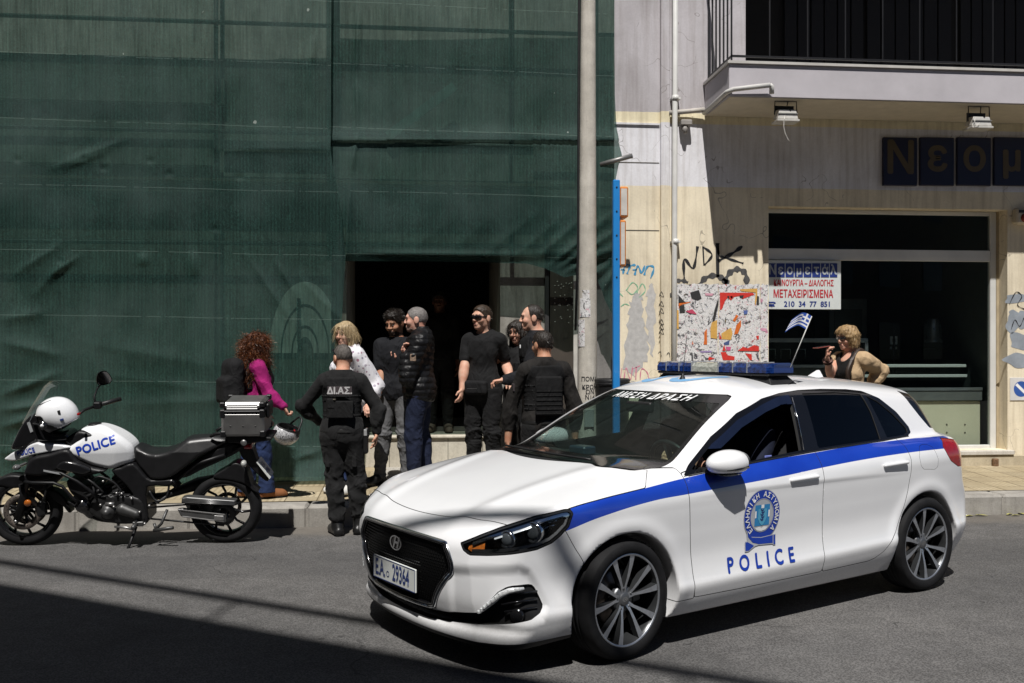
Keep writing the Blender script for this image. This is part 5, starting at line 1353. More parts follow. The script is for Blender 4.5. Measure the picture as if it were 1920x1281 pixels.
    for i, (poly, col) in enumerate((([(1186,556),(1196,548),(1204,560),(1206,600),(1215,640),(1212,676),(1190,700),(1170,690),(1176,620),(1180,580)],(.46,.45,.44)), ([(1214,545),(1226,536),(1228,600),(1224,668),(1216,640),(1212,590)],(.50,.485,.47)))):
        P = [pxY(u+3*math.sin(k*2.1), v+4*math.sin(k*3.3), YR-.002) for k, (u, v) in enumerate(spline(poly, 5))]
        V2, T2 = fan2([(q.x, q.z) for q in P]); o = mesh_np("bare_render", np.stack([V2[:,0], np.full(len(V2), YR-.0022), V2[:,1]],1), T2, mat("bare_render%d" % i, col, .9, var=.15, scale=20), B, smooth=False); o.location = (-ox,-oy,0)
    gm = mat("paint_over",(.27,.30,.34),.85,var=.2,scale=6)
    for (u, v, a, b_) in ((1905,560,22,10),(1898,606,12,16),(1915,600,14,14),(1912,640,20,18),(1908,676,24,12),(1900,588,8,6)):
        P = [pxY(u+a*math.cos(q)*(1+.25*math.sin(3*q+u)), v+b_*math.sin(q)*(1+.25*math.cos(2*q+v)), YR-.002) for q in np.linspace(0,2*pi,28,endpoint=False)]
        V2, T2 = fan2([(q.x, q.z) for q in P]); o = mesh_np("paint_patch", np.stack([V2[:,0], np.full(len(V2), YR-.0022-.0003*(u % 7)), V2[:,1]],1), T2, gm, B, smooth=False); o.location = (-ox,-oy,0)
    g = MB(); stroke3(g, [(1893,570),(1905,548),(1916,556),(1908,572),(1922,580)], .012, YR-.006); stroke3(g, [(1896,618),(1903,600),(1912,612),(1920,596)], .012, YR-.006); W("graffiti", g, mat("spray_black",(.018,.018,.02),.6))
right_building()

# ---------------------------------------------------------------- things on and in front of the facades
def torn_paper(name, seed, tint):
    m, t, b = nodes_of(name); v = coord(t)
    off_ = N(t, "ShaderNodeVectorMath", operation='ADD'); off_.inputs[1].default_value = (seed*3.1, seed*1.7, seed*2.3); t.links.new(v, off_.inputs[0]); v = off_.outputs[0]
    a = noise(t, 17, 8, .74, v, 1.4); b1 = noise(t, 9, 7, .70, v, 1.8); b2 = noise(t, 11, 6, .68, v, 1.2); fine = noise(t, 90, 4, .7, v)
    c = ramp(t, a, [(.30,(.46,.45,.42)),(.42,(.66,.65,.64)),(.6,(.74,.73,.73))])
    def layer(c, n, lo, col, amt=.95):
        r = t.nodes.new("ShaderNodeValToRGB"); r.color_ramp.elements[0].position = lo; r.color_ramp.elements[1].position = lo+.012
        t.links.new(n, r.inputs[0]); return mixc(t, math_(t, 'MULTIPLY', r.outputs[0], amt), c, col)
    vo = lambda s: noise(t, s, 6, .7, v, 2.0)
    c = layer(c, b1, .575, (.035,.035,.04)); c = layer(c, b2, .61, tint); c = layer(c, vo(12), .60, (.62,.30,.36), .7); c = layer(c, vo(19), .58, (.10,.10,.11)); c = layer(c, vo(9), .67, (.62,.46,.14), .8)
    c = layer(c, vo(31), .63, (.10,.14,.36), .8)
    c = mixc(t, .5, c, ramp(t, fine, [(.32,(.45,.45,.45)),(.5,(1,1,1)),(.75,(1.1,1.1,1.1))]), 'MULTIPLY')
    t.links.new(c, b.inputs['Base Color']); b.inputs['Roughness'].default_value = .7; bump(t, b, a, .6, .01); return m
def poster(name, u0, v0, u1, v1, seed, tint, label, off_=.008, scraps=()):
    a, b_ = pxY(u0,v1,YR), pxY(u1,v0,YR); rng = random.Random(seed)
    pts = []
    def edge(p, q, n, j):
        for k in range(n): t_ = k/n; pts.append((p[0]+(q[0]-p[0])*t_+rng.uniform(-j,j), p[1]+(q[1]-p[1])*t_+rng.uniform(-j,j)))
    j = .012
    edge((a.x,a.z),(b_.x,a.z),12,j); edge((b_.x,a.z),(b_.x,b_.z),14,j*.7); edge((b_.x,b_.z),(a.x,b_.z),12,j); edge((a.x,b_.z),(a.x,a.z),14,j*.7)
    V2, T2 = fan2(pts); o = mesh_np(name, np.stack([V2[:,0]-a.x, np.zeros(len(V2)), V2[:,1]-a.z],1), T2, torn_paper("torn_paper_%d" % seed, seed, tint), smooth=False)
    o.location = (a.x, YR-off_, a.z); tag(o, label, "poster", "torn posters on the wall")
    for k, (col, poly) in enumerate(scraps):
        P = [pxY(u, v, YR) for u, v in poly]; V2, T2 = fan2([(p.x-a.x, p.z-a.z) for p in P])
        mesh_np("paper_scrap", np.stack([V2[:,0], np.full(len(V2), -.0025-.0012*(k % 4)), V2[:,1]],1), T2, mat("scrap_%d_%d" % (seed, k), col, .6, var=.12, scale=30), o, smooth=False)
    return o
def cp4(pts): return [(1260+x*.1249, 530+y*.1249) for x, y in pts]
RED_ = (.58,.035,.025); ORG = (.62,.14,.02); YEL = (.62,.36,.09); BLK_ = (.03,.03,.03)
po1 = poster("torn_poster", 1269, 533, 1346, 692, 1, (.03,.03,.035), "mostly white torn poster with black scraps, left one beside the drainpipe", .008, (
    (ORG, cp4([(95,300),(285,290),(230,312),(150,330),(120,350),(98,400)])), (ORG, cp4([(480,745),(520,690),(522,930),(470,930),(480,860)])), (ORG, cp4([(300,870),(320,925),(300,925)])),
    (YEL, cp4([(590,600),(672,560),(672,845),(575,830),(570,700)])), (BLK_, cp4([(90,180),(170,270),(210,300),(95,310)])), (BLK_, cp4([(270,150),(400,110),(440,240),(380,270),(290,240)])), (BLK_, cp4([(105,350),(180,330),(190,450),(110,455)])),
    ((.50,.06,.12), cp4([(200,430),(300,400),(370,478),(260,460)])), ((.30,.22,.42), cp4([(410,1030),(590,1025),(588,1048),(430,1052)])), (RED_, cp4([(540,1160),(550,1110),(640,1140),(560,1165)])), (BLK_, cp4([(600,590),(630,420),(690,230),(692,330),(640,560)])), ((.62,.32,.40), cp4([(490,160),(620,165),(600,200),(500,195)])),
    (YEL, cp4([(62,400),(98,420),(98,700),(64,690)]))))
po2 = poster("torn_poster", 1347, 534, 1424, 692, 2, (.50,.05,.04), "torn poster with large red and orange remains, in the middle of the poster row", .011, (
    (RED_, cp4([(712,150),(1210,155),(1232,185),(1180,200),(1050,250),(1000,205),(930,215),(880,270),(830,230),(790,280),(745,400),(715,415)])), (YEL, cp4([(1010,100),(1275,90),(1275,200),(1250,345),(1235,300),(1250,150),(1030,130)])), (BLK_, cp4([(1270,200),(1298,210),(1298,335),(1262,330)])),
    (RED_, cp4([(975,1025),(1060,965),(1130,985),(1230,935),(1298,960),(1298,1030)])), (RED_, cp4([(725,1045),(800,1040),(830,1090),(935,1110),(930,1165),(760,1165)])), (RED_, cp4([(1090,1060),(1190,1075),(1195,1165),(1170,1165)])), (RED_, cp4([(705,740),(738,845),(705,845)])), (RED_, cp4([(748,1025),(775,930),(800,1022)])),
    (YEL, cp4([(735,765),(880,675),(905,760),(880,860),(740,850)])), (ORG, cp4([(905,570),(960,480),(990,500),(940,590)])), (ORG, cp4([(960,640),(1030,560),(1030,650),(980,770),(925,780)])), ((.09,.14,.36), cp4([(1065,420),(1130,415),(1125,470),(1075,480)])), ((.06,.09,.22), cp4([(770,905),(860,865),(850,935),(780,940)])), (RED_, cp4([(1255,800),(1298,795),(1298,855),(1270,850)])), ((.55,.10,.24), cp4([(800,960),(880,965),(870,1020),(815,1022)])),
    (BLK_, cp4([(820,205),(850,200),(855,235),(835,230)])), (BLK_, cp4([(870,203),(905,203),(900,240),(880,240)])), (BLK_, cp4([(1005,195),(1070,190),(1060,240),(1015,230)]))))
text_on("poster_print", "10 3 Bn", .075, mat("spray_black",(.018,.018,.02),.6), tuple(pxY(1376,541,YR)-Vector(po2.location)-Vector((0,.006,0))), (1,0,0), (0,0,1), po2)
po3 = poster("torn_poster", 1425, 534, 1439, 690, 3, (.50,.20,.30), "narrow strip of torn poster at the edge of the shop window", .009, (((.62,.30,.42), cp4([(1320,680),(1418,690),(1410,735),(1340,725)])),))

def shop_items():
    # hanging board in the window
    Y = YR+.14; a, b_ = pxY(1433,580,Y), pxY(1577,489,Y); sb = empty("window_sign", (a.x, Y, a.z), 0, "white board hanging in the shop window with blue tiles and red and blue lettering", "sign")
    w_, h = b_.x-a.x, b_.z-a.z
    MB().box((0,0,0),(w_,.012,h), bev=.004).build("board", mat("sign_white",(.60,.63,.62),.5,var=.05), sb)
    sbl = mat("sign_blue",(.02,.04,.20),.5); 
    s_ = lambda u, v: (pxY(u,v,Y)-Vector((a.x,Y,a.z)))
    us = [1441,1455,1472,1489,1506,1522,1538.5,1555,1570.5]
    for ch, u0, u1 in zip("Νεομετάλ", us[:-1], us[1:]):
        p, q = s_(u0+.8,520), s_(u1-.8,494)
        tl = MB().box((p.x,-.004,p.z),(q.x,-.0006,q.z)).build("letter_tile", sbl, sb)
        text_on("letter", ch, .155, mat("sign_pale",(.40,.43,.46),.5), ((p.x+q.x)/2,-.006,(p.z+q.z)/2), (.85,0,0), (0,0,1), tl, offset=.005)
    rd = mat("sign_red",(.46,.03,.04),.5)
    p = s_(1507,531.5); text_on("lettering", "ΚΑΙΝΟΥΡΓΙΑ – ΔΙΑΛΟΓΗΣ", .098, rd, (p.x,-.002,p.z), (.62,0,0), (0,0,1), sb, offset=.0035)
    p = s_(1506,552); text_on("lettering", "ΜΕΤΑΧΕΙΡΙΣΜΕΝΑ", .125, rd, (p.x,-.002,p.z), (.66,0,0), (0,0,1), sb, offset=.0045)
    p = s_(1514,571); text_on("lettering", "210  34  77  851", .088, sbl, (p.x,-.002,p.z), (.98,0,0), (0,0,1), sb, offset=.0035)
    tp = MB(); q = s_(1446,571); cx, cz = q.x, q.z
    tp.prism([(cx-.045,cz-.025),(cx+.045,cz-.025),(cx+.03,cz+.005),(cx-.03,cz+.005)], -.003, -.0006); tp.prism([(cx-.055,cz+.01),(cx-.03,cz+.006),(cx-.03,cz+.016),(cx+.03,cz+.016),(cx+.03,cz+.006),(cx+.055,cz+.01),(cx+.05,cz+.026),(cx+.03,cz+.032),(cx-.03,cz+.032),(cx-.05,cz+.026)], -.003, -.0006)
    tp.build("telephone_mark", sbl, sb)
    # shop name boards over the window
    nb = empty("shop_sign", (X_at(1652,YR), YR, Z_at(1700,349,YR)), 0, "dark blue letter boards spelling the shop name on the shaded wall above the window", "sign")
    o = Vector(nb.location)
    for ch, u0, u1 in (("Ν",1653,1716),("ε",1722,1785),("ο",1791,1854),("μ",1860,1924)):
        p, q = pxY(u0,349,YR)-o, pxY(u1,260,YR)-o
        bd = MB().box((p.x,-.05,p.z),(q.x,-.004,q.z), bev=.006).build("letter_board", mat("board_navy",(.007,.009,.034),.4,var=.1), nb)
        text_on("letter", ch, .52, mat("letter_gold",(.085,.062,.032),.5,var=.15), ((p.x+q.x)/2,-.053,(p.z+q.z)/2+(.02 if ch == 'Ν' else .05)), (1,0,0), (0,0,1), bd, offset=.014)
    # no-parking plate
    a, b_ = pxY(1893,751,YR), pxY(1931,708,YR); sp_ = empty("no_parking_sign", (a.x, YR-.004, a.z), 0, "white plate with a blue and white no parking disc on the cream wall", "sign")
    w_, h = b_.x-a.x, b_.z-a.z; MB().box((0,-.006,0),(w_,0,h), bev=.002).build("plate", mat("plate_offwhite",(.62,.61,.60),.5,var=.08,scale=10), sp_)
    V2, T2 = ring2(.092,.092,.01,40); mesh_np("disc", np.stack([V2[:,0]+w_/2+.01, np.full(len(V2),-.0075), V2[:,1]+h/2],1), T2, mat("disc_blue",(.035,.10,.36),.5), sp_, smooth=False)
    MB().add([(w_/2+.01-.075,-.009,h/2+.045),(w_/2+.01-.05,-.009,h/2+.07),(w_/2+.01+.075,-.009,h/2-.045),(w_/2+.01+.05,-.009,h/2-.07)],[(0,1,2,3)]).build("slash", mat("white_lettering",(.82,.83,.84),.4,var=.04), sp_)
    # alarm box
    a = pxY(1896,422,YR); al = empty("alarm_box", (a.x, YR-.004, a.z), 0, "cream alarm siren with a red lens on the wall right of the shop window", "alarm")
    MB().box((0,-.11,0),(.28,0,.19), bev=.02).build("case", mat("alarm_case",(.52,.46,.36),.5), al); MB().tube([(.10,-.115,.07),(.10,-.135,.07)],[.055,.03],16).build("lens", mat("dull_red",(.22,.03,.02),.3), al); MB().box((.02,-.114,.13),(.25,-.111,.165)).build("grille", M_BLK, al)
    # counters inside the shop
    zf = zs(YR)+.08; Yc = YR+.42
    c1 = empty("display_counter", (X_at(1560,Yc), Yc, zf), 0, "glass topped shop counter with a cream front panel, at the right in the window", "counter"); ox = c1.location.x
    x0, x1 = X_at(1610,Yc)-ox, X_at(1838,Yc)-ox; zz = lambda v: Z_at(1750,v,Yc)-zf
    MB().box((x0,0,zz(843)),(x1,.7,zz(752)), bev=.006).build("front_panel", M_CREAM, c1)
    scw = MB()
    for u in (1775,1809):
        for v in (796,811): p = pxY(u,v,Yc)-Vector(c1.location); scw.cyl((p.x,-.006,p.z),(p.x,0,p.z),.010,10)
    scw.build("fixing", mat("fixing_dark",(.10,.09,.06),.5), c1)
    MB().box((x0-.02,-.03,zz(752)+.003),(x1+.01,.72,zz(733)), bev=.006).build("worktop", mat("counter_grey",(.16,.165,.16),.4,metal=.3), c1)
    MB().box((x0-.02,-.04,zz(733)+.003),(x1+.01,.0,zz(727)), bev=.003).build("edge_strip", M_STEEL, c1)
    gl = MB(); gl.add([(x0,0,zz(727)),(x1,0,zz(727)),(x1-.10,.45,zz(655)),(x0,.45,zz(655)),(x1-.12,.8,zz(650)),(x0,.8,zz(650))],[(0,1,2,3),(3,2,4,5)]); gl.build("counter_glass", glass_mat("counter_glass",(.78,.86,.84),.02,1.6,1.3), c1)
    for v, y_ in ((686,.10),(705,.08)):
        MB().box((x0+.05,y_,zz(v)-.02),(x1-.12,y_+.22,zz(v)+.015), bev=.004).build("shelf", mat("shelf_white",(.40,.43,.41),.35,var=.1,scale=60), c1)
    c2 = empty("display_counter", (X_at(1500,Yc+.2), Yc+.2, zf), 0, "dark display counter with steel edges further left in the shop, behind the flag", "counter"); ox = c2.location.x
    x0, x1 = X_at(1425,Yc+.2)-ox, X_at(1628,Yc+.2)-ox; zz = lambda v: Z_at(1520,v,Yc+.2)-zf
    MB().box((x0,0,0),(x1,.7,zz(690)), bev=.006).build("front_panel", mat("counter_dark",(.07,.075,.075),.4,metal=.3), c2)
    MB().box((x0,-.02,zz(690)+.003),(x1,.05,zz(684))).build("edge_strip", M_STEEL, c2); MB().box((x0,.0,zz(642)),(x1,.05,zz(634)), bev=.004).build("top_rail", M_STEEL, c2); MB().box((x1-.04,.0,zz(684)),(x1,.05,zz(642)-.002)).build("corner_post", M_STEEL, c2)
    gl = MB(); gl.add([(x0,.02,zz(684)),(x1-.04,.02,zz(684)),(x1-.04,.02,zz(642)),(x0,.02,zz(642))],[(0,1,2,3)]); gl.build("counter_glass", glass_mat("counter_glass",(.78,.86,.84),.02,1.6,1.3), c2)
    for k in range(3):
        p = pxY(1445+28*k, 664, Yc+.35)-Vector(c2.location); MB().tube([(p.x-.06,p.y,p.z-.06),(p.x-.06,p.y,p.z+.06),(p.x+.06,p.y,p.z+.06),(p.x+.06,p.y,p.z-.06)],.006,6).build("rack_bar", M_STEEL, c2)
    fl = empty("flue_pipe", (X_at(1750,YR+1.3), YR+1.3, Z_at(1750,642,YR+1.3)), 0, "short steel cylinder standing on the counter inside the shop", "flue")
    MB().lathe([(.075,0),(.075,.30),(.06,.31)],24).build("pipe", M_STEEL, fl); MB().lathe([(.11,-.0),(.11,.02),(.076,.05)],24).build("collar", M_STEEL, fl)
    sw = empty("wall_switch", (X_at(1676,YR+1.6), YR+1.6, Z_at(1676,646,YR+1.6)), 0, "small white notice standing on a post inside the dark shop", "notice")
    MB().box((-.05,0,0),(.05,.01,.11)).build("card", M_TXTW, sw); MB().box((-.022,-.002,.03),(.022,-.0005,.08)).build("print", M_BLK, sw); MB().tube([(0,.01,-.9),(0,.01,.25)],.02,8).build("post", M_BLK, sw)
    cf = empty("grey_cabinet", (X_at(1590,YR+2.2), YR+2.2, zf), 0, "tall grey glazed cabinet in the shop behind the window board", "cabinet"); 
    MB().box((-.28,0,0),(.28,.5,Z_at(1590,560,YR+2.2)-zf), bev=.01).build("body", mat("cabinet_grey",(.15,.16,.16),.4,metal=.4), cf); MB().box((-.20,-.02,.4),(.20,-.002,Z_at(1590,580,YR+2.2)-zf)).build("door", mat("cabinet_glass",(.08,.09,.09),.15,coat=.5), cf)
shop_items()

def floodlight(u, v, label, cable):
    Y = YR-.76; p = pxY(u, v, Y); zc = Z_at(1385,181,YR-.88)-.006
    L = empty("floodlight", (p.x, Y, zc), 0, label, "floodlight", "floodlights under the balcony"); h = zc-p.z
    fm = mat("flood_white",(.58,.56,.52),.4,metal=.2,var=.15,scale=12)
    cs = MB(); cs.add([(-.115,-.06,-h-.05),(.115,-.06,-h-.05),(.115,.10,-h-.02),(-.115,.10,-h-.02),(-.095,-.045,-h+.055),(.095,-.045,-h+.055),(.095,.06,-h+.07),(-.095,.06,-h+.07)],[(0,3,2,1),(4,5,6,7),(0,1,5,4),(1,2,6,5),(2,3,7,6),(3,0,4,7)])
    cs.build("housing", fm, L, bevel=.008)
    MB().box((-.125,-.072,-h-.075),(.125,.11,-h-.052), bev=.004, M=None).build("front_frame", fm, L)
    MB().box((-.11,-.064,-h+.004),(.11,-.052,-h+.014)).build("rib", mat("flood_rib",(.20,.20,.19),.5), L)
    MB().box((-.11,.062,-h+.02),(.11,.066,-h+.12)).build("reflector_back", M_BLK, L)
    MB().tube([(-.13,0,-h+.01),(-.13,0,-h+.03),(-.125,0,0),(.115,0,0),(.12,0,-h+.03),(.12,0,-h+.01)],.007,8).build("bracket", mat("bracket_dark",(.06,.055,.05),.5,metal=.5), L)
    MB().tube([(.02,.0,0),(.0,-.02,-h*.4),(.03,-.05,-h*.75),(.035,-.05,-h+.05)],.005,6).build("feed_cable", M_BLK, L)
    MB().tube([(-.045,-.08,-h-.02)]+[(-.045+a,-.085+b,-h-.02+c) for a,b,c in cable],.0045,6).build("loose_cable", fm, L)
floodlight(1474, 217, "white floodlight under the balcony with a loose cable hanging down, left one", [(-.012,0,-.05),(-.015,0,-.12),(.0,0,-.19),(.03,0,-.25),(.055,0,-.28)])
floodlight(1836, 230, "white floodlight under the balcony above the dark letter boards, right one", [(-.02,0,-.03),(-.05,0,-.035),(-.06,0,.0),(-.055,0,.05)])

def concrete_pole():
    D = 10.05; b_ = px(1101, 700, D); base = zs(b_.y)
    P = empty("utility_pole", (b_.x, b_.y, base), 0, "tall tapering concrete pole in front of the green nets, with torn paper on it", "pole")
    s = F/D; 
    sh = MB(); zt_ = 9.0; zz = np.linspace(0, zt_-base, 24)
    sh.tube([((1103-1101-(YH-0)*0)/s*0+.006*(z/3), 0, z) for z in zz], [.105-.0062*z for z in zz], 28)
    sh.build("shaft", concrete("pole_concrete",(.44,.41,.36),(.66,.62,.55),5,.35,.5), P)
    MB().tube([(-.125,-.02,1.6),(-.100,-.03,2.4),(-.088,-.03,5.5),(-.075,-.03,zt_-base)], .013, 8).build("cable", M_BLK, P)
    pm = torn_paper("pole_paper", 9, (.45,.44,.42))
    for (v0, v1, a0, a1) in ((560,595,-2.6,-1.4),(600,650,-2.9,-2.0),(545,575,-2.3,-1.5)):
        z0, z1 = (CAMH+(YH-v1)/s-base), (CAMH+(YH-v0)/s-base); n = 8; q = np.linspace(a0, a1, n); r0 = .107-.0062*z0
        vs = [(math.cos(a)*r0, math.sin(a)*r0, z) for z in (z0, z1) for a in q]; MB().add(vs, [(i,i+1,n+i+1,n+i) for i in range(n-1)], True).build("paper_remnant", pm, P)
    def wrap(txt, v, size):
        V2, T2 = text_mesh(txt, size, offset=.0015); V2, T2 = subdiv(V2, T2, 1); z = CAMH+(YH-v)/s-base; r0 = .1065-.0062*z
        a = -1.45+V2[:,0]/r0; mesh_np("stencil", np.stack([np.cos(a)*(r0+V2[:,2]), np.sin(a)*(r0+V2[:,2]), z+V2[:,1]],1), T2, mat("spray_black",(.018,.018,.02),.6), P, smooth=False)
    for txt, v in (("ΠΟΜΑ",711),("ΚΡΩΝ",726),("ΩΝ",735),("Ν14",745)): wrap(txt, v, .062)
    MB().box((-.05,-.115,.62),(.05,-.095,.80), bev=.004).build("junction_box", mat("box_grey",(.30,.31,.30),.5), P)
concrete_pole()

def blue_post():
    D = 9.7; b_ = px(1155, 800, D); z0 = zs(b_.y); s = F/D; top = CAMH+(YH-338)/s-z0
    P = empty("sign_post", (b_.x, b_.y, z0), 0, "square bright blue post with orange edged sign boxes on its street side", "sign post")
    MB().box((-.034,-.034,0),(.034,.034,top), bev=.008).build("post", mat("post_blue",(.02,.22,.58),.4,var=.06,scale=3,coat=.2), P)
    MB().box((-.06,-.06,0),(.06,.06,.012), bev=.003).build("foot_plate", mat("post_blue",(.02,.22,.58),.4), P)
    bl = MB()
    for v in (352,397,442,486,520): z = CAMH+(YH-v)/s-z0; bl.cyl((.0,-.040,z),(.0,-.033,z),.008,8)
    bl.build("bolts", M_BLK, P)
    for v0, v1, wd in ((350,408,.085),(413,500,.062)):
        z1, z2 = CAMH+(YH-v1)/s-z0, CAMH+(YH-v0)/s-z0
        bx = MB().box((.036,-.02,z1),(.036+wd,.30,z2), bev=.012).build("sign_box", mat("box_orange",(.62,.22,.05),.45), P)
        MB().box((.036+.010,-.024,z1+.022),(.036+wd-.014,-.0215,z2-.022)).build("box_edge", mat("box_pale",(.55,.52,.48),.5), bx)
blue_post()
def litter_bin():
    p = px(1148, 712, 10.0); z0 = zs(p.y); b_ = empty("litter_bin", (p.x, p.y, z0), 0, "black plastic sack bin standing between the concrete pole and the blue post", "bin")
    h = p.z-z0; MB().lathe([(.02,0),(.15,.0),(.165,h*.5),(.175,h-.03),(.185,h),(.165,h+.012),(.15,h-.02)],24).build("body", M_BLK, b_); MB().lathe([(.186,h-.05),(.19,h-.04),(.186,h-.03)],24).build("rim", M_BLK, b_)
litter_bin()

# ---------------------------------------------------------------- across the street, behind the photographer: the roof that shades the road
def opposite():
    H = 12.0; L = H/math.tan(SUN_EL); sx, sy = -math.sin(SUN_AZ)*L, math.cos(SUN_AZ)*L
    g = lambda u, v: c2s((u-960)/F*(F*CAMH/(v-YH)), F*CAMH/(v-YH))
    a, b_ = Vector(g(0,1093)), Vector(g(900,1252)); d = (b_-a).normalized(); a = a-Vector((sx,sy)); n = Vector((d.y,-d.x))
    if n.y > 0: n = -n
    ang = math.atan2(d.y, d.x)
    B = empty("building", (a.x, a.y, 0), ang, "plain flat roofed building across the street that throws the shade on the road", "building")
    m = concrete("opposite_wall",(.20,.185,.165),(.30,.28,.25),.8,.3); s_ = -1 if (Matrix.Rotation(-ang,2) @ n).y < 0 else 1
    MB().box((-16,min(0,s_*12),0),(38,max(0,s_*12),H)).build("wall", m, B)
    for k in range(14):
        for f in range(4): MB().box((-15+3.5*k,-s_*.02 if s_>0 else .004,1.2+2.9*f),(-13.4+3.5*k,-.004 if s_>0 else .03,2.7+2.9*f)).build("window", M_GBLK, B)
    rl = MB(); rl.cyl((-16,s_*.05,H+.90),(14,s_*.05,H+.90),.06,10)
    for k in range(11): rl.cyl((-16+3*k,s_*.05,H),(-16+3*k,s_*.05,H+.9),.02,6)
    rl.build("roof_rail", M_BLK, B)
opposite()
# ---------------------------------------------------------------- police motorcycle (x forward, y to its left = towards the street, z up)
def bp(X, Y): return ((239-.302*X)/223, (338-.302*Y)/223)
def bpoly(pts, n=4): return spline([bp(*p) for p in pts], n)
M_MBLK = mat("bike_black", (.008,.008,.009), .45, spec=.35, var=.2, scale=20, bmp=.1, bscale=300)
M_MGL = mat("bike_gloss_black", (.010,.010,.011), .16, coat=.7, var=.1)
M_MWH = mat("bike_white", (.72,.73,.75), .28, coat=.8, var=.03, scale=3)
M_ENG = mat("engine_grey", (.075,.075,.075), .45, metal=.6, var=.3, scale=20)
M_ENGD = mat("engine_dark", (.022,.022,.023), .45, metal=.4, var=.3, scale=20)
M_VINYL = mat("seat_vinyl", (.013,.013,.014), .36, var=.15, scale=12, bmp=.12, bscale=220)
M_BALU = mat("brushed_aluminium", (.34,.335,.33), .42, metal=.9, var=.10, scale=12)
def part(name, poly, hw, mt, par, r=.012, yc=0.0, h=.009, sm=4, wf=None):
    P = bpoly(poly, sm) if sm else [bp(*p) for p in poly]
    xs = [p[0] for p in P]; zs_ = [p[1] for p in P]
    f = extr(P, wf or hw, r, yc); m = hw+.03
    return sdf_obj(name, f, (min(xs)-.03, yc-m, min(zs_)-.03), (max(xs)+.03, yc+m, max(zs_)+.03), h, mt, par)
def bike_wheel(par, x, r, tw, discs, label):
    w_ = empty("wheel", (x, 0, r)); w_.parent = par
    MB().lathe([(r-.075,-tw*.42),(r-.05,-tw*.5),(r-.022,-tw*.46),(r-.006,-tw*.25),(r,0),(r-.006,tw*.25),(r-.022,tw*.46),(r-.05,tw*.5),(r-.075,tw*.42)], 64, 'y').build("tyre", M_RUB, w_)
    rim = MB().lathe([(r-.068,-tw*.38),(r-.080,-tw*.40),(r-.092,-tw*.30),(r-.098,0),(r-.092,tw*.30),(r-.080,tw*.40),(r-.068,tw*.38)], 64, 'y'); ro = rim.build("rim", M_MGL, w_)
    sp = MB()
    for k in range(10):
        a = 2*pi*k/10+.15; c, s = math.cos(a), math.sin(a)
        sp.tube([(c*.03,0,s*.03),(c*(r-.16)+.02*-s,0,s*(r-.16)+.02*c),(c*(r-.094),0,s*(r-.094))],[.014,.011,.012],8)
    sp.build("spokes", M_MGL, ro); MB().lathe([(.0,-.06),(.035,-.06),(.04,0),(.035,.06),(.0,.06)], 24, 'y').build("hub", M_ENGD, ro)
    for yy in discs:
        d = MB(); n = 72; ro_, ri_ = (.150, .105) if len(discs) > 1 else (.115,.085)
        d.lathe([(ri_,yy-.003),(ro_,yy-.003),(ro_,yy+.003),(ri_,yy+.003),(ri_,yy-.003)], n, 'y'); do = d.build("brake_disc", mat("drilled_disc",(.20,.17,.15),.4,metal=.7,var=.3,scale=60), w_)
        ho = MB()
        for k in range(30):
            a = 2*pi*k/30; rr = ri_+(.014 if k % 2 else .030)
            ho.cyl((math.cos(a)*rr,yy+.0032,math.sin(a)*rr),(math.cos(a)*rr,yy+.0045,math.sin(a)*rr),.0042,6)
        ho.build("drill_holes", M_DARK, do)
        sd_ = MB()
        for k in range(5): a = 2*pi*k/5; sd_.tube([(math.cos(a)*.03,yy,math.sin(a)*.03),(math.cos(a+.25)*ri_,yy,math.sin(a+.25)*ri_)],.009,6)
        sd_.build("disc_carrier", M_ENGD, do)
    return w_
def plane_text(name, txt, size, c, ang, y, mt, par, sx=1.0, off_=.004, snap=None):
    V2, T2 = text_mesh(txt, size, offset=off_, sx=sx, space=1.05); V2, T2 = subdiv(V2, T2, 1)
    ca, sa = math.cos(ang), math.sin(ang); a = V2[:,0]*ca-V2[:,1]*sa; b = V2[:,0]*sa+V2[:,1]*ca
    P = np.stack([c[0]-a, np.full(len(V2), y), c[1]+b],1)
    if snap:
        for _ in range(14): P[:,1] -= snap(P)*.8
        P[:,1] += .0025+V2[:,2]
    return mesh_np(name, P, T2, mt, par, smooth=False)
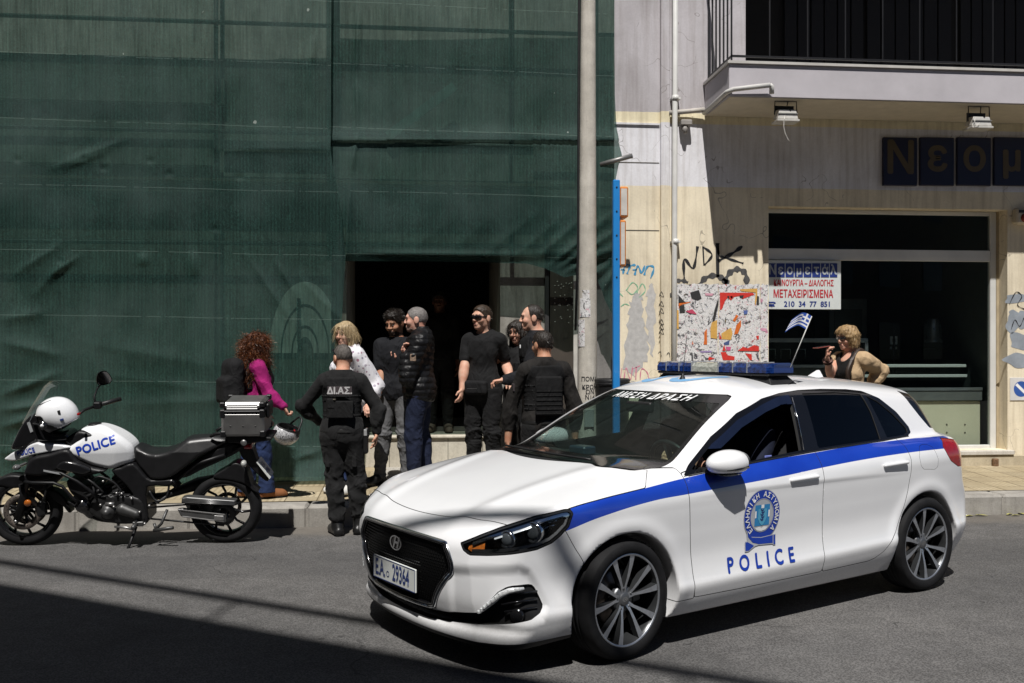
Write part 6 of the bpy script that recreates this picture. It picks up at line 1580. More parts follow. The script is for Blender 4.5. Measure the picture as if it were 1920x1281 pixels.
def build_bike():
    g = lambda u, v: Vector(c2s((u-960)/F*(F*CAMH/(v-YH)), F*CAMH/(v-YH)))
    a, b_ = g(57, 1021.0), g(421, 1015.5); mid = (a+b_)/2; d = a-b_
    B = empty("police_motorcycle", (mid.x, mid.y, 0), math.atan2(d.y, d.x), "black and white police motorcycle leaning on its side stand beside the kerb", "motorcycle")
    B.rotation_euler = (R(-8), 0, math.atan2(d.y, d.x))
    xf, xr = bp(189,0)[0], bp(1394,0)[0]
    bike_wheel(B, xf, .300, .115, (.065,-.065), ""); bike_wheel(B, xr, .298, .155, (-.06,), "")
    # front end
    part("front_mudguard", [(8,738),(60,690),(130,668),(215,678),(245,700),(238,732),(150,752),(60,735)], .065, M_MBLK, B, .02)
    part("front_mudguard", [(318,760),(395,775),(445,830),(470,905),(452,905),(425,868),(385,840),(330,800)], .055, M_MBLK, B, .012)
    for sy in (.095,-.095):
        p0, p1, p2 = bp(250,640), bp(215,790), bp(163,945)
        MB().tube([(p0[0]-.12,sy,p0[1]+.42),(p0[0],sy,p0[1]),(p1[0],sy,p1[1])],[.024,.026,.026],12).build("fork_tube", M_ENGD, B)
        MB().tube([(p1[0]+.005,sy,p1[1]+.10),(p1[0],sy,p1[1]),(p2[0],sy,p2[1])],[.033,.034,.028],12).build("fork_leg", M_MBLK, B)
        q = bp(243,828); 
        if sy > 0: MB().lathe([(0,.018),(.024,.016),(.028,.010),(.028,0)],20,'y',(q[0],sy+.028,q[1])).build("side_reflector", M_AMB, B)
        q = bp(310,880); sdf_obj("brake_caliper", U([rbox((q[0],sy-.02*(1 if sy>0 else -1),q[1]+.01),(.035,.03,.055),.015), cap((q[0]+.01,sy,q[1]-.04),(q[0],sy,q[1]+.06),.018)],.02), (q[0]-.1,sy-.1,q[1]-.1),(q[0]+.1,sy+.1,q[1]+.1), .008, M_ENGD, B)
    p = bp(163,945); MB().cyl((p[0],-.12,p[1]),(p[0],.125,p[1]),.014,12).build("front_axle", M_BALU, B)
    part("crash_bar_mount", [(215,655),(300,640),(380,645),(390,675),(310,690),(215,690)], .16, M_MBLK, B, .012)
    for sy in (.20,-.20):
        pts = [(230,690),(300,688),(420,690),(470,712),(530,790),(560,830)]
        MB().tube([(bp(*q)[0], sy*(.75 if i in (0,5) else 1), bp(*q)[1]) for i, q in enumerate(pts)], .0125, 10).build("crash_bar", M_MBLK, B)
        pts = [(375,615),(470,630),(560,680),(640,745),(660,790)]
        MB().tube([(bp(*q)[0], sy*(.9 if i in (0,4) else 1.05), bp(*q)[1]) for i, q in enumerate(pts)], .0125, 10).build("crash_bar", M_MBLK, B)
    # fairing, beak, screen
    part("headlamp_fairing", [(160,500),(185,430),(240,335),(300,285),(345,310),(390,395),(480,405),(495,450),(360,462),(310,455),(230,495)], .12, M_MGL, B, .03)
    wfb = lambda x, z: np.interp(x, [bp(500,0)[0], bp(330,0)[0], bp(90,0)[0]], [.165,.15,.025])
    Pbk = [(88,578),(120,550),(150,530),(230,492),(315,455),(360,462),(480,468),(505,490),(310,528),(200,567),(150,583)]
    part("beak", Pbk, .165, M_MWH, B, .014, wf=wfb, sm=3); fbk = extr(bpoly(Pbk,3), wfb, .014)
    plane_text("beak_lettering", "POLICE", .056, bp(243,517), R(17), .12, M_BLUEL, B, .92, .002, fbk)
    part("side_fairing", [(250,640),(258,600),(300,540),(400,515),(505,492),(560,560),(630,600),(720,625),(640,650),(560,660),(480,612),(400,640),(320,655)], .19, M_MBLK, B, .03)
    part("side_cowl", [(480,560),(560,570),(640,610),(600,640),(520,625),(440,600)], .215, M_MGL, B, .02)
    MB().prism([bp(372,606),bp(470,628),bp(470,637),bp(372,616)], .215, .2195).build("cowl_badge", mat("bike_silver",(.35,.36,.37),.4), B)
    q = bp(215,592); sdf_obj("indicator", U([ell((q[0],.20,q[1]),(.03,.035,.022)), cap((q[0]-.02,.08,q[1]),(q[0],.2,q[1]),.012)],.01),(q[0]-.08,.05,q[1]-.06),(q[0]+.08,.26,q[1]+.06),.007,mat("smoke_lens",(.10,.10,.10),.15,coat=1),B)
    for pl, hw, nm in (([(215,345),(262,262),(300,200),(345,130),(375,103),(410,115),(412,128),(392,180),(330,300),(300,320),(250,352)], .13, "windshield"),):
        m = MB(); n = 9; side = [bp(*q) for q in ((205,350),(255,262),(300,192),(340,130),(372,103))]
        rows = [[(x-.055*(abs(t_)**2)*1.6, t_*hw*(1-.30*k/4), z-(.02*abs(t_)**3 if k == 4 else 0)) for t_ in np.linspace(-1,1,n)] for k, (x, z) in enumerate(side)]
        vs = [p_ for r_ in rows for p_ in r_]; m.add(vs, [(r_*n+i, r_*n+i+1, (r_+1)*n+i+1, (r_+1)*n+i) for r_ in range(4) for i in range(n-1)], True)
        m.build(nm, glass_mat("windshield_glass",(.88,.91,.89),.03,1.5,1.6,.10), B); 
    MB().prism([bp(265,335),bp(282,330),bp(298,388),bp(282,396)], .122, .126).build("fairing_mark", mat("bike_silver",(.35,.36,.37),.4), B)
    # tank
    Ptk = [(500,492),(535,455),(565,425),(548,400),(580,376),(650,363),(700,370),(760,400),(830,450),(868,500),(872,582),(800,605),(740,625),(680,615),(630,600),(560,565),(512,535)]
    ztop, zmid = bp(0,365)[1], bp(0,520)[1]
    wft = lambda x, z: .165-.085*np.clip((z-zmid)/(ztop-zmid),0,1.2)**2.0-.05*np.clip((bp(760,0)[0]-x)/.15,0,1)**1.5-.02*np.clip((zmid-z)/.15,0,1)
    part("fuel_tank", Ptk, .18, M_MWH, B, .045, wf=wft, sm=4, h=.008); ftk = extr(bpoly(Ptk,4), wft, .045)
    plane_text("tank_lettering", "POLICE", .094, bp(663,474), R(17.5), .16, M_BLUEL, B, .98, .0045, ftk)
    part("tank_cover", [(480,440),(560,388),(640,408),(655,418),(600,448),(560,492),(500,478)], .135, M_MBLK, B, .03)
    q = bp(628,372); MB().lathe([(.0,.014),(.045,.014),(.055,.004),(.055,-.03)],24,'z',(q[0],0,q[1]+.004)).build("fuel_cap", M_MBLK, B)
    # seat, side panels, tail
    wfs = lambda x, z: np.interp(x, [bp(1425,0)[0], bp(1200,0)[0], bp(1000,0)[0], bp(862,0)[0]], [.11,.155,.15,.10])-.05*np.clip((z-bp(0,520)[1])/.10,0,1)
    part("seat", [(864,512),(882,490),(905,500),(950,525),(1010,532),(1080,517),(1130,490),(1165,462),(1205,446),(1340,438),(1420,450),(1424,474),(1340,515),(1250,560),(1170,622),(1080,682),(980,690),(930,650),(880,590)], .16, M_VINYL, B, .035, wf=wfs)
    part("side_panel", [(740,632),(800,612),(872,588),(930,655),(975,692),(1085,688),(1115,715),(1060,735),(950,735),(945,860),(945,955),(900,975),(872,900),(860,780),(800,700)], .14, M_MBLK, B, .02, sm=2)
    part("tail_cowl", [(1090,690),(1170,630),(1260,565),(1425,482),(1510,492),(1500,525),(1400,580),(1270,640),(1170,690)], .09, M_MBLK, B, .02)
    for sy in (.10,-.10):
        MB().tube([(*[bp(1330,430)[0]],sy,bp(1330,430)[1]),(bp(1360,412)[0],sy*1.25,bp(1360,412)[1]),(bp(1440,400)[0],sy*1.3,bp(1440,400)[1]),(bp(1560,470)[0],sy*1.2,bp(1560,470)[1]),(bp(1460,520)[0],sy,bp(1460,520)[1])], .014, 8).build("grab_rail", M_MBLK, B)
        MB().tube([(bp(1120,700)[0],sy,bp(1120,700)[1]),(bp(1240,600)[0],sy,bp(1240,600)[1]),(bp(1420,545)[0],sy,bp(1420,545)[1])], .016, 8).build("subframe", M_MBLK, B)
        MB().tube([(bp(1090,780)[0],sy,bp(1090,780)[1]),(bp(1000,840)[0],sy,bp(1000,840)[1]),(bp(950,850)[0],sy,bp(950,850)[1])], .012, 8).build("peg_bracket", M_ENGD, B)
    part("rack", [(1420,415),(1700,432),(1700,448),(1560,470),(1440,462)], .15, M_MBLK, B, .008, sm=0)
    q = bp(1534,460); MB().lathe([(0,.012),(.022,.011),(.026,.004),(.026,-.02)],20,'y',(q[0],.155,q[1])).build("rack_lock", M_BALU, B)
    # aluminium top case
    cs = empty("top_case", (0,0,0)); cs.parent = B
    x0, x1 = bp(1662,0)[0], bp(1405,0)[0]; z0, z1, z2 = bp(0,420)[1], bp(0,268)[1], bp(0,212)[1]; hw = .185
    MB().box((x0,-hw,z0),(x1,hw,z1), bev=.022).build("case_body", M_BALU, cs); MB().box((x0+.012,-hw+.008,z1+.012),(x1-.012,hw-.008,z2), bev=.024).build("lid", M_BALU, cs)
    MB().box((x0-.006,-hw-.006,z1-.006),(x1+.006,hw+.006,z1+.012), bev=.006).build("rim_band", M_MBLK, cs)
    rb = MB()
    for k in range(3): rb.box((x0+.05,hw-.008,z1+.022+.016*k),(x1-.05,hw+.002,z1+.030+.016*k), bev=.003)
    rb.build("lid_ribs", mat("bright_alu",(.42,.42,.42),.5,metal=.8), cs)
    for x in (x0,x1):
        for y in (-hw,hw):
            sx_, sy_ = (1 if x == x1 else -1), (1 if y > 0 else -1)
            for za, zb in ((z0,z0+.05),(z1-.045,z1+.02),(z2-.035,z2+.004)):
                a_ = (min(x,x-.045*sx_)+(.006 if sx_ > 0 else -.006), min(y,y-.045*sy_)+(.006 if sy_ > 0 else -.006), za-.004); MB().box(a_, (a_[0]+.045, a_[1]+.045, zb), bev=.008).build("corner_guard", M_MBLK, cs)
    rv = MB()
    for k in range(3): rv.cyl((x0+.07+.10*k,hw,z0+.09),(x0+.07+.10*k,hw+.004,z0+.09),.006,8)
    rv.box(((x0+x1)/2-.035,hw,z1-.05),((x0+x1)/2-.0345,hw+.0015,z1-.01)); rv.build("rivets", M_ENG, cs)
    MB().box((x0-.03,-.10,z1-.07),(x0-.002,.10,z1+.05), bev=.01).build("latch", M_MBLK, cs)
    # rear mudguard, plate, lamps
    part("rear_mudguard", [(1330,690),(1400,640),(1470,600),(1530,640),(1560,740),(1600,790),(1570,780),(1520,735),(1440,710)], .085, M_MBLK, B, .015)
    part("plate_hanger", [(1490,500),(1560,500),(1600,600),(1660,700),(1645,722),(1560,640),(1500,560)], .06, M_MBLK, B, .012)
    a_, b2 = bp(1592,600), bp(1668,705); dx, dz = b2[0]-a_[0], b2[1]-a_[1]; n_ = Vector((-dz,0,dx)).normalized(); n_ = n_ if n_.x < 0 else -n_
    pm = MB(); vs = []
    for s_, t_ in ((0,-1),(0,1),(1,1),(1,-1)): vs.append(Vector((a_[0]+dx*s_, .105*t_, a_[1]+dz*s_))+n_*.012)
    pm.add(vs+[v+n_*.004 for v in vs], [(3,2,1,0),(4,5,6,7),(0,1,5,4),(1,2,6,5),(2,3,7,6),(3,0,4,7)]); plo = pm.build("number_plate", M_PLATE, B)
    uy = Vector((-dx,0,-dz)).normalized(); c0 = Vector(((a_[0]+b2[0])/2, 0, (a_[1]+b2[1])/2))+n_*.018
    for txt, k in (("ΕΑ",.032),("4186",-.03)): text_on("plate_lettering", txt, .062, M_PBLUE, tuple(c0+uy*k), (0,-1,0), tuple(uy), plo, offset=.002)
    q = bp(1545,500); sdf_obj("tail_lamp", rbox((q[0],0,q[1]),(.035,.08,.022),.012),(q[0]-.06,-.1,q[1]-.05),(q[0]+.06,.1,q[1]+.05),.007,M_RED,B)
    for sy in (1,-1):
        q = bp(1530,592); sdf_obj("indicator", U([ell((q[0],.15*sy,q[1]),(.024,.036,.030)), cap((q[0]+.0,.05*sy,q[1]),(q[0],.14*sy,q[1]),.009)],.01),(q[0]-.06,.11*sy-.09,q[1]-.06),(q[0]+.06,.11*sy+.1,q[1]+.06),.007,mat("clear_lens",(.42,.42,.40),.15,coat=1),B)
    # swing arm, guards
    for sy in (.105,-.105): part("swing_arm", [(1120,880),(1150,876),(1410,912),(1412,965),(1390,968),(1140,925)], .022, mat("swing_arm_grey",(.13,.13,.13),.35,metal=.7,var=.2), B, .008, yc=sy, sm=0, h=.007)
    part("swing_arm_edge", [(1140,878),(1405,912),(1405,920),(1140,886)], .006, M_BALU, B, .002, yc=.128, sm=0, h=.004); part("swing_arm_edge", [(1150,920),(1400,957),(1400,964),(1150,928)], .006, M_BALU, B, .002, yc=.128, sm=0, h=.004)
    part("axle_adjuster", [(1340,918),(1400,922),(1400,955),(1340,952)], .012, M_BALU, B, .004, yc=.125, sm=0, h=.006)
    part("exhaust_guard", [(1155,802),(1185,795),(1478,822),(1468,855),(1150,836)], .045, mat("guard_grey",(.10,.10,.10),.42,metal=.6,var=.2), B, .015, yc=.115, sm=0)
    rb = MB()
    for k in range(4):
        p0, p1 = bp(1175,804+8*k), bp(1470,827+7*k); rb.tube([(p0[0],.160,p0[1]),(p1[0],.160,p1[1])],.0028,6)
    rb.build("guard_ribs", mat("guard_rib",(.28,.28,.28),.35,metal=.8), B)
    q = bp(1394,915); sp_ = MB(); sp_.lathe([(.05,.098),(.095,.098),(.098,.104),(.095,.110),(.05,.110)],44,'y',(q[0],0,q[1]))
    for k in range(40): a = 2*pi*k/40; sp_.box((q[0]+math.cos(a)*.100-.003,.099,q[1]+math.sin(a)*.100-.003),(q[0]+math.cos(a)*.100+.003,.109,q[1]+math.sin(a)*.100+.003))
    sp_.build("sprocket", M_ENGD, B)
    MB().tube([(bp(930,905)[0],.104,bp(930,905)[1]+.045),(q[0],.104,q[1]+.102)],.008,6).build("chain", M_ENGD, B); MB().tube([(bp(930,905)[0],.104,bp(930,905)[1]-.045),(q[0],.104,q[1]-.102)],.008,6).build("chain", M_ENGD, B)
    MB().tube([(bp(1110,760)[0],.0,bp(1110,760)[1]),(bp(1010,640)[0],.0,bp(1010,640)[1])],.035,12).build("shock_absorber", M_ENGD, B)
    MB().tube([(bp(600,700)[0],-.14,bp(600,700)[1]-.25),(bp(1000,850)[0],-.15,bp(1000,850)[1]),(bp(1200,780)[0],-.17,bp(1200,780)[1]),(bp(1480,740)[0],-.19,bp(1480,740)[1])],[.025,.03,.055,.06],14).build("exhaust_pipe", M_ENGD, B)
    # engine
    C = lambda X, Y, y: (bp(X,Y)[0], y, bp(X,Y)[1])
    eng = U([extr(bpoly([(640,800),(760,780),(900,800),(935,880),(920,955),(760,965),(650,930),(600,880)],3), .15, .03), cap(C(690,800,0),C(590,800,0),.085,.075), cap(C(760,780,0),C(790,680,0),.09,.085), rbox(C(620,760,0),(.07,.14,.05),.02)], .03)
    lo_, hi_ = C(960,1000,-.22), C(520,640,.22); fin = lambda P: eng(P)+.006*np.sin((P[:,0]*.5+P[:,2])*160)*(P[:,2] > bp(0,790)[1])
    sdf_obj("engine", fin, lo_, hi_, .010, M_ENGD, B)
    sdf_obj("clutch_cover", U([ell(C(716,880,.15),(.062,.045,.066)), cap(C(716,880,.15),C(716,880,.198),.028), cap(C(800,870,.14),C(880,900,.15),.05,.04)],.03), C(960,1000,.05), C(620,760,.26), .007, M_ENG, B)
    e2 = MB(); e2.lathe([(0,.203),(.012,.202),(.013,.196)],16,'y',(C(718,878,0)[0],0,C(718,878,0)[2])); e2.tube([C(710,832,.17),C(760,830,.175)],.017,10); e2.build("oil_filler", M_BALU, B)
    sdf_obj("exhaust_header", U([cap(C(575,800,.08),C(560,850,.12),.045,.05), cap(C(560,850,.12),C(600,905,.08),.05,.04), cap(C(600,905,.08),C(700,950,.0),.04)],.03), C(780,1000,-.08), C(500,740,.22), .008, M_MGL, B)
    part("bash_plate", [(470,832),(490,825),(560,880),(650,930),(760,950),(740,962),(640,948),(550,890)], .12, M_MBLK, B, .008)
    part("radiator", [(480,690),(560,700),(600,790),(580,840),(500,770)], .14, M_ENGD, B, .015)
    random.seed(4)
    for (X, Y, y) in ((640,700,.17),(775,765,.17),(805,768,.17),(700,690,.17),(960,850,.15),(905,885,.17),(760,845,.19),(680,835,.18),(1095,697,.145),(860,800,.165),(880,940,.165),(930,960,.16)):
        c = C(X,Y,y); MB().cyl((c[0],y-.02,c[2]),(c[0],y+.006,c[2]),.010,8).build("bolt", M_BALU, B)
    for pts in ([(620,690,.15),(680,660,.17),(760,700,.16),(800,760,.15)],[(560,650,.15),(640,690,.19),(700,760,.17)],[(960,760,.13),(1000,820,.14),(1060,800,.13),(1080,700,.12)],[(590,640,.1),(650,740,.19),(620,800,.17)],[(330,690,.11),(350,760,.12),(310,850,.11)]): MB().tube(spline([C(*p) for p in pts],4,False), .009, 6).build("hose", M_BLK, B)
    # pegs, levers, stand
    MB().tube([C(760,968,.19),C(830,972,.20),C(870,985,.20)],[.010,.010,.012],8).build("gear_lever", M_BALU, B)
    pg = MB(); pg.tube([C(880,960,.14),C(885,958,.27)],.018,8); pg.box(tuple(Vector(C(925,975,.13))), tuple(Vector(C(860,945,.17))), bev=.006); pg.build("footpeg", M_ENG, B)
    pg = MB(); pg.tube([C(1060,880,.12),C(1030,960,.16),C(1000,990,.17)],.012,8); pg.tube([C(985,1000,.17),C(1110,972,.22)],.015,8); pg.tube([C(985,960,.15),C(1000,1000,.17)],.012,8); pg.build("passenger_peg", M_ENG, B)
    MB().tube([C(872,985,.13),C(850,1070,.20),C(822,1148,.265)],[.014,.012,.011],8).build("side_stand", M_MBLK, B)
    c = C(815,1152,.27); MB().box((c[0]-.05,.235,c[2]-.008),(c[0]+.045,.305,c[2]+.006), bev=.004).build("stand_foot", M_MBLK, B)
    # bars and mirrors
    for sy in (1,-1):
        if sy > 0:      # the near grip is inside the helmet hung on it
            MB().tube([C(500,330,.02),C(500,320,.10),C(480,320,.16)],.013,8).build("handlebar", M_MBLK, B); MB().tube([C(480,320,.16),C(470,322,.20)],.0185,10).build("grip", M_BLK, B); continue
        MB().tube([C(500,330,.02*sy),C(530,300,.14*sy),C(585,285,.24*sy)],.013,8).build("handlebar", M_MBLK, B)
        hb = MB(); hb.tube([C(585,285,.24*sy),C(700,262,.37*sy)],.0185,10); hb.build("grip", M_BLK, B)
        MB().tube([C(590,275,.24*sy),C(620,285,.30*sy),C(560,300,.36*sy)],.006,6).build("lever", M_ENGD, B)
        sdf_obj("switch_box", rbox(C(590,283,.235*sy),(.03,.035,.03),.012), tuple(Vector(C(590,283,.235*sy))-Vector((.06,.06,.06))), tuple(Vector(C(590,283,.235*sy))+Vector((.06,.06,.06))), .008, M_MBLK, B)
        ms = empty("mirror", (0,0,0)); ms.parent = B
        MB().tube([C(570,285,.25*sy),C(558,235,.29*sy),C(570,190,.32*sy),C(592,160,.33*sy)],[.010,.008,.007,.008],8).build("mirror_stem", M_MBLK, ms)
        pl_ = [(585,165),(577,125),(590,85),(625,80),(648,120),(652,145),(630,165)]
        cen = bp(615,123); ro = Matrix.Translation((cen[0],.33*sy,cen[1])); P2 = [(bp(*q)[0]-cen[0], bp(*q)[1]-cen[1]) for q in pl_]; P2 = spline(P2,4)
        ry = Matrix.Rotation(R(-38*sy),4,'Z')
        sh = MB(); n = len(P2); sgn = 1
        vs = [Vector((a_*1.25,.0,b_)) for a_, b_ in P2]+[Vector((a_*1.2,-.022,b_*.96)) for a_, b_ in P2]+[Vector((a_*.6,-.040,b_*.5)) for a_, b_ in P2]
        M2 = ro @ ry; sh.add(vs, [(r_*n+i,r_*n+(i+1)%n,(r_+1)*n+(i+1)%n,(r_+1)*n+i) for r_ in range(2) for i in range(n)]+[tuple(2*n+i for i in range(n))], True, M2); sh.build("mirror_shell", M_MBLK, ms)
        MB().add([Vector((a_*1.12,.002,b_*.9)) for a_, b_ in P2], [tuple(range(n))], False, M2).build("mirror_glass", mat("mirror_silver",(.75,.76,.77),.02,metal=1,var=0), ms)
    MB().box(C(600,275,.20),tuple(Vector(C(585,262,.24))), bev=.003).build("kill_switch", M_RED, B)
    sdf_obj("instrument_panel", rbox(C(400,350,0),(.09,.11,.05),.03), tuple(Vector(C(400,350,0))-Vector((.14,.15,.1))), tuple(Vector(C(400,350,0))+Vector((.14,.15,.1))), .012, M_MBLK, B)
    part("front_frame", [(250,700),(330,560),(480,520),(520,580),(420,700),(330,760),(280,760)], .10, M_MBLK, B, .02)
    return B
BIKE = build_bike()

def helmet_white():
    bpy.context.view_layer.update()
    c = bp(432,285); M = BIKE.matrix_world.copy(); o = M @ Vector((c[0], .10, c[1]))
    H = empty("helmet", tuple(o), 0, "plain white open face helmet perched on the motorcycle's handlebar behind the windscreen", "helmet"); H.rotation_euler = (R(-8), R(14), BIKE.rotation_euler.z)
    out = ell((0,0,.0),(.158,.128,.138)); ins = ell((.01,0,-.05),(.135,.105,.13))
    f = lambda P: smax(smax(smin(out(P), ell((-.045,0,-.045),(.12,.115,.12))(P), .03), -P[:,2]-.118-.25*P[:,0], .012), -ins(P), .006)
    f2 = lambda P: smax(f(P), -rbox((.20,0,-.035),(.125,.16,.055),.03)(P), .01)
    sdf_obj("shell", f2, (-.2,-.16,-.18),(.2,.16,.16), .007, mat("helmet_white",(.74,.75,.77),.2,coat=.8,var=.03), H)
    sdf_obj("liner", lambda P: smax(np.abs(ell((.0,0,-.03),(.140,.110,.125))(P))-.008, -P[:,2]-.112-.25*P[:,0], .005), (-.2,-.16,-.18),(.2,.16,.16), .009, M_BLK, H)
    pv = MB(); pv.lathe([(0,.020),(.018,.020),(.020,.014),(.032,.012),(.036,.0),(.036,-.02)],24,'y',(.085,.118,-.052)); pv.build("visor_pivot", M_MGL, H)
    MB().lathe([(.0,.024),(.014,.023),(.015,.016)],20,'y',(.085,.118,-.052)).build("pivot_cap", mat("helmet_white",(.74,.75,.77),.2,coat=.8,var=.03), H)
    MB().tube(spline([(.085,.10,-.055),(.155,.07,-.03),(.178,0,-.022),(.155,-.07,-.03),(.085,-.10,-.055)],5,False),.014,8,sy=.5).build("visor_rim", M_MGL, H)
    for z_ in (.06,): MB().tube(spline([(.10,.055,.105),(.05,.062,.115),(-.01,.06,.122)],4,False),.0035,6).build("vent", M_BLK, H)
    MB().box((-.075,.108,.0),(-.055,.124,.035), bev=.003).build("emblem", M_BLK, H)
    MB().box((-.085,.117,-.05),(-.055,.124,-.035), bev=.002).build("sticker", M_PBLUE, H)
helmet_white()
# ---------------------------------------------------------------- people
_pm = {}
def skin_mat(col):
    k = "skin_%d" % int(col[0]*1000)
    if k in _pm: return _pm[k]
    m, t, b = nodes_of(k); v = coord(t); n1 = noise(t, 18, 4, .6, v); n2 = noise(t, 150, 3, .6, v)
    red = (col[0]*.94, col[1]*.74, col[2]*.68)
    c = ramp(t, n1, [(.32, red), (.65, col)]); t.links.new(c, b.inputs['Base Color'])
    b.inputs['Roughness'].default_value = .58; b.inputs['Specular IOR Level'].default_value = .28
    b.inputs['Subsurface Weight'].default_value = .06; b.inputs['Subsurface Radius'].default_value = (.012,.005,.003); b.inputs['Subsurface Scale'].default_value = .6
    bump(t, b, n2, .15, .002); _pm[k] = m; return m
def cloth(name, col, rough=.85, weave=420, var=.18, bmp=.25, sheen=.0):
    k = "cloth_"+name
    if k in _pm: return _pm[k]
    m, t, b = nodes_of(k); v = coord(t); n1 = noise(t, 5, 6, .62, v); n2 = noise(t, weave, 2, .6, v); n3 = noise(t, 30, 4, .6, v)
    lo = tuple(x*(1-var) for x in col); hi = tuple(x*(1+var) for x in col)
    c = ramp(t, n1, [(.3, lo), (.7, hi)]); c = mixc(t, .5, c, ramp(t, n2, [(.3,(.7,.7,.7)),(.7,(1.25,1.25,1.25))]), 'MULTIPLY')
    t.links.new(c, b.inputs['Base Color']); b.inputs['Roughness'].default_value = rough; b.inputs['Specular IOR Level'].default_value = .25
    b.inputs['Sheen Weight'].default_value = sheen
    wr = noise(t, 4.5, 2, .5, coord(t, (1.2,1.2,.8)), 1.4); wr = math_(t, 'ABSOLUTE', math_(t, 'SUBTRACT', wr, .5)); wr2 = math_(t, 'ABSOLUTE', math_(t, 'SUBTRACT', noise(t, 11, 2, .5, v, 1.0), .5))
    hh = math_(t, 'ADD', math_(t, 'MULTIPLY', wr, -6.0), math_(t, 'MULTIPLY', wr2, -1.3)); hh = math_(t, 'ADD', hh, math_(t, 'MULTIPLY', math_(t, 'ADD', n3, n2), .12))
    bump(t, b, hh, .42, .012); _pm[k] = m; return m
def floral():
    m, t, b = nodes_of("floral_print"); v = coord(t)
    vo = N(t, "ShaderNodeTexVoronoi", i_Scale=26); t.links.new(v, vo.inputs['Vector']); sx = N(t, "ShaderNodeSeparateXYZ"); t.links.new(vo.outputs['Color'], sx.inputs[0])
    k = math_(t, 'LESS_THAN', vo.outputs['Distance'], math_(t, 'MULTIPLY', sx.outputs[1], .42)); k = math_(t, 'MULTIPLY', k, math_(t, 'GREATER_THAN', sx.outputs[0], .3))
    col = ramp(t, sx.outputs[2], [(.0,(.30,.08,.14)),(.45,(.10,.10,.20)),(.8,(.35,.30,.36))])
    n = noise(t, 6, 4, .6, v); c = mixc(t, math_(t,'MULTIPLY',k,.85), ramp(t, n, [(.3,(.60,.59,.62)),(.7,(.74,.73,.76))]), col)
    t.links.new(c, b.inputs['Base Color']); b.inputs['Roughness'].default_value = .8; return m
def hair_mat(name, lo, hi, sc_=(60,60,9)):
    k = "hair_"+name
    if k in _pm: return _pm[k]
    m, t, b = nodes_of(k); v = coord(t, sc_); n = noise(t, 1.6, 5, .7, v, .8); n2 = noise(t, 4, 4, .6, coord(t, (9,9,9)))
    c = ramp(t, n, [(.3, lo), (.68, hi)]); c = mixc(t, .5, c, ramp(t, n2, [(.3,(.6,.6,.6)),(.7,(1.25,1.25,1.25))]), 'MULTIPLY')
    t.links.new(c, b.inputs['Base Color']); b.inputs['Roughness'].default_value = .45; b.inputs['Specular IOR Level'].default_value = .45
    bump(t, b, n, .7, .01); _pm[k] = m; return m
H_DARK = hair_mat("dark", (.010,.008,.007), (.035,.026,.020)); H_GREY = hair_mat("grey", (.10,.09,.085), (.26,.24,.23), (90,90,60)); H_BLOND = hair_mat("blonde", (.22,.15,.075), (.55,.43,.26))
H_AUB = hair_mat("auburn", (.022,.007,.003), (.15,.045,.014), (60,60,45)); H_SALT = hair_mat("salt", (.05,.043,.038), (.14,.122,.11), (110,110,60)); H_BRN = hair_mat("brown", (.018,.011,.007), (.06,.038,.024)); H_DBL = hair_mat("dark_blonde", (.17,.10,.045), (.46,.31,.15), (50,50,14))
def hset(m, *cols): return [m]+[mat(m.name+"_lock%d" % i, c, .42, var=.25, scale=40) for i, c in enumerate(cols)]
HSET = {m.name: hset(m, *c) for m, c in ((H_DARK, ((.008,.006,.005),(.03,.022,.016))), (H_GREY, ((.07,.065,.06),(.30,.29,.28))), (H_BLOND, ((.50,.38,.21),(.20,.13,.06),(.36,.26,.14))), (H_AUB, ((.11,.032,.010),(.20,.07,.022),(.035,.010,.004))), (H_SALT, ((.04,.034,.03),(.15,.135,.12))), (H_BRN, ((.012,.008,.005),(.07,.042,.025))), (H_DBL, ((.44,.30,.15),(.15,.09,.04),(.30,.19,.09))))}
C_BLK = cloth("black_cotton", (.0080,.0080,.0087), sheen=.02); C_UNI = cloth("uniform_black", (.0105,.0105,.011), var=.3, sheen=.03); C_VEST = cloth("vest_black", (.0075,.0075,.008), weave=180); C_PUF = cloth("puffer_nylon", (.008,.008,.009), .42, 700, .2, .2)
C_POLO = cloth("polo_dark", (.009,.0095,.012)); C_GJ = cloth("grey_denim", (.115,.115,.12), var=.25); C_NAVY = cloth("navy_trouser", (.012,.017,.040)); C_DEN = cloth("dark_denim", (.014,.026,.075), var=.3)
C_MAG = cloth("magenta_cloth", (.30,.012,.13), var=.15); C_TAN = cloth("tan_linen", (.47,.335,.20), var=.12); C_FLO = floral(); C_BAG = cloth("black_canvas", (.009,.009,.010), weave=250)
M_LEA = mat("black_leather", (.010,.010,.010), .38, var=.2, bmp=.2, bscale=120); M_SUEDE = mat("brown_suede", (.20,.075,.025), .8, var=.2); M_SHW = mat("white_shoe", (.62,.61,.58), .6)
M_EYE = mat("eye_white", (.16,.14,.125), .25, var=.05); M_IRIS = mat("iris_dark", (.02,.014,.010), .15); M_LIP = None
M_SUNG = mat("sunglass_lens", (.006,.006,.008), .06, coat=1)

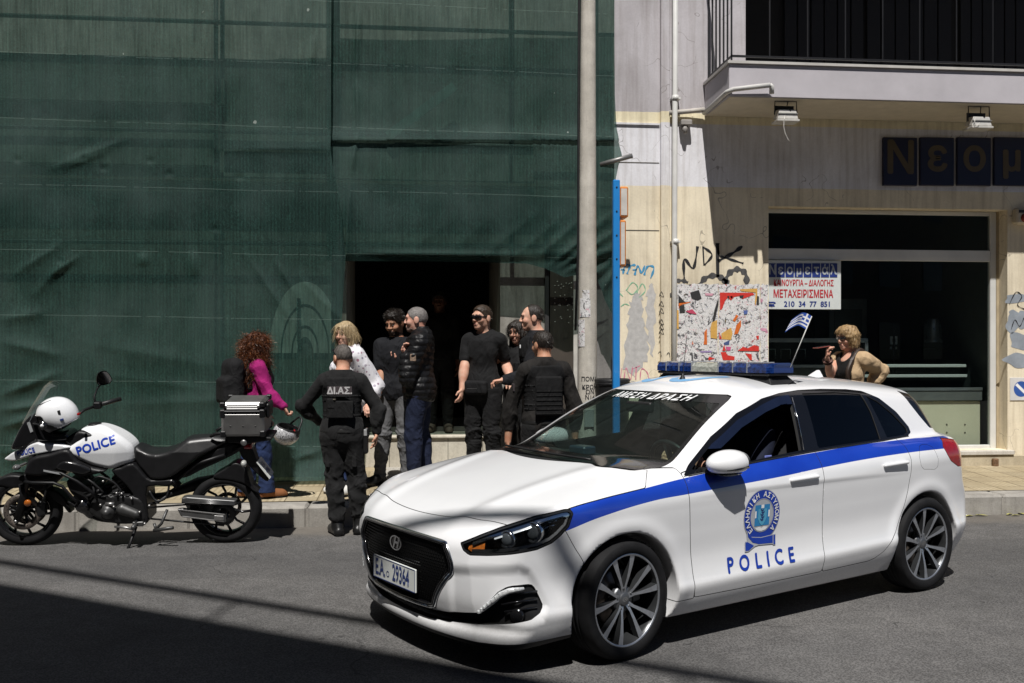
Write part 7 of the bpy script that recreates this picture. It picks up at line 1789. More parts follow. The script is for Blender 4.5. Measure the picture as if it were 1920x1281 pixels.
def fold(P, amp, seed, st=(1,1,.55), sc_=9):
    return amp*(.55*wob(P, sc_, seed, 5, st)+1.0*(.45-np.abs(wob(P, sc_*1.25, seed+11, 4, st)))+.45*(.4-np.abs(wob(P, sc_*2.6, seed+23, 4, st))))
class Person:
    def __init__(s, label, u, D, H, phi, z0=None, group="people on the pavement", bulk=1.0, skin=(.46,.28,.19), hy=0, hp=0, lean=0, root=None):
        s.u, s.D, s.H, s.bulk = u, D, H, bulk
        p = px(u, 655, D); s.z0 = zs(p.y) if z0 is None else z0
        s.rz = phi-pi/2
        s.o = empty("person", (p.x, p.y, s.z0), s.rz, label, "person", group)
        s.W = Matrix.Translation((p.x, p.y, s.z0)) @ Matrix.Rotation(s.rz, 4, 'Z'); s.Wi = s.W.inverted()
        s.skin = skin_mat(skin); h = H
        s.J = J = {}
        J['pel'] = np.array([0,0,.535*h]); J['che'] = np.array([0,lean*.7,.735*h]); J['nek'] = np.array([0,lean-.012*h,.842*h])
        J['hed'] = np.array([0,lean*1.15+.016*h,.9235*h])
        for q, sg in (('L',-1),('R',1)):
            J['sh'+q] = np.array([sg*.099*h*bulk**.4, lean*.9-.012*h, .798*h]); J['hip'+q] = np.array([sg*.052*h, 0, .515*h])
            J['el'+q] = J['sh'+q]+np.array([sg*.045, -.015, -.172*h]); J['wr'+q] = J['el'+q]+np.array([sg*.01, .06, -.150*h])
            J['kn'+q] = np.array([sg*.058*h, .012*h, .285*h]); J['an'+q] = np.array([sg*.060*h, -.012*h, .048*h]); J['to'+q] = np.array([sg*.075*h, .105*h, .018*h])
        s.hk = .1385*h/.232; s.HM = rotm(-hp, 0, 0) if False else np.array(Matrix.Rotation(hy,3,'Z') @ Matrix.Rotation(-hp,3,'X'))
        s.hd = {'L':dict(d=(0,.25,-1), n=(1,0,0), curl=.35), 'R':dict(d=(0,.25,-1), n=(-1,0,0), curl=.35)}
    def loc(s, u, v, dd=0.0):
        q = s.Wi @ px(u, v, s.D+dd); return np.array(q[:])
    def arm(s, q, el, wr, **k):
        s.J['el'+q] = s.loc(*el) if len(el) == 3 and abs(el[0]) > 5 else s.J['sh'+q]+np.array(el)
        s.J['wr'+q] = s.loc(*wr) if len(wr) == 3 and abs(wr[0]) > 5 else s.J['el'+q]+np.array(wr)
        # keep natural bone lengths
        for a, b, L in (('sh','el',.178*s.H),('el','wr',.150*s.H)):
            d = s.J[b+q]-s.J[a+q]; l = np.linalg.norm(d)
            if b == 'el': ow = s.J['wr'+q].copy()
            s.J[b+q] = s.J[a+q]+d/l*min(max(l, L*.82), L*1.12)
        f = s.J['wr'+q]-s.J['el'+q]; f /= np.linalg.norm(f); s.hd[q]['d'] = tuple(f)
        s.hd[q].update(k)
    def leg(s, q, foot, knee=None, toe=None):
        a = s.J['an'+q]; s.J['an'+q] = np.array([foot[0], foot[1], .048*s.H]); d = np.array(toe if toe else (0,1,0), float); d /= np.linalg.norm(d)
        s.J['to'+q] = s.J['an'+q]+d*.118*s.H; s.J['to'+q][2] = .018*s.H
        m = (s.J['hip'+q]+s.J['an'+q])/2; s.J['kn'+q] = m+np.array([0,.03,.012*s.H])+(np.array(knee) if knee else 0)
    # ---- fields
    def hp(s, p): return s.J['hed']+s.HM@(np.array(p)*s.hk)
    def hell(s, c, r): return ell(s.hp(c), np.array(r)*s.hk, s.HM)
    def hcap(s, a, b, ra, rb=None): return cap(s.hp(a), s.hp(b), ra*s.hk, (ra if rb is None else rb)*s.hk)
    def f_head(s, fem=False):
        k = s.hk; jw = .90 if fem else 1.0
        base = U([s.hell((0,-.006,.022),(.073,.094,.090)), s.hell((0,.022,-.045),(.057*jw,.064,.066)), s.hell((0,.066,-.088),(.026*jw,.022,.022))], .03*k)
        cheek = U([s.hell((.036,.060,-.024),(.028,.026,.026)), s.hell((-.036,.060,-.024),(.028,.026,.026)), s.hcap((-.034,.079,.029),(.034,.079,.029),.012)], .02*k)
        nose = U([s.hcap((0,.088,.020),(0,.107,-.020),.0065,.0105), s.hell((.010,.097,-.025),(.0085,.010,.007)), s.hell((-.010,.097,-.025),(.0085,.010,.007))], .010*k)
        lips = U([s.hcap((-.018,.087,-.055),(.018,.087,-.055),.008), s.hcap((-.015,.086,-.066),(.015,.086,-.066),.009)], .004*k)
        eyes = U([s.hell((.031,.094,.006),(.020,.016,.013)), s.hell((-.031,.094,.006),(.020,.016,.013))], 0)
        ears = U([s.hell((.077,-.012,-.006),(.010,.024,.034)), s.hell((-.077,-.012,-.006),(.010,.024,.034))], 0)
        def f(P):
            d = smin(base(P), cheek(P), .02*k); d = smax(d, -eyes(P), .012*k); d = smin(d, nose(P), .012*k); d = smin(d, lips(P), .008*k); d = smin(d, ears(P), .008*k)
            return d
        neck = cap(s.hp((0,-.022,-.06)), s.J['nek']+np.array([0,0,-.02]), .052*k*(.86 if fem else 1.04), .062*k*(.86 if fem else 1.08))
        return lambda P: smin(f(P), neck(P), .03*k)
    def f_hand(s, q):
        w = s.J['wr'+q]; d = np.array(s.hd[q]['d'], float); d /= np.linalg.norm(d); n = np.array(s.hd[q]['n'], float); n -= d*(n@d); n /= np.linalg.norm(n)
        a = np.cross(d, n); sg = 1 if q == 'R' else -1; a = a*(s.hd[q].get('flip', 1)); k = s.H/1.78; curl = s.hd[q]['curl']
        M_ = np.stack([a, n, d], 1)
        fs = [ell(w+d*.052*k, (.040*k,.016*k,.052*k), M_)]
        for i, (off_, L) in enumerate(((-.030,.062),(-.010,.074),(.011,.070),(.030,.054))):
            r0 = w+d*(.088 if i in (1,2) else .082)*k+a*off_*k; c1 = curl*(.8+.15*i); 
            d1 = d*math.cos(c1)+n*math.sin(c1); d2 = d*math.cos(c1*2.1)+n*math.sin(c1*2.1)
            m_ = r0+d1*L*.5*k; e_ = m_+d2*L*.5*k; fs += [cap(r0, m_, .0098*k, .0090*k), cap(m_, e_, .0090*k, .0078*k)]
        t0 = w+d*.030*k-a*.034*k; t1 = t0+(d*.6-a*.55+n*.35)*.036*k; t2 = t1+(d*.85-a*.05+n*.45)*.032*k
        fs += [cap(t0, t1, .014*k, .011*k), cap(t1, t2, .0105*k, .0085*k)]
        return U(fs, .008*k)
    def f_arm(s, q, upto=1.0, infl=0.0, r=1.0):
        J = s.J; h = s.H; b = s.bulk; S_, E_, W_ = J['sh'+q], J['el'+q], J['wr'+q]
        if upto <= .5:
            e = S_+(E_-S_)*upto*2; return cap(S_, e, .0330*h*b*r+infl, (.0330-.009*upto)*h*b*r+infl)
        fs = [cap(S_, E_, .0325*h*b*r+infl, .0255*h*b*r+infl)]
        t = (upto-.5)*2; e = E_+(W_-E_)*t; fs.append(cap(E_, e, .0265*h*b*r+infl, (.0265-.0095*t)*h*b*r+infl))
        if upto > .8: fs.append(ell(E_+(W_-E_)*.28, (np.array([.029,.029,.060])*h*b*r+infl), frame(W_-E_)))
        return U(fs, .02)
    def f_torso(s, infl=0.0, fem=False):
        J = s.J; h = s.H; b = s.bulk; w = .90 if fem else 1
        fs = [ell(J['pel']+np.array([0,-.004*h,-.01*h]), np.array([.094*(1.05 if fem else 1),.064,.070])*h*b**.5+infl), ell((J['pel']+J['che'])/2+np.array([0,0,-.005*h]), np.array([.080*w,.056,.100])*h*b+infl),
              ell(J['che']+np.array([0,.004*h,.0]), np.array([.090*w,.064,.088])*h*b+infl), cap(J['shL']*np.array([.80,1,1]), J['shR']*np.array([.80,1,1]), .036*h*b+infl), cap(J['nek'], J['che']+np.array([0,0,.05*h]), .036*h+infl*.6, .060*h+infl)]+[cap(J['nek']+np.array([0,-.012*h,-.012*h]), J['sh'+q]*np.array([.78,1,1])+np.array([0,0,.004*h]), .030*h+infl*.7, .028*h*b+infl*.8) for q in 'LR']
        if fem: fs += [ell(J['che']+np.array([sg*.042*h,.048*h,-.012*h]), np.array([.036,.034,.036])*h*b+infl) for sg in (-1,1)]
        return U(fs, .055)
    def f_leg(s, q, infl=0.0, low=0.0):
        J = s.J; h = s.H; b = s.bulk**.7; A_ = J['an'+q]; K = J['kn'+q]; e = A_+(K-A_)*low
        return U([cap(J['hip'+q], K, .054*h*b+infl, .036*h*b+infl), cap(K, e, .036*h*b+infl, .026*h+infl), ell(K+(A_-K)*.28+np.array([0,-.010*h,0]), np.array([.030,.032,.075])*h+infl)], .03)
    def f_foot(s, q, infl=0.0):
        J = s.J; h = s.H; A_, T_ = J['an'+q], J['to'+q]; d = T_-A_; d[2] = 0; d = d/np.linalg.norm(d)
        hl = A_-d*.022*h; hl[2] = .022*h
        return U([cap(A_, hl+np.array([0,0,.004]), .026*h+infl, .020*h+infl), cap(hl, T_-d*.02*h+np.array([0,0,.006*h]), .020*h+infl, .021*h+infl), cap(T_-d*.03*h, T_, .022*h+infl, .016*h+infl), cap(A_, T_-d*.05*h+np.array([0,0,.006*h]), .024*h+infl, .022*h+infl)], .02)
    def bounds(s, pad=.14):
        A_ = np.array(list(s.J.values())); return A_.min(0)-pad, A_.max(0)+pad
    def mesh(s, name, f, mt, h=.012, lo=None, hi=None, pad=.14, **k):
        l, u = s.bounds(pad); l = l if lo is None else np.array(lo); u = u if hi is None else np.array(hi)
        return sdf_obj(name, f, l, u, h, mt, s.o, **k)
    def jb(s, keys, pad): A_ = np.array([s.J[k] for k in keys]); return A_.min(0)-pad, A_.max(0)+pad
    # ---- pieces
    def body(s, fem=False, legs=True, h=.0085):
        fh = s.f_head(fem)
        fl = [s.f_torso(-.012, fem), s.f_arm('L',1,-.001 if not fem else -.004), s.f_arm('R',1,-.001 if not fem else -.004)]
        if legs: fl += [s.f_leg('L',-.012), s.f_leg('R',-.012), s.f_foot('L',-.006), s.f_foot('R',-.006)]
        hL, hR = s.f_hand('L'), s.f_hand('R'); bd = U(fl, .03)
        f = lambda P: np.minimum(smin(smin(fh(P), bd(P), .02), hL(P), .018), smin(hR(P), bd(P), .018))
        l, u = s.bounds(.13); u[2] = s.J['hed'][2]+.16; l[2] = -.01
        for q in 'LR': l = np.minimum(l, s.J['wr'+q]-.22); u = np.maximum(u, s.J['wr'+q]+.22)
        zc = s.J['hed'][2]-.15
        return sdf_obj("body", f, l, u, h, s.skin, s.o, zfine=(zc, .0050))
    def eyes(s, brow=None, lip=(.25,.115,.09), glasses=False, eyes=True):
        if eyes and not glasses:
            for sg in (-1,1):
                c = s.hp((.031*sg,.083,.006)); V, Q, Nn = surf(ell(c, np.array((.0115,.0075,.0050))*s.hk, s.HM), c-.03, c+.03, .004); e = mesh_np("eye", V, Q, M_EYE, s.o, Nn)
                c2 = s.hp((.029*sg,.0895,.006)); V, Q, Nn = surf(ell(c2, np.array((.0058,.004,.0052))*s.hk, s.HM), c2-.02, c2+.02, .0025); mesh_np("iris", V, Q, M_IRIS, e, Nn)
        if brow:
            for sg in (-1,1):
                f = s.hcap((.014*sg,.093,.029),(.048*sg,.080,.030),.0050,.0032); c = s.hp((.031*sg,.087,.03)); sdf_obj("eyebrow", f, c-.05, c+.05, .004, brow, s.o)
        f = U([s.hcap((-.017,.0895,-.055),(.017,.0895,-.055),.0068), s.hcap((-.014,.0885,-.066),(.014,.0885,-.066),.0078)], .003); c = s.hp((0,.088,-.06)); sdf_obj("lips", f, c-.05, c+.05, .004, mat("lips_%d" % int(lip[0]*100), lip, .45), s.o)
    def hair(s, mt, kind, h=.0075, name="hair"):
        k = s.hk; sk = lambda e: s.hell((0,-.008,.026),(.074+e,.096+e,.091+e))
        def Hp(n_, p_): n2 = s.HM@np.array(n_, float); return plane(s.hp(p_), n2)
        face = Hp((0,.82,-.57),(0,.062,.052)); side = Hp((0,.30,-1),(0,-.02,-.012)); nape = Hp((0,0,-1),(0,0,-.062))
        ctr = s.hp((0,0,0))
        if kind == 'short':
            f0 = sk(.010); f = lambda P: smax(smax(smax(f0(P)-.006*wob(P,55,3), face(P), .012), -(-side(P)) if False else side(P)*.8, .02), -1e3+0*P[:,0], .01)
        elif kind == 'buzz':
            f0 = sk(.0030); f = lambda P: smax(smax(f0(P)-.0018*wob(P,120,3), face(P)+.005*wob(P,60,6), .004), side(P)*.8+.004*wob(P,70,8), .006)
        elif kind == 'fade':
            top = s.hell((0,.0,.060),(.066,.090,.062)); f0 = sk(.004); f1 = lambda P: smax(smin(f0(P), top(P)-.004*wob(P,60,5), .02*k), face(P), .010); f = lambda P: smax(f1(P), side(P)*.8+.004*wob(P,70,8), .006)
        elif kind == 'quiff':
            top = U([s.hell((0,.030,.085),(.058,.070,.040)), s.hell((0,-.02,.075),(.066,.085,.052))], .03); f0 = sk(.008); f = lambda P: smax(smax(smin(f0(P), top(P)-.007*wob(P,50,5), .02*k), face(P)-.006, .010), side(P)*.8, .015)
        elif kind == 'bald':
            bk = Hp((0,.93,-.10),(0,.028,.05)); f0 = sk(.006); f = lambda P: smax(smax(f0(P)-.003*wob(P,70,3), bk(P), .015), side(P)*.8, .015)
        elif kind in ('bob','long'):
            L = -.118 if kind == 'bob' else -.15
            fs = [sk(.018)]+[s.hcap((.066*sg,-.012,.02),(.074*sg,.002,L),.034,.030) for sg in (-1,1)]+[s.hcap((.038*sg,-.062,.0),(.040*sg,-.055,L),.044,.036) for sg in (-1,1)]+[s.hcap((.055*sg,.045,.075),(.077*sg,.030,-.02),.026,.020) for sg in (-1,1)]
            g = U(fs, .035*k); fc = s.hell((0,.102,-.028),(.066,.082,.098)); f = lambda P: smax(g(P)-.004*wob(P,45,7,st=(1,1,.25))-.002*wob(P,130,2,st=(1,1,.2)), -fc(P), .014)
        elif kind == 'layer':
            fs = [sk(.020)]+[s.hcap((.064*sg,-.010,.03),(.072*sg,-.004,-.055),.036,.028) for sg in (-1,1)]+[s.hell((0,-.05,-.02),(.072,.060,.085)), s.hell((0,.035,.085),(.066,.060,.038)), s.hcap((.045,.075,.072),(.068,.058,.02),.022,.014), s.hcap((-.045,.075,.072),(-.068,.058,.02),.022,.014)]
            g = U(fs, .03*k); fc = s.hell((0,.106,-.036),(.062,.080,.096)); f = lambda P: smax(g(P)-.008*wob(P,40,7)-.004*wob(P,90,2), -fc(P), .012)
        elif kind == 'curly':
            fs = [s.hell((0,-.015,.03),(.105,.125,.105)), s.hell((0,-.045,-.075),(.125,.115,.13)), s.hell((.0,.0,-.14),(.12,.095,.085)), s.hell((0,-.05,-.20),(.125,.09,.08)), s.hell((.02,-.045,-.27),(.105,.085,.08)), s.hell((-.02,-.06,-.30),(.08,.07,.06))]
            g = U(fs, .05*k); fc = s.hell((-.02,.125,-.04),(.045,.060,.080)); f = lambda P: smax(g(P)-.016*wob(P,38,5)-.010*wob(P,78,9)-.006*wob(P,150,2), -fc(P), .015)
        pad = .20*k if kind != 'curly' else .44
        V, Q, Nn = surf(f, ctr-pad, ctr+pad, h if kind != 'curly' else .0085); ho = mesh_np(name, V, Q, mt, s.o, Nn)
        ms = HSET.get(mt.name, [mt]); kd, n = dict(short=('short',1500), buzz=('crop',1500), fade=('short',1500), quiff=('quiff',1700), bald=('short',1100), bob=('bob',2200), long=('bob',2200), layer=('layer',2200), curly=('curly',3800))[kind]
        up = Nn[:,2] > -.75; s.strands(V[up], Nn[up], ms, kd, ho, n); return ho
    def strands(s, V, Nn, mats, kind, par, n):
        """thin tapering locks rooted on the hair so that its edge is not a moulded one"""
        rng = np.random.RandomState(int(s.u*7) % 9973); k = s.hk; lc = (V-s.J['hed'])@s.HM/k; okm = np.where(~((lc[:,1] > .035) & (lc[:,2] < .058)))[0] if kind != 'curly' else np.arange(len(V)); idx = okm[rng.randint(0, len(okm), n)]; P = V[idx]; Nr = Nn[idx]/np.maximum(np.linalg.norm(Nn[idx],axis=1,keepdims=True),1e-6)
        back = s.HM@np.array([0,-1,-.25]); down = np.array([0,0,-1.0]); rnd = rng.normal(size=(n,3))
        L, steps, wd, lift, grav = dict(crop=(.007,2,.0022,.7,.2), short=(.015,3,.0034,.35,.35), quiff=(.024,3,.0036,.55,-.1), bob=(.070,5,.0036,.0,1.6), layer=(.024,4,.0034,.22,.9), curly=(.10,9,.0050,.5,.5))[kind]
        L = L*(.6+.8*rng.rand(n))[:,None]*k; f = s.HM@np.array([.25,.9,.2]); pts = [P-Nr*.003]; d = Nr*lift+rnd*.22+(down*grav if kind in ('bob','layer','curly') else back*.5*(1 if kind != 'quiff' else -.4)+down*grav)
        if kind in ('bob','short','layer','crop'): d = d-Nr*(dot(d, Nr)*(.92 if kind == 'bob' else .6))[:,None]+Nr*(.03 if kind == 'bob' else .12)
        d /= np.linalg.norm(d,axis=1,keepdims=True); ax = np.cross(d, Nr+rnd*.3); ax /= np.maximum(np.linalg.norm(ax,axis=1,keepdims=True),1e-6); ph = rng.rand(n)*6.28
        for i in range(1, steps+1):
            if kind == 'curly':
                b = np.cross(d, ax); a = ph+i*1.5; pts.append(P+d*L*i/steps+(ax*np.cos(a)[:,None]+b*np.sin(a)[:,None])*.011*k)
            else: pts.append(pts[-1]+(d+down*.12*i*max(grav,0)+rnd*.05*i)*L/steps)
        ww = wd*k*(.6+.8*rng.rand(n))[:,None]; side = np.cross(d, rnd); side /= np.maximum(np.linalg.norm(side,axis=1,keepdims=True),1e-6); VV = []
        for i, p in enumerate(pts): t_ = 1-.85*i/steps; VV += [p-side*ww*t_/2, p+side*ww*t_/2]
        VV = np.stack(VV,1).reshape(-1,3); m = 2*(steps+1); o = np.arange(n)[:,None]*m
        Q = np.concatenate([np.concatenate([o+2*i, o+2*i+1, o+2*i+3, o+2*i+2],1) for i in range(steps)]); ob = mesh_np("locks", VV, Q, mats[0], par)
        for q in mats[1:]: ob.data.materials.append(q)
        mi = np.tile(rng.randint(0, len(mats), n), steps); ob.data.polygons.foreach_set("material_index", mi.astype(np.int32)); return ob
    def trousers(s, mt, infl=.016, amp=.010, low=.06, seed=1, flare=0.0, waist=None):
        J = s.J; fL, fR = s.f_leg('L', infl, low), s.f_leg('R', infl, low); h = s.H; b = s.bulk**.5
        pv = ell(J['pel']+np.array([0,-.006*h,-.015*h]), np.array([.096,.068,.078])*h*b+infl*.8); zt = waist if waist else J['pel'][2]+.045*h
        fl = U([cap(J['kn'+q]*.5+J['an'+q]*.5, J['an'+q]+np.array([0,.01,-.02]), .034*h, .034*h+flare) for q in 'LR'], 0) if flare else None
        def f(P):
            a, c = fL(P), fR(P); d = np.minimum(a, c); d = smin(d, pv(P), .03)
            if fl is not None: d = smin(d, fl(P), .03)
            t = np.clip((J['knL'][2]+.30-P[:,2])/.3, .25, 1); kn = np.exp(-((P[:,2]-J['knL'][2])/.10)**2)+.9*np.exp(-((P[:,2]-J['anL'][2]-.06)/.09)**2)
            d = d-np.maximum(fold(P, amp, seed, (1,1,1.5), 10)*(t*.5+kn*.8), -.5*infl)
            return smax(smax(d, P[:,2]-zt, .008), .035*0+J['anL'][2]*.9-.012-P[:,2] if low < .3 else -P[:,2], .006)
        l, u = s.jb(['hipL','hipR','knL','knR','anL','anR','pel'], .16); u[2] = zt+.03
        return sdf_obj("trousers", f, l, u, .012, mt, s.o)
    def shoes(s, mt, boot=0.0, infl=.008, sole=None):
        for q in 'LR':
            ff = s.f_foot(q, infl); J = s.J
            if boot: bt = cap(J['an'+q], J['an'+q]+(J['kn'+q]-J['an'+q])*boot, .031*s.H, .034*s.H); g = lambda P, a=ff, c=bt: smin(a(P), c(P), .02)-.002*wob(P,60,4)
            else: g = ff
            f = lambda P, a=g: smax(smax(a(P), .012-P[:,2], .006), P[:,2]-(J['an'+q][2]+(boot*.235*s.H if boot else .028)), .006)
            l, u = s.jb(['an'+q,'to'+q], .10); u[2] = J['an'+q][2]+(boot*.25*s.H if boot else 0)+.06; l[2] = -.02
            o = sdf_obj("boot" if boot else "shoe", f, l, u, .009, mt, s.o)
            sl_ = lambda P, a=off(ff, .004): smax(smax(a(P), P[:,2]-.014, .003), -P[:,2], .003)
            sdf_obj("sole", sl_, l, u, .009, sole or M_RUB, o)
    def top(s, name, mt, sleeve=1.0, infl=.014, amp=.008, hem=None, fem=False, seed=2, collar=.0, puff=0.0, h=.011, vneck=None, extra=None, slinf=0.0):
        J = s.J; ft = s.f_torso(infl, fem); aL, aR = s.f_arm('L', sleeve, infl+slinf), s.f_arm('R', sleeve, infl+slinf); hz = J['pel'][2]-.02*s.H if hem is None else hem
        nk = cap(J['nek']+np.array([0,.0,-.03]), J['nek']+np.array([0,.01,.05]), .050*s.H*.9, .050*s.H*.9) if collar == 0 else None
        co = cap(J['nek']-np.array([0,0,.03]), J['nek']+np.array([0,.012,collar]), .040*s.H, .038*s.H) if collar else None
        drp = ell(J['pel']+np.array([0,0,.02*s.H]), np.array([.100,.072,.085])*s.H*s.bulk**.5+infl)
        Jl, Jr = J['elL'], J['elR']
        def f(P):
            d = smin(ft(P), drp(P), .05)
            if co is not None: d = smin(d, co(P), .03)
            a = np.minimum(aL(P), aR(P)); d = smin(d, a, .028)
            if puff: d = d-puff*np.abs(np.sin((P[:,2]+.015*np.sin(P[:,0]*9)+.01*wob(P,5,4))*pi/.062))+puff*.6-fold(P, amp*.6, seed, (1,1,1), 14)
            else: 
                el_ = np.exp(-(np.minimum(dot(P-Jl,P-Jl), dot(P-Jr,P-Jr))/.016)); d = d-np.maximum(fold(P, amp, seed, (1,1,.8), 9)*(.6+.7*el_*(sleeve > .6)), -.45*infl)
            d = smax(d, hz-P[:,2], .008)
            if nk is not None: d = smax(d, -nk(P), .01)
            if collar: d = smax(d, P[:,2]-(J['nek'][2]+collar), .006)
            if vneck is not None: d = smax(d, -vneck(P), .008)
            if extra is not None: d = extra(P, d)
            return d
        l, u = s.jb(['shL','shR','elL','elR','pel','nek']+(['wrL','wrR'] if sleeve > .5 else []), .17); l[2] = min(l[2]+.04, hz-.03); u[2] = J['nek'][2]+max(collar,.03)+.05
        return sdf_obj(name, f, l, u, h, mt, s.o)
    def vest(s, mt, infl=.040, z0=.60, z1=.835):
        J = s.J; ft = s.f_torso(infl); h = s.H; b = s.bulk
        st = U([cap(J['shL']*np.array([.62,1,1])+np.array([0,.06*y_,.055*h*0+.028*h]), J['shL']*np.array([.62,1,1])+np.array([0,-.0,.040*h]), .018, .018) for y_ in (1,-1)]+[cap(J['shR']*np.array([.62,1,1])+np.array([0,.06*y_,.028*h]), J['shR']*np.array([.62,1,1])+np.array([0,0,.040*h]), .018, .018) for y_ in (1,-1)], .01)
        def f(P):
            d = smax(smax(ft(P), z0*h-P[:,2], .012), P[:,2]-z1*h, .02); d = smax(d, np.abs(P[:,0])-.105*h*b+np.clip((P[:,2]-.74*h),0,1)*.35, .02)
            d = d-.004*(np.abs(np.sin(P[:,2]*pi/.042)) < .35)*(P[:,2] < .74*h)
            return smin(d, st(P), .012)
        l, u = s.jb(['shL','shR','pel','nek'], .17); return sdf_obj("vest", f, l, u, .010, mt, s.o)
    def box(s, name, c, hlf, mt, r=.012, M=None, par=None, h=.007):
        c = np.array(c, float); m = max(hlf)*1.5+.03; return sdf_obj(name, rbox(c, hlf, r, M), c-m, c+m, h, mt, par or s.o)
def frame(d):
    d = np.array(d, float); d /= np.linalg.norm(d); a = np.cross(d, (0,1,0.01)); a /= np.linalg.norm(a); return np.stack([a, np.cross(d, a), d], 1)

def thing_at(name, P, label, cat, phi=None):
    return empty(name, P.W.translation, P.rz if phi is None else phi, label, cat)

SK1, SK2, SK3 = (.54,.32,.22), (.62,.39,.29), (.46,.26,.17)
def officer_rear():
    p = Person("police officer in black seen from behind in the road, ΔΙ.ΑΣ. patch on the vest", 641, 8.60, 1.68, R(88), z0=0, group="police officers in black", bulk=1.0, skin=SK1, hy=R(28), hp=R(8), lean=.03)
    p.arm('L', (568,762,.02), (600,792,.20), n=(0,0,-1), curl=.6)
    p.arm('R', (709,768,.02), (706,812,.02), n=(-1,0,0), curl=.45)
    p.leg('L', (-.035,-.02), None, (-.35,.9,0)); p.leg('R', (.15,.04), None, (.30,.9,0))
    p.body(); p.hair(H_SALT, 'buzz'); p.trousers(C_UNI, .019, .024, .22, 3); p.shoes(M_LEA, boot=.55)
    p.top("jacket", C_UNI, .97, .013, .024, hem=.50*p.H, collar=.035, seed=5); v = p.vest(C_VEST, .031, .575, .825)
    J = p.J; yb = -.065*p.H-.050
    p.box("back_patch", (.0,yb-.012,.755*p.H),(.105,.008,.038), mat("patch_dark",(.045,.035,.038),.8), .004, par=v)
    text_on("patch_lettering", "ΔΙ.ΑΣ.", .078, mat("patch_grey",(.42,.41,.41),.7), (0,yb-.0225,.755*p.H), (1.0,0,0), (0,0,1), v, offset=.004)
    p.box("vest_pouch", (-.075,yb-.004,.69*p.H),(.035,.018,.045), C_VEST, .01, par=v); p.box("pouch_tab", (-.045,yb-.024,.712*p.H),(.016,.003,.010), mat("tab_khaki",(.22,.20,.16),.8), .002, par=v)
    p.box("vest_panel", (.0,yb-.006,.66*p.H),(.115,.012,.075), C_VEST, .01, par=v)
    bt = lambda P: smax(p.f_torso(.034)(P), np.abs(P[:,2]-.548*p.H)-.022, .006); p.mesh("belt", bt, M_LEA, .011, lo=p.J['pel']-np.array([.3,.25,.08]), hi=p.J['pel']+np.array([.3,.25,.12]))
    hx = .135*p.H*.92
    ho = sdf_obj("holster", U([rbox((hx,-.01,.475*p.H),(.022,.05,.085),.015), rbox((hx+.01,-.02,.535*p.H),(.018,.03,.04),.012)],.02), (hx-.1,-.15,.38*p.H),(hx+.1,.12,.60*p.H), .008, M_LEA, p.o)
    p.box("radio", (hx-.0,-.055,.535*p.H),(.014,.012,.030), mat("radio_grey",(.30,.30,.30),.4), .005, par=ho)
    # dark glasses pushed up on the head
    g = U([p.hcap((-.07,.045,.075),(.07,.045,.075),.010), p.hcap((-.072,.045,.07),(-.080,-.03,.03),.006), p.hcap((.072,.045,.07),(.080,-.03,.03),.006)],.006); c = p.hp((0,0,.05)); sdf_obj("sunglasses", g, c-.16, c+.16, .007, M_SUNG, p.o)
    # pocket flap and knee seams
    for sg in (-1,1): p.box("thigh_pocket", (sg*.115,-.02,.40*p.H),(.020,.06,.075), C_UNI, .012)
    return p
def officer_vest():
    p = Person("police officer in black seen from behind beside the windscreen, wearing a plain ribbed vest", 1019, 8.80, 1.80, R(98), z0=0, group="police officers in black", bulk=1.02, skin=SK3, hy=R(20), hp=R(4))
    p.arm('L', (955,770,.0), (952,830,-.02), n=(1,0,0), curl=.5); p.arm('R', (1080,770,.05), (1078,820,.05), n=(-1,0,0), curl=.5)
    p.body(); p.hair(H_DARK, 'fade'); p.trousers(C_UNI, .018, .022, .22, 8); p.shoes(M_LEA, boot=.55)
    p.top("jacket", cloth("uniform_brownblack",(.014,.0125,.0115), var=.3), .97, .014, .024, hem=.50*p.H, collar=.045, seed=9); v = p.vest(C_VEST, .032, .555, .825)
    yb = -.065*p.H-.049
    p.box("back_plate", (0,yb-.006,.675*p.H),(.125,.016,.175), C_VEST, .02, par=v)
    for k in range(6): p.box("vest_strap", (0,yb-.024,(.59+.022*k)*p.H),(.122,.004,.010), cloth("strap_black",(.012,.012,.012)), .003, par=v)
    p.box("sleeve_patch", tuple(p.J['shL']+(p.J['elL']-p.J['shL'])*.45+np.array([-.055,-.03,0])),(.008,.03,.035), mat("patch_dark",(.045,.035,.038),.8), .004)
    bt = lambda P: smax(p.f_torso(.036)(P), np.abs(P[:,2]-.545*p.H)-.022, .006); p.mesh("belt", bt, M_LEA, .011, lo=p.J['pel']-np.array([.3,.25,.08]), hi=p.J['pel']+np.array([.3,.25,.12]))
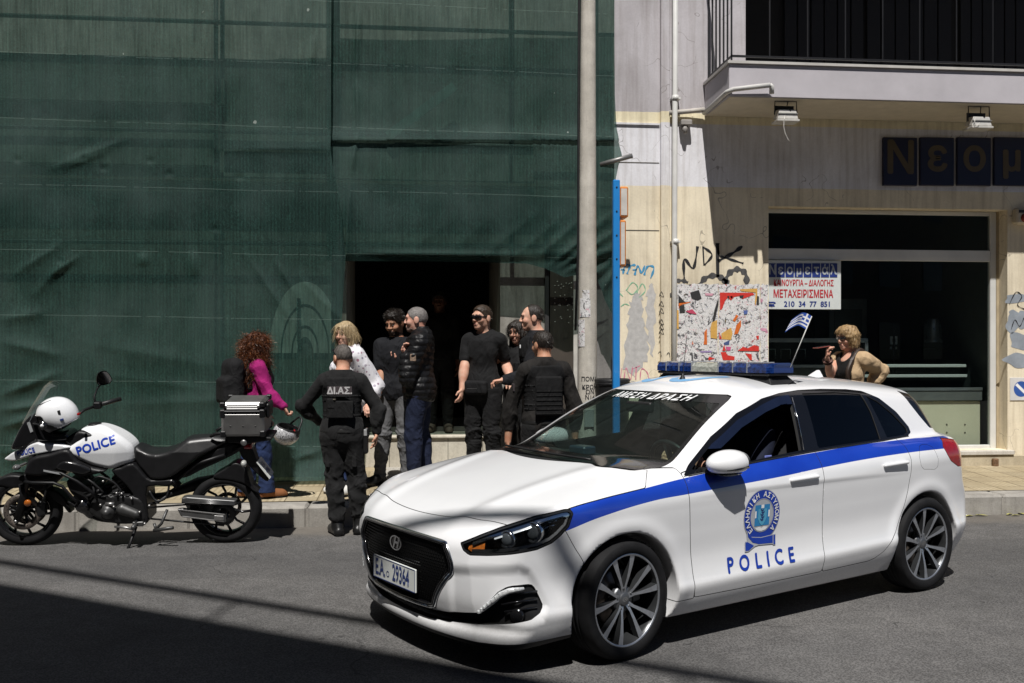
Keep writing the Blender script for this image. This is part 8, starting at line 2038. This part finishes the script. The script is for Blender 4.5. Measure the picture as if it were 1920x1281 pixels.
def officer_side():
    p = Person("balding police officer in profile with a white tag on his black vest", 1003, 9.85, 1.87, R(178), group="police officers in black", bulk=1.03, skin=SK2, hp=R(3))
    p.arm('L', (978,735,-.20), (950,712,-.18), n=(0,0,-1), curl=.7); p.arm('R', (985,735,.18), (955,775,.12), n=(0,0,-1), curl=.6)
    p.body(); p.eyes(H_DARK); p.hair(H_DARK, 'bald'); p.trousers(C_UNI, .022, .012, .2, 12); p.shoes(M_LEA, boot=.5)
    p.top("jacket", cloth("uniform_navyblack",(.012,.0125,.015), var=.25), .95, .014, .022, hem=.50*p.H, collar=.03, seed=14); v = p.vest(C_VEST, .031, .585, .825)
    c = p.loc(981,650,-.17); p.box("name_tag", tuple(c+np.array([0,.03,0])),(.03,.006,.018), mat("tag_white",(.62,.62,.62),.5), .002, par=v)
    for k in range(3): p.box("vest_pouch", (-.10+.10*k,.065*p.H*1.12+.055,.655*p.H),(.042,.022,.06), C_VEST, .012, par=v)
    st = sdf_obj("stubble", lambda P: smax(p.f_head()(P)-.0008, p.HM[2]@(P-p.hp((0,0,-.03))[None]).T if False else (P-p.hp((0,.02,-.042)))@(p.HM@np.array([0,-.4,.9])), .004), p.hp((0,.03,-.07))-.13, p.hp((0,.03,-.07))+.13, .007, mat("stubble_dark",(.20,.12,.085),.7,var=.3,scale=200), p.o) if False else None
def man_polo():
    p = Person("young man in a dark polo shirt and grey jeans, looking down", 742, 10.13, 1.80, R(-112), bulk=1.03, skin=SK3, hp=R(16), hy=R(-10))
    p.arm('R', (715,703,-.03), (710,738,-.10), n=(1,0,0), curl=.4, flip=1); p.arm('L', (782,705,.1), (775,745,.05), n=(-1,0,0), curl=.4)
    p.leg('R', (.16,.03), None, (.35,.9,0)); p.leg('L', (-.13,.0), None, (-.2,.95,0))
    p.body(); p.eyes(H_DARK); p.hair(H_DARK, 'quiff'); p.trousers(C_GJ, .012, .020, .03, 21); p.shoes(M_LEA)
    p.top("polo_shirt", C_POLO, .34, .012, .020, hem=.485*p.H, seed=23, collar=.012)
    fh = p.f_head(); cut = lambda P: (P-p.hp((0,.09,-.046)))@(p.HM@np.array([0,-.40,.92])); c = p.hp((0,.03,-.06)); sdf_obj("beard", lambda P: smax(smax(fh(P)-.0025, cut(P), .006), p.hp((0,0,-.11))[2]-.02-P[:,2], .01), c-.12, c+.12, .007, mat('beard_dark',(.05,.03,.022),.8,var=.4,scale=180), p.o)
    w_ = p.J['wrR']; sdf_obj("bracelet", lambda P: smax(cap(p.J['elR'], p.J['wrR'], .030*p.H)(P), np.abs((P-w_)@(np.array(p.hd['R']['d'])))-.006, .003), w_-.1, w_+.1, .007, M_BLK, p.o)
def man_puffer():
    p = Person("grey cropped man in a black padded jacket and navy trousers, turned to the left", 786, 9.92, 1.845, R(172), bulk=1.06, skin=(.60,.36,.28), hp=R(2))
    p.arm('L', (764,712,-.22), (762,668,-.20), n=(0,0,1), curl=.9); p.arm('R', (770,712,.20), (756,690,.16), n=(0,0,1), curl=.8)
    p.leg('L', (-.09,.04), None, None); p.leg('R', (.10,-.07), None, None)
    p.body(); p.eyes(H_GREY); p.hair(H_GREY, 'buzz'); p.trousers(C_NAVY, .013, .018, .04, 31); p.shoes(M_LEA)
    p.top("padded_jacket", C_PUF, .97, .030, .014, hem=.475*p.H, collar=.085, puff=.0075, seed=33)
    c = p.J['shL']+(p.J['elL']-p.J['shL'])*.42+np.array([-.085,.0,.0]); p.box("sleeve_patch", tuple(c),(.008,.030,.036), mat("patch_tan",(.20,.14,.10),.7,var=.5,scale=60), .004)
    fh = p.f_head(); cut = lambda P: (P-p.hp((0,.09,-.052)))@(p.HM@np.array([0,-.40,.92])); c = p.hp((0,.03,-.06)); sdf_obj("stubble", lambda P: smax(smax(fh(P)-.0012, cut(P), .006), p.hp((0,0,-.11))[2]-.02-P[:,2], .01), c-.12, c+.12, .0075, mat("stubble_grey",(.30,.20,.165),.7,var=.3,scale=150), p.o)
def man_shades():
    p = Person("young man in a black t-shirt and wraparound sunglasses with a bag at his waist", 906, 10.30, 1.865, R(-118), bulk=1.0, skin=SK2, hy=R(-22), hp=R(0))
    p.arm('R', (871,688,-.02), (866,730,-.10), n=(1,0,0), curl=.55); p.arm('L', (949,684,.05), (958,715,-.16), n=(0,0,-1), curl=.5)
    p.body(); p.eyes(H_BRN, glasses=True); p.hair(H_BRN, 'fade'); p.trousers(C_BLK, .017, .020, .06, 41); p.shoes(M_LEA, boot=.4)
    p.top("t_shirt", C_BLK, .34, .010, .018, hem=.50*p.H, seed=43)
    g = lambda P: smax(U([p.hcap((-.052,.080,.010),(0,.102,.010),.020), p.hcap((.052,.080,.010),(0,.102,.010),.020)],.01)(P), np.abs((P-p.hp((0,0,.008)))@p.HM[:,2])-.0155*p.hk, .006); gl = p.hcap; c = p.hp((0,.05,.01))
    so = sdf_obj("sunglasses", lambda P: np.minimum(g(P), U([gl((.060,.076,.014),(.080,-.01,.010),.0045), gl((-.060,.076,.014),(-.080,-.01,.010),.0045)],0)(P)), c-.15, c+.15, .005, M_SUNG, p.o)
    B = thing_at("waist_bag", p, "black waist bag with a pale zip worn by the man in sunglasses", "bag")
    cc = np.array([.015,.145,.535*p.H]); sdf_obj("pouch", lambda P: rbox(cc,(.125,.045,.075),.035)(P)-.004*wob(P,30,3), cc-.22, cc+.22, .009, C_BAG, B); sdf_obj("zip", rbox(cc+np.array([.03,.047,-.01]),(.06,.002,.004),.001), cc-.2, cc+.2, .006, mat("zip_grey",(.28,.28,.28),.4), B)
    sdf_obj("strap", lambda P: smax(p.f_torso(.032)(P), np.abs(P[:,2]-.555*p.H)-.016, .005), p.J['pel']-np.array([.25,.22,.06]), p.J['pel']+np.array([.25,.22,.12]), .011, C_BAG, B)
def woman_dark():
    p = Person("dark haired woman half hidden behind the balding officer", 973, 10.42, 1.70, R(-128), skin=SK2, bulk=.92, hp=R(6))
    p.arm('R', (.06,.02,-.28), (-.05,.16,.17), n=(0,0,1), curl=.7)
    p.body(True); p.eyes(H_DARK); p.hair(H_DARK, 'bob'); p.trousers(C_BLK, .012, .008, .05, 51); p.shoes(M_LEA); p.top("shirt", C_BLK, .95, .012, .007, fem=True, seed=53)
def woman_blonde():
    p = Person("blonde woman in a white flowered blouse facing the officer with the lettered vest", 653, 9.62, 1.685, R(-156), skin=(.66,.42,.32), bulk=.97, hp=R(2), hy=R(26))
    p.arm('L', (707,726,-.06), (694,756,-.22), n=(0,0,-1), curl=.5); p.arm('R', (640,735,.1), (630,770,0), n=(0,0,-1), curl=.5)
    p.body(True); p.eyes(H_BRN); p.hair(H_BLOND, 'bob'); p.trousers(C_DEN, .012, .009, .05, 61); p.shoes(M_SHW)
    vn = ell(p.J['nek']+np.array([0,.085,-.045]), (.050,.075,.105))
    p.top("blouse", C_FLO, .70, .020, .024, fem=True, hem=.47*p.H, seed=63, vneck=vn, slinf=.012)
    # orange lanyard
    sdf_obj("lanyard", U([cap(p.J['nek']+np.array([sg*.05,.02,.01]), p.J['che']+np.array([sg*.012,.135,-.02]), .005) for sg in (-1,1)],0), p.J['che']-.25, p.J['che']+np.array([.25,.25,.25]), .007, mat("lanyard_orange",(.45,.12,.03),.6), p.o)
def woman_curly():
    p = Person("curly auburn haired woman in a magenta jacket standing behind the motorcycle's top case", 478, 9.40, 1.565, R(30), skin=SK2, bulk=.95)
    p.arm('R', (503,742,-.14), (530,762,-.16), n=(0,1,0), curl=1.0); p.arm('L', (.04,.05,-.27), (-.02,.12,-.20), n=(1,0,0), curl=.5)
    p.leg('R', (.09,.07), None, (.1,1,0)); p.leg('L', (-.09,-.06), None, None)
    p.hd['R'].update(d=tuple(np.array([0,.45,-.9]))); p.body(True); p.eyes(H_BRN); p.hair(H_AUB, 'curly'); p.trousers(C_DEN, .014, .016, .0, 71, flare=.035); p.shoes(M_SUEDE)
    p.top("jacket", C_MAG, .96, .018, .026, fem=True, hem=.52*p.H, seed=73, collar=.02)
    B = thing_at("backpack", p, "black backpack on the back of the curly haired woman", "backpack"); c = np.array([0,-.215,.705*p.H])
    sdf_obj("pack", lambda P: U([rbox(c,(.15,.085,.235),.085), rbox(c+np.array([0,-.09,-.07]),(.12,.04,.12),.035)],.03)(P)-.006*wob(P,16,5), c-.36, c+.36, .012, C_BAG, B)
    sdf_obj("strap", lambda P: smax(smax(p.f_torso(.034, True)(P), np.abs(np.abs(P[:,0])-.085)-.022, .006), .66*p.H-P[:,2], .01), p.J['che']-.26, p.J['che']+.26, .011, C_BAG, B)
    # the helmet she carries
    bpy.context.view_layer.update()
    w_ = px(537, 812, p.D-.17); Hh = empty("helmet", tuple(w_), R(10), "black and white patterned open helmet hanging from the curly haired woman's hand", "helmet"); Hh.rotation_euler = (R(200), R(10), R(30))
    m, t, b = nodes_of("patterned_shell"); v = coord(t); n_ = N(t, "ShaderNodeTexVoronoi", feature='DISTANCE_TO_EDGE', i_Scale=14); nz = N(t, "ShaderNodeTexNoise", i_Scale=9); t.links.new(v, nz.inputs['Vector']); ad = N(t, "ShaderNodeVectorMath", operation='ADD'); t.links.new(v, ad.inputs[0]); t.links.new(nz.outputs['Color'], ad.inputs[1]); t.links.new(ad.outputs[0], n_.inputs['Vector'])
    t.links.new(ramp(t, n_.outputs['Distance'], [(.03,(.015,.015,.018)),(.07,(.62,.62,.64))]), b.inputs['Base Color']); b.inputs['Roughness'].default_value = .2; b.inputs['Coat Weight'].default_value = 1
    out = ell((0,0,0),(.128,.112,.118)); ins = ell((.006,0,-.03),(.112,.096,.112)); f = lambda P: smax(smax(out(P), -P[:,2]-.062, .012), -ins(P), .006)
    f2 = lambda P: smax(f(P), -rbox((.14,0,-.05),(.08,.12,.05),.03)(P), .01)
    sdf_obj("shell", f2, (-.15,)*3, (.15,)*3, .007, m, Hh); sdf_obj("liner", lambda P: smax(np.abs(ell((.004,0,-.02),(.114,.098,.110))(P))-.007, -P[:,2]-.066, .005), (-.15,)*3, (.15,)*3, .008, M_BLK, Hh)
    MB().tube(spline([(.06,.10,-.06),(.09,.05,-.15),(.09,0,-.17),(.09,-.05,-.15),(.06,-.10,-.06)],5,False),.010,8).build("chin_strap", M_BLK, Hh); MB().tube([(.02,.10,-.066),(.03,.10,-.075)],.012,8).build("strap_buckle", M_RED, Hh)
def woman_tan():
    p = Person("woman in an open tan jacket holding a phone to her mouth", 1593, 9.62, 1.665, R(-150), skin=(.58,.35,.26), bulk=.94, hy=R(-14), hp=R(4), group=None)
    p.arm('R', (1556,706,-.16), (1551,672,-.26), n=(.0,.2,1), curl=.75); p.arm('L', (1651,694,.08), (1628,728,.02), n=(1,0,0), curl=.6)
    p.hd['R'].update(d=(-.15,.15,1), n=(-.7,-.5,.3))
    p.body(True); p.eyes(H_BRN, glasses=True); p.hair(H_DBL, 'layer'); p.trousers(C_BLK, .014, .008, .05, 81); p.shoes(M_LEA)
    opn = lambda P: smax(np.abs(P[:,0])-.045-.42*np.clip(P[:,2]-.60*p.H,0,.16)+.0, .03-P[:,1], .01)
    p.top("camisole", C_BLK, .05, .010, .005, fem=True, seed=83, vneck=ell(p.J['nek']+np.array([0,.085,-.03]), (.055,.075,.075)))
    p.top("jacket", C_TAN, .80, .024, .028, fem=True, hem=.47*p.H, seed=85, collar=.012, vneck=opn, slinf=.002)
    g = U([p.hcap((-.050,.082,.008),(-.012,.096,.006),.014), p.hcap((.050,.082,.008),(.012,.096,.006),.014)],0); c = p.hp((0,.05,.01)); sdf_obj("sunglasses", lambda P: np.minimum(g(P), U([p.hcap((.058,.078,.014),(.080,-.01,.012),.004), p.hcap((-.058,.078,.014),(-.080,-.01,.012),.004)],0)(P)), c-.15, c+.15, .005, M_SUNG, p.o)
    wv = p.J['wrR']; sdf_obj("bracelets", lambda P: smax(cap(p.J['elR'], p.J['wrR'], .029*p.H)(P), np.abs(np.abs((P-wv)@(np.array(p.J['wrR']-p.J['elR'])/np.linalg.norm(p.J['wrR']-p.J['elR']))+.035)-.012)-.006, .003), wv-.12, wv+.12, .007, mat("bracelet_brown",(.10,.05,.04),.4,metal=.4), p.o)
    q = px(1541, 651, p.D-.30); ph = empty("phone", tuple(q), R(20), "thin dark red phone held flat in front of the woman's mouth", "phone"); MB().box((-.085,-.035,-.005),(.075,.035,.005), bev=.003, M=Matrix.Rotation(R(-7),4,'Y')).build("case", mat("phone_case",(.20,.05,.04),.3), ph); MB().box((-.078,-.030,.0055),(.068,.030,.0065), M=Matrix.Rotation(R(-7),4,'Y')).build("screen", M_GBLK, ph)
    B = thing_at("shoulder_bag", p, "dark bag strap and bag over the shoulder of the woman in tan", "bag")
    sdf_obj("strap", lambda P: smax(p.f_torso(.042, True)(P), np.abs(P[:,0]+.092+.10*(P[:,2]-.75*p.H))-.014, .005), p.J['che']-np.array([.28,.28,.40]), p.J['che']+.28, .010, mat("strap_brown",(.035,.022,.016),.5), B)
    cc = np.array([-.20,-.10,.52*p.H]); sdf_obj("bag", rbox(cc,(.06,.14,.12),.04), cc-.25, cc+.25, .012, M_LEA, B)
def man_inside():
    p = Person("man in dark clothes standing in the unlit entrance", 824, 11.85, 1.70, R(-95), z0=Z_at(800,817,11.4), group=None, skin=(.16,.08,.05))
    p.body(); p.hair(H_DARK, 'short'); p.trousers(C_BLK, .014, .01, .05, 91); p.shoes(mat("worn_shoe",(.13,.10,.08),.7)); p.top("shirt", C_BLK, .9, .014, .008, seed=93); p.eyes(H_DARK)
def driver():
    p = Person("driver in a dark uniform sitting at the wheel of the police car", 1400, 6.3, 1.74, 0, z0=0, group=None, skin=SK1)
    M_ = Matrix.Translation((CARP[0], CARP[1], 0)) @ Matrix.Rotation(CARRZ, 4, 'Z') @ Matrix.Translation((-.10,.36,-.32)) @ Matrix.Rotation(-pi/2, 4, 'Z')
    p.o.location = M_.translation; p.o.rotation_euler = (0, 0, CARRZ-pi/2); h = p.H; J = p.J
    for q, sg in (('L',-1),('R',1)):
        J['kn'+q] = np.array([sg*.10,.42,.57*h]); J['an'+q] = np.array([sg*.10,.62,.36*h]); J['to'+q] = np.array([sg*.10,.82,.34*h])
        J['el'+q] = J['sh'+q]+np.array([sg*.07,.16,-.22]); J['wr'+q] = np.array([sg*.14,.50,.715*h])
    p.hd['L'].update(d=(.2,.8,.5), curl=1.0); p.hd['R'].update(d=(-.2,.8,.5), curl=1.0)
    p.body(legs=False); p.hair(H_DARK, 'short'); p.eyes(H_DARK); nv = cloth("uniform_navy",(.010,.013,.028)); p.top("shirt", nv, .62, .016, .008, hem=.48*h, seed=95, collar=.02)
    f = U([p.f_leg('L',.010,.35), p.f_leg('R',.010,.35), ell(J['pel'], np.array([.10,.07,.08])*h)], .03); l, u = p.jb(['hipL','hipR','knL','knR','anL','anR','pel'], .16); sdf_obj("trousers", f, l, u, .015, nv, p.o)
    c = J['shL']+(J['elL']-J['shL'])*.62+np.array([-.068,0,0]); p.box("sleeve_patch", tuple(c),(.006,.032,.040), mat("patch_blue",(.12,.15,.40),.6), .004)
for fn in (officer_rear, officer_vest, officer_side, man_polo, man_puffer, man_shades, woman_dark, woman_blonde, woman_curly, woman_tan, man_inside, driver): fn()

def flag():
    b_ = px(1482, 680, 6.25); M_ = Matrix.Rotation(CARRZ,4,'Z'); t_ = px(1522, 593, 6.25)
    Fg = empty("flag", tuple(b_), 0, "small blue and white striped flag on a stick by the light bar", "flag"); d = t_-b_
    MB().tube([(0,0,-.03), tuple(d)], .0035, 6).build("stick", mat("stick_white",(.55,.55,.53),.4), Fg)
    nu, nv = 28, 18; L, Hh = .135, .092; u_ = d.normalized(); 
    V = []; 
    for i in range(nu):
        for j in range(nv):
            s_, t2 = i/(nu-1), j/(nv-1); w_ = .012*math.sin(s_*6.5+t2*1.2)*s_
            p = d-u_*(t2*Hh+.0); p = p+Vector((-L*s_*.95, w_*2.0, .010*math.sin(s_*3.2)*2-.050*s_*s_+.03*s_)) ; V.append(p)
    Q = np.array([(i*nv+j,(i+1)*nv+j,(i+1)*nv+j+1,i*nv+j+1) for i in range(nu-1) for j in range(nv-1)])
    fo = mesh_np("cloth", np.array([tuple(v) for v in V]), Q, mat("flag_white",(.70,.70,.72),.7), Fg)
    fo.data.materials.append(mat("flag_blue",(.02,.07,.34),.7)); mi = []
    for i in range(nu-1):
        for j in range(nv-1):
            s_, t2 = (i+.5)/(nu-1), (j+.5)/(nv-1); k = int(t2*9)
            if s_ < .38 and t2 < 5/9: blue = not (abs(s_-.19) < .04 or abs(t2-2.5/9) < .5/9)
            else: blue = k % 2 == 0
            mi.append(1 if blue else 0)
    fo.data.polygons.foreach_set("material_index", mi)
flag()
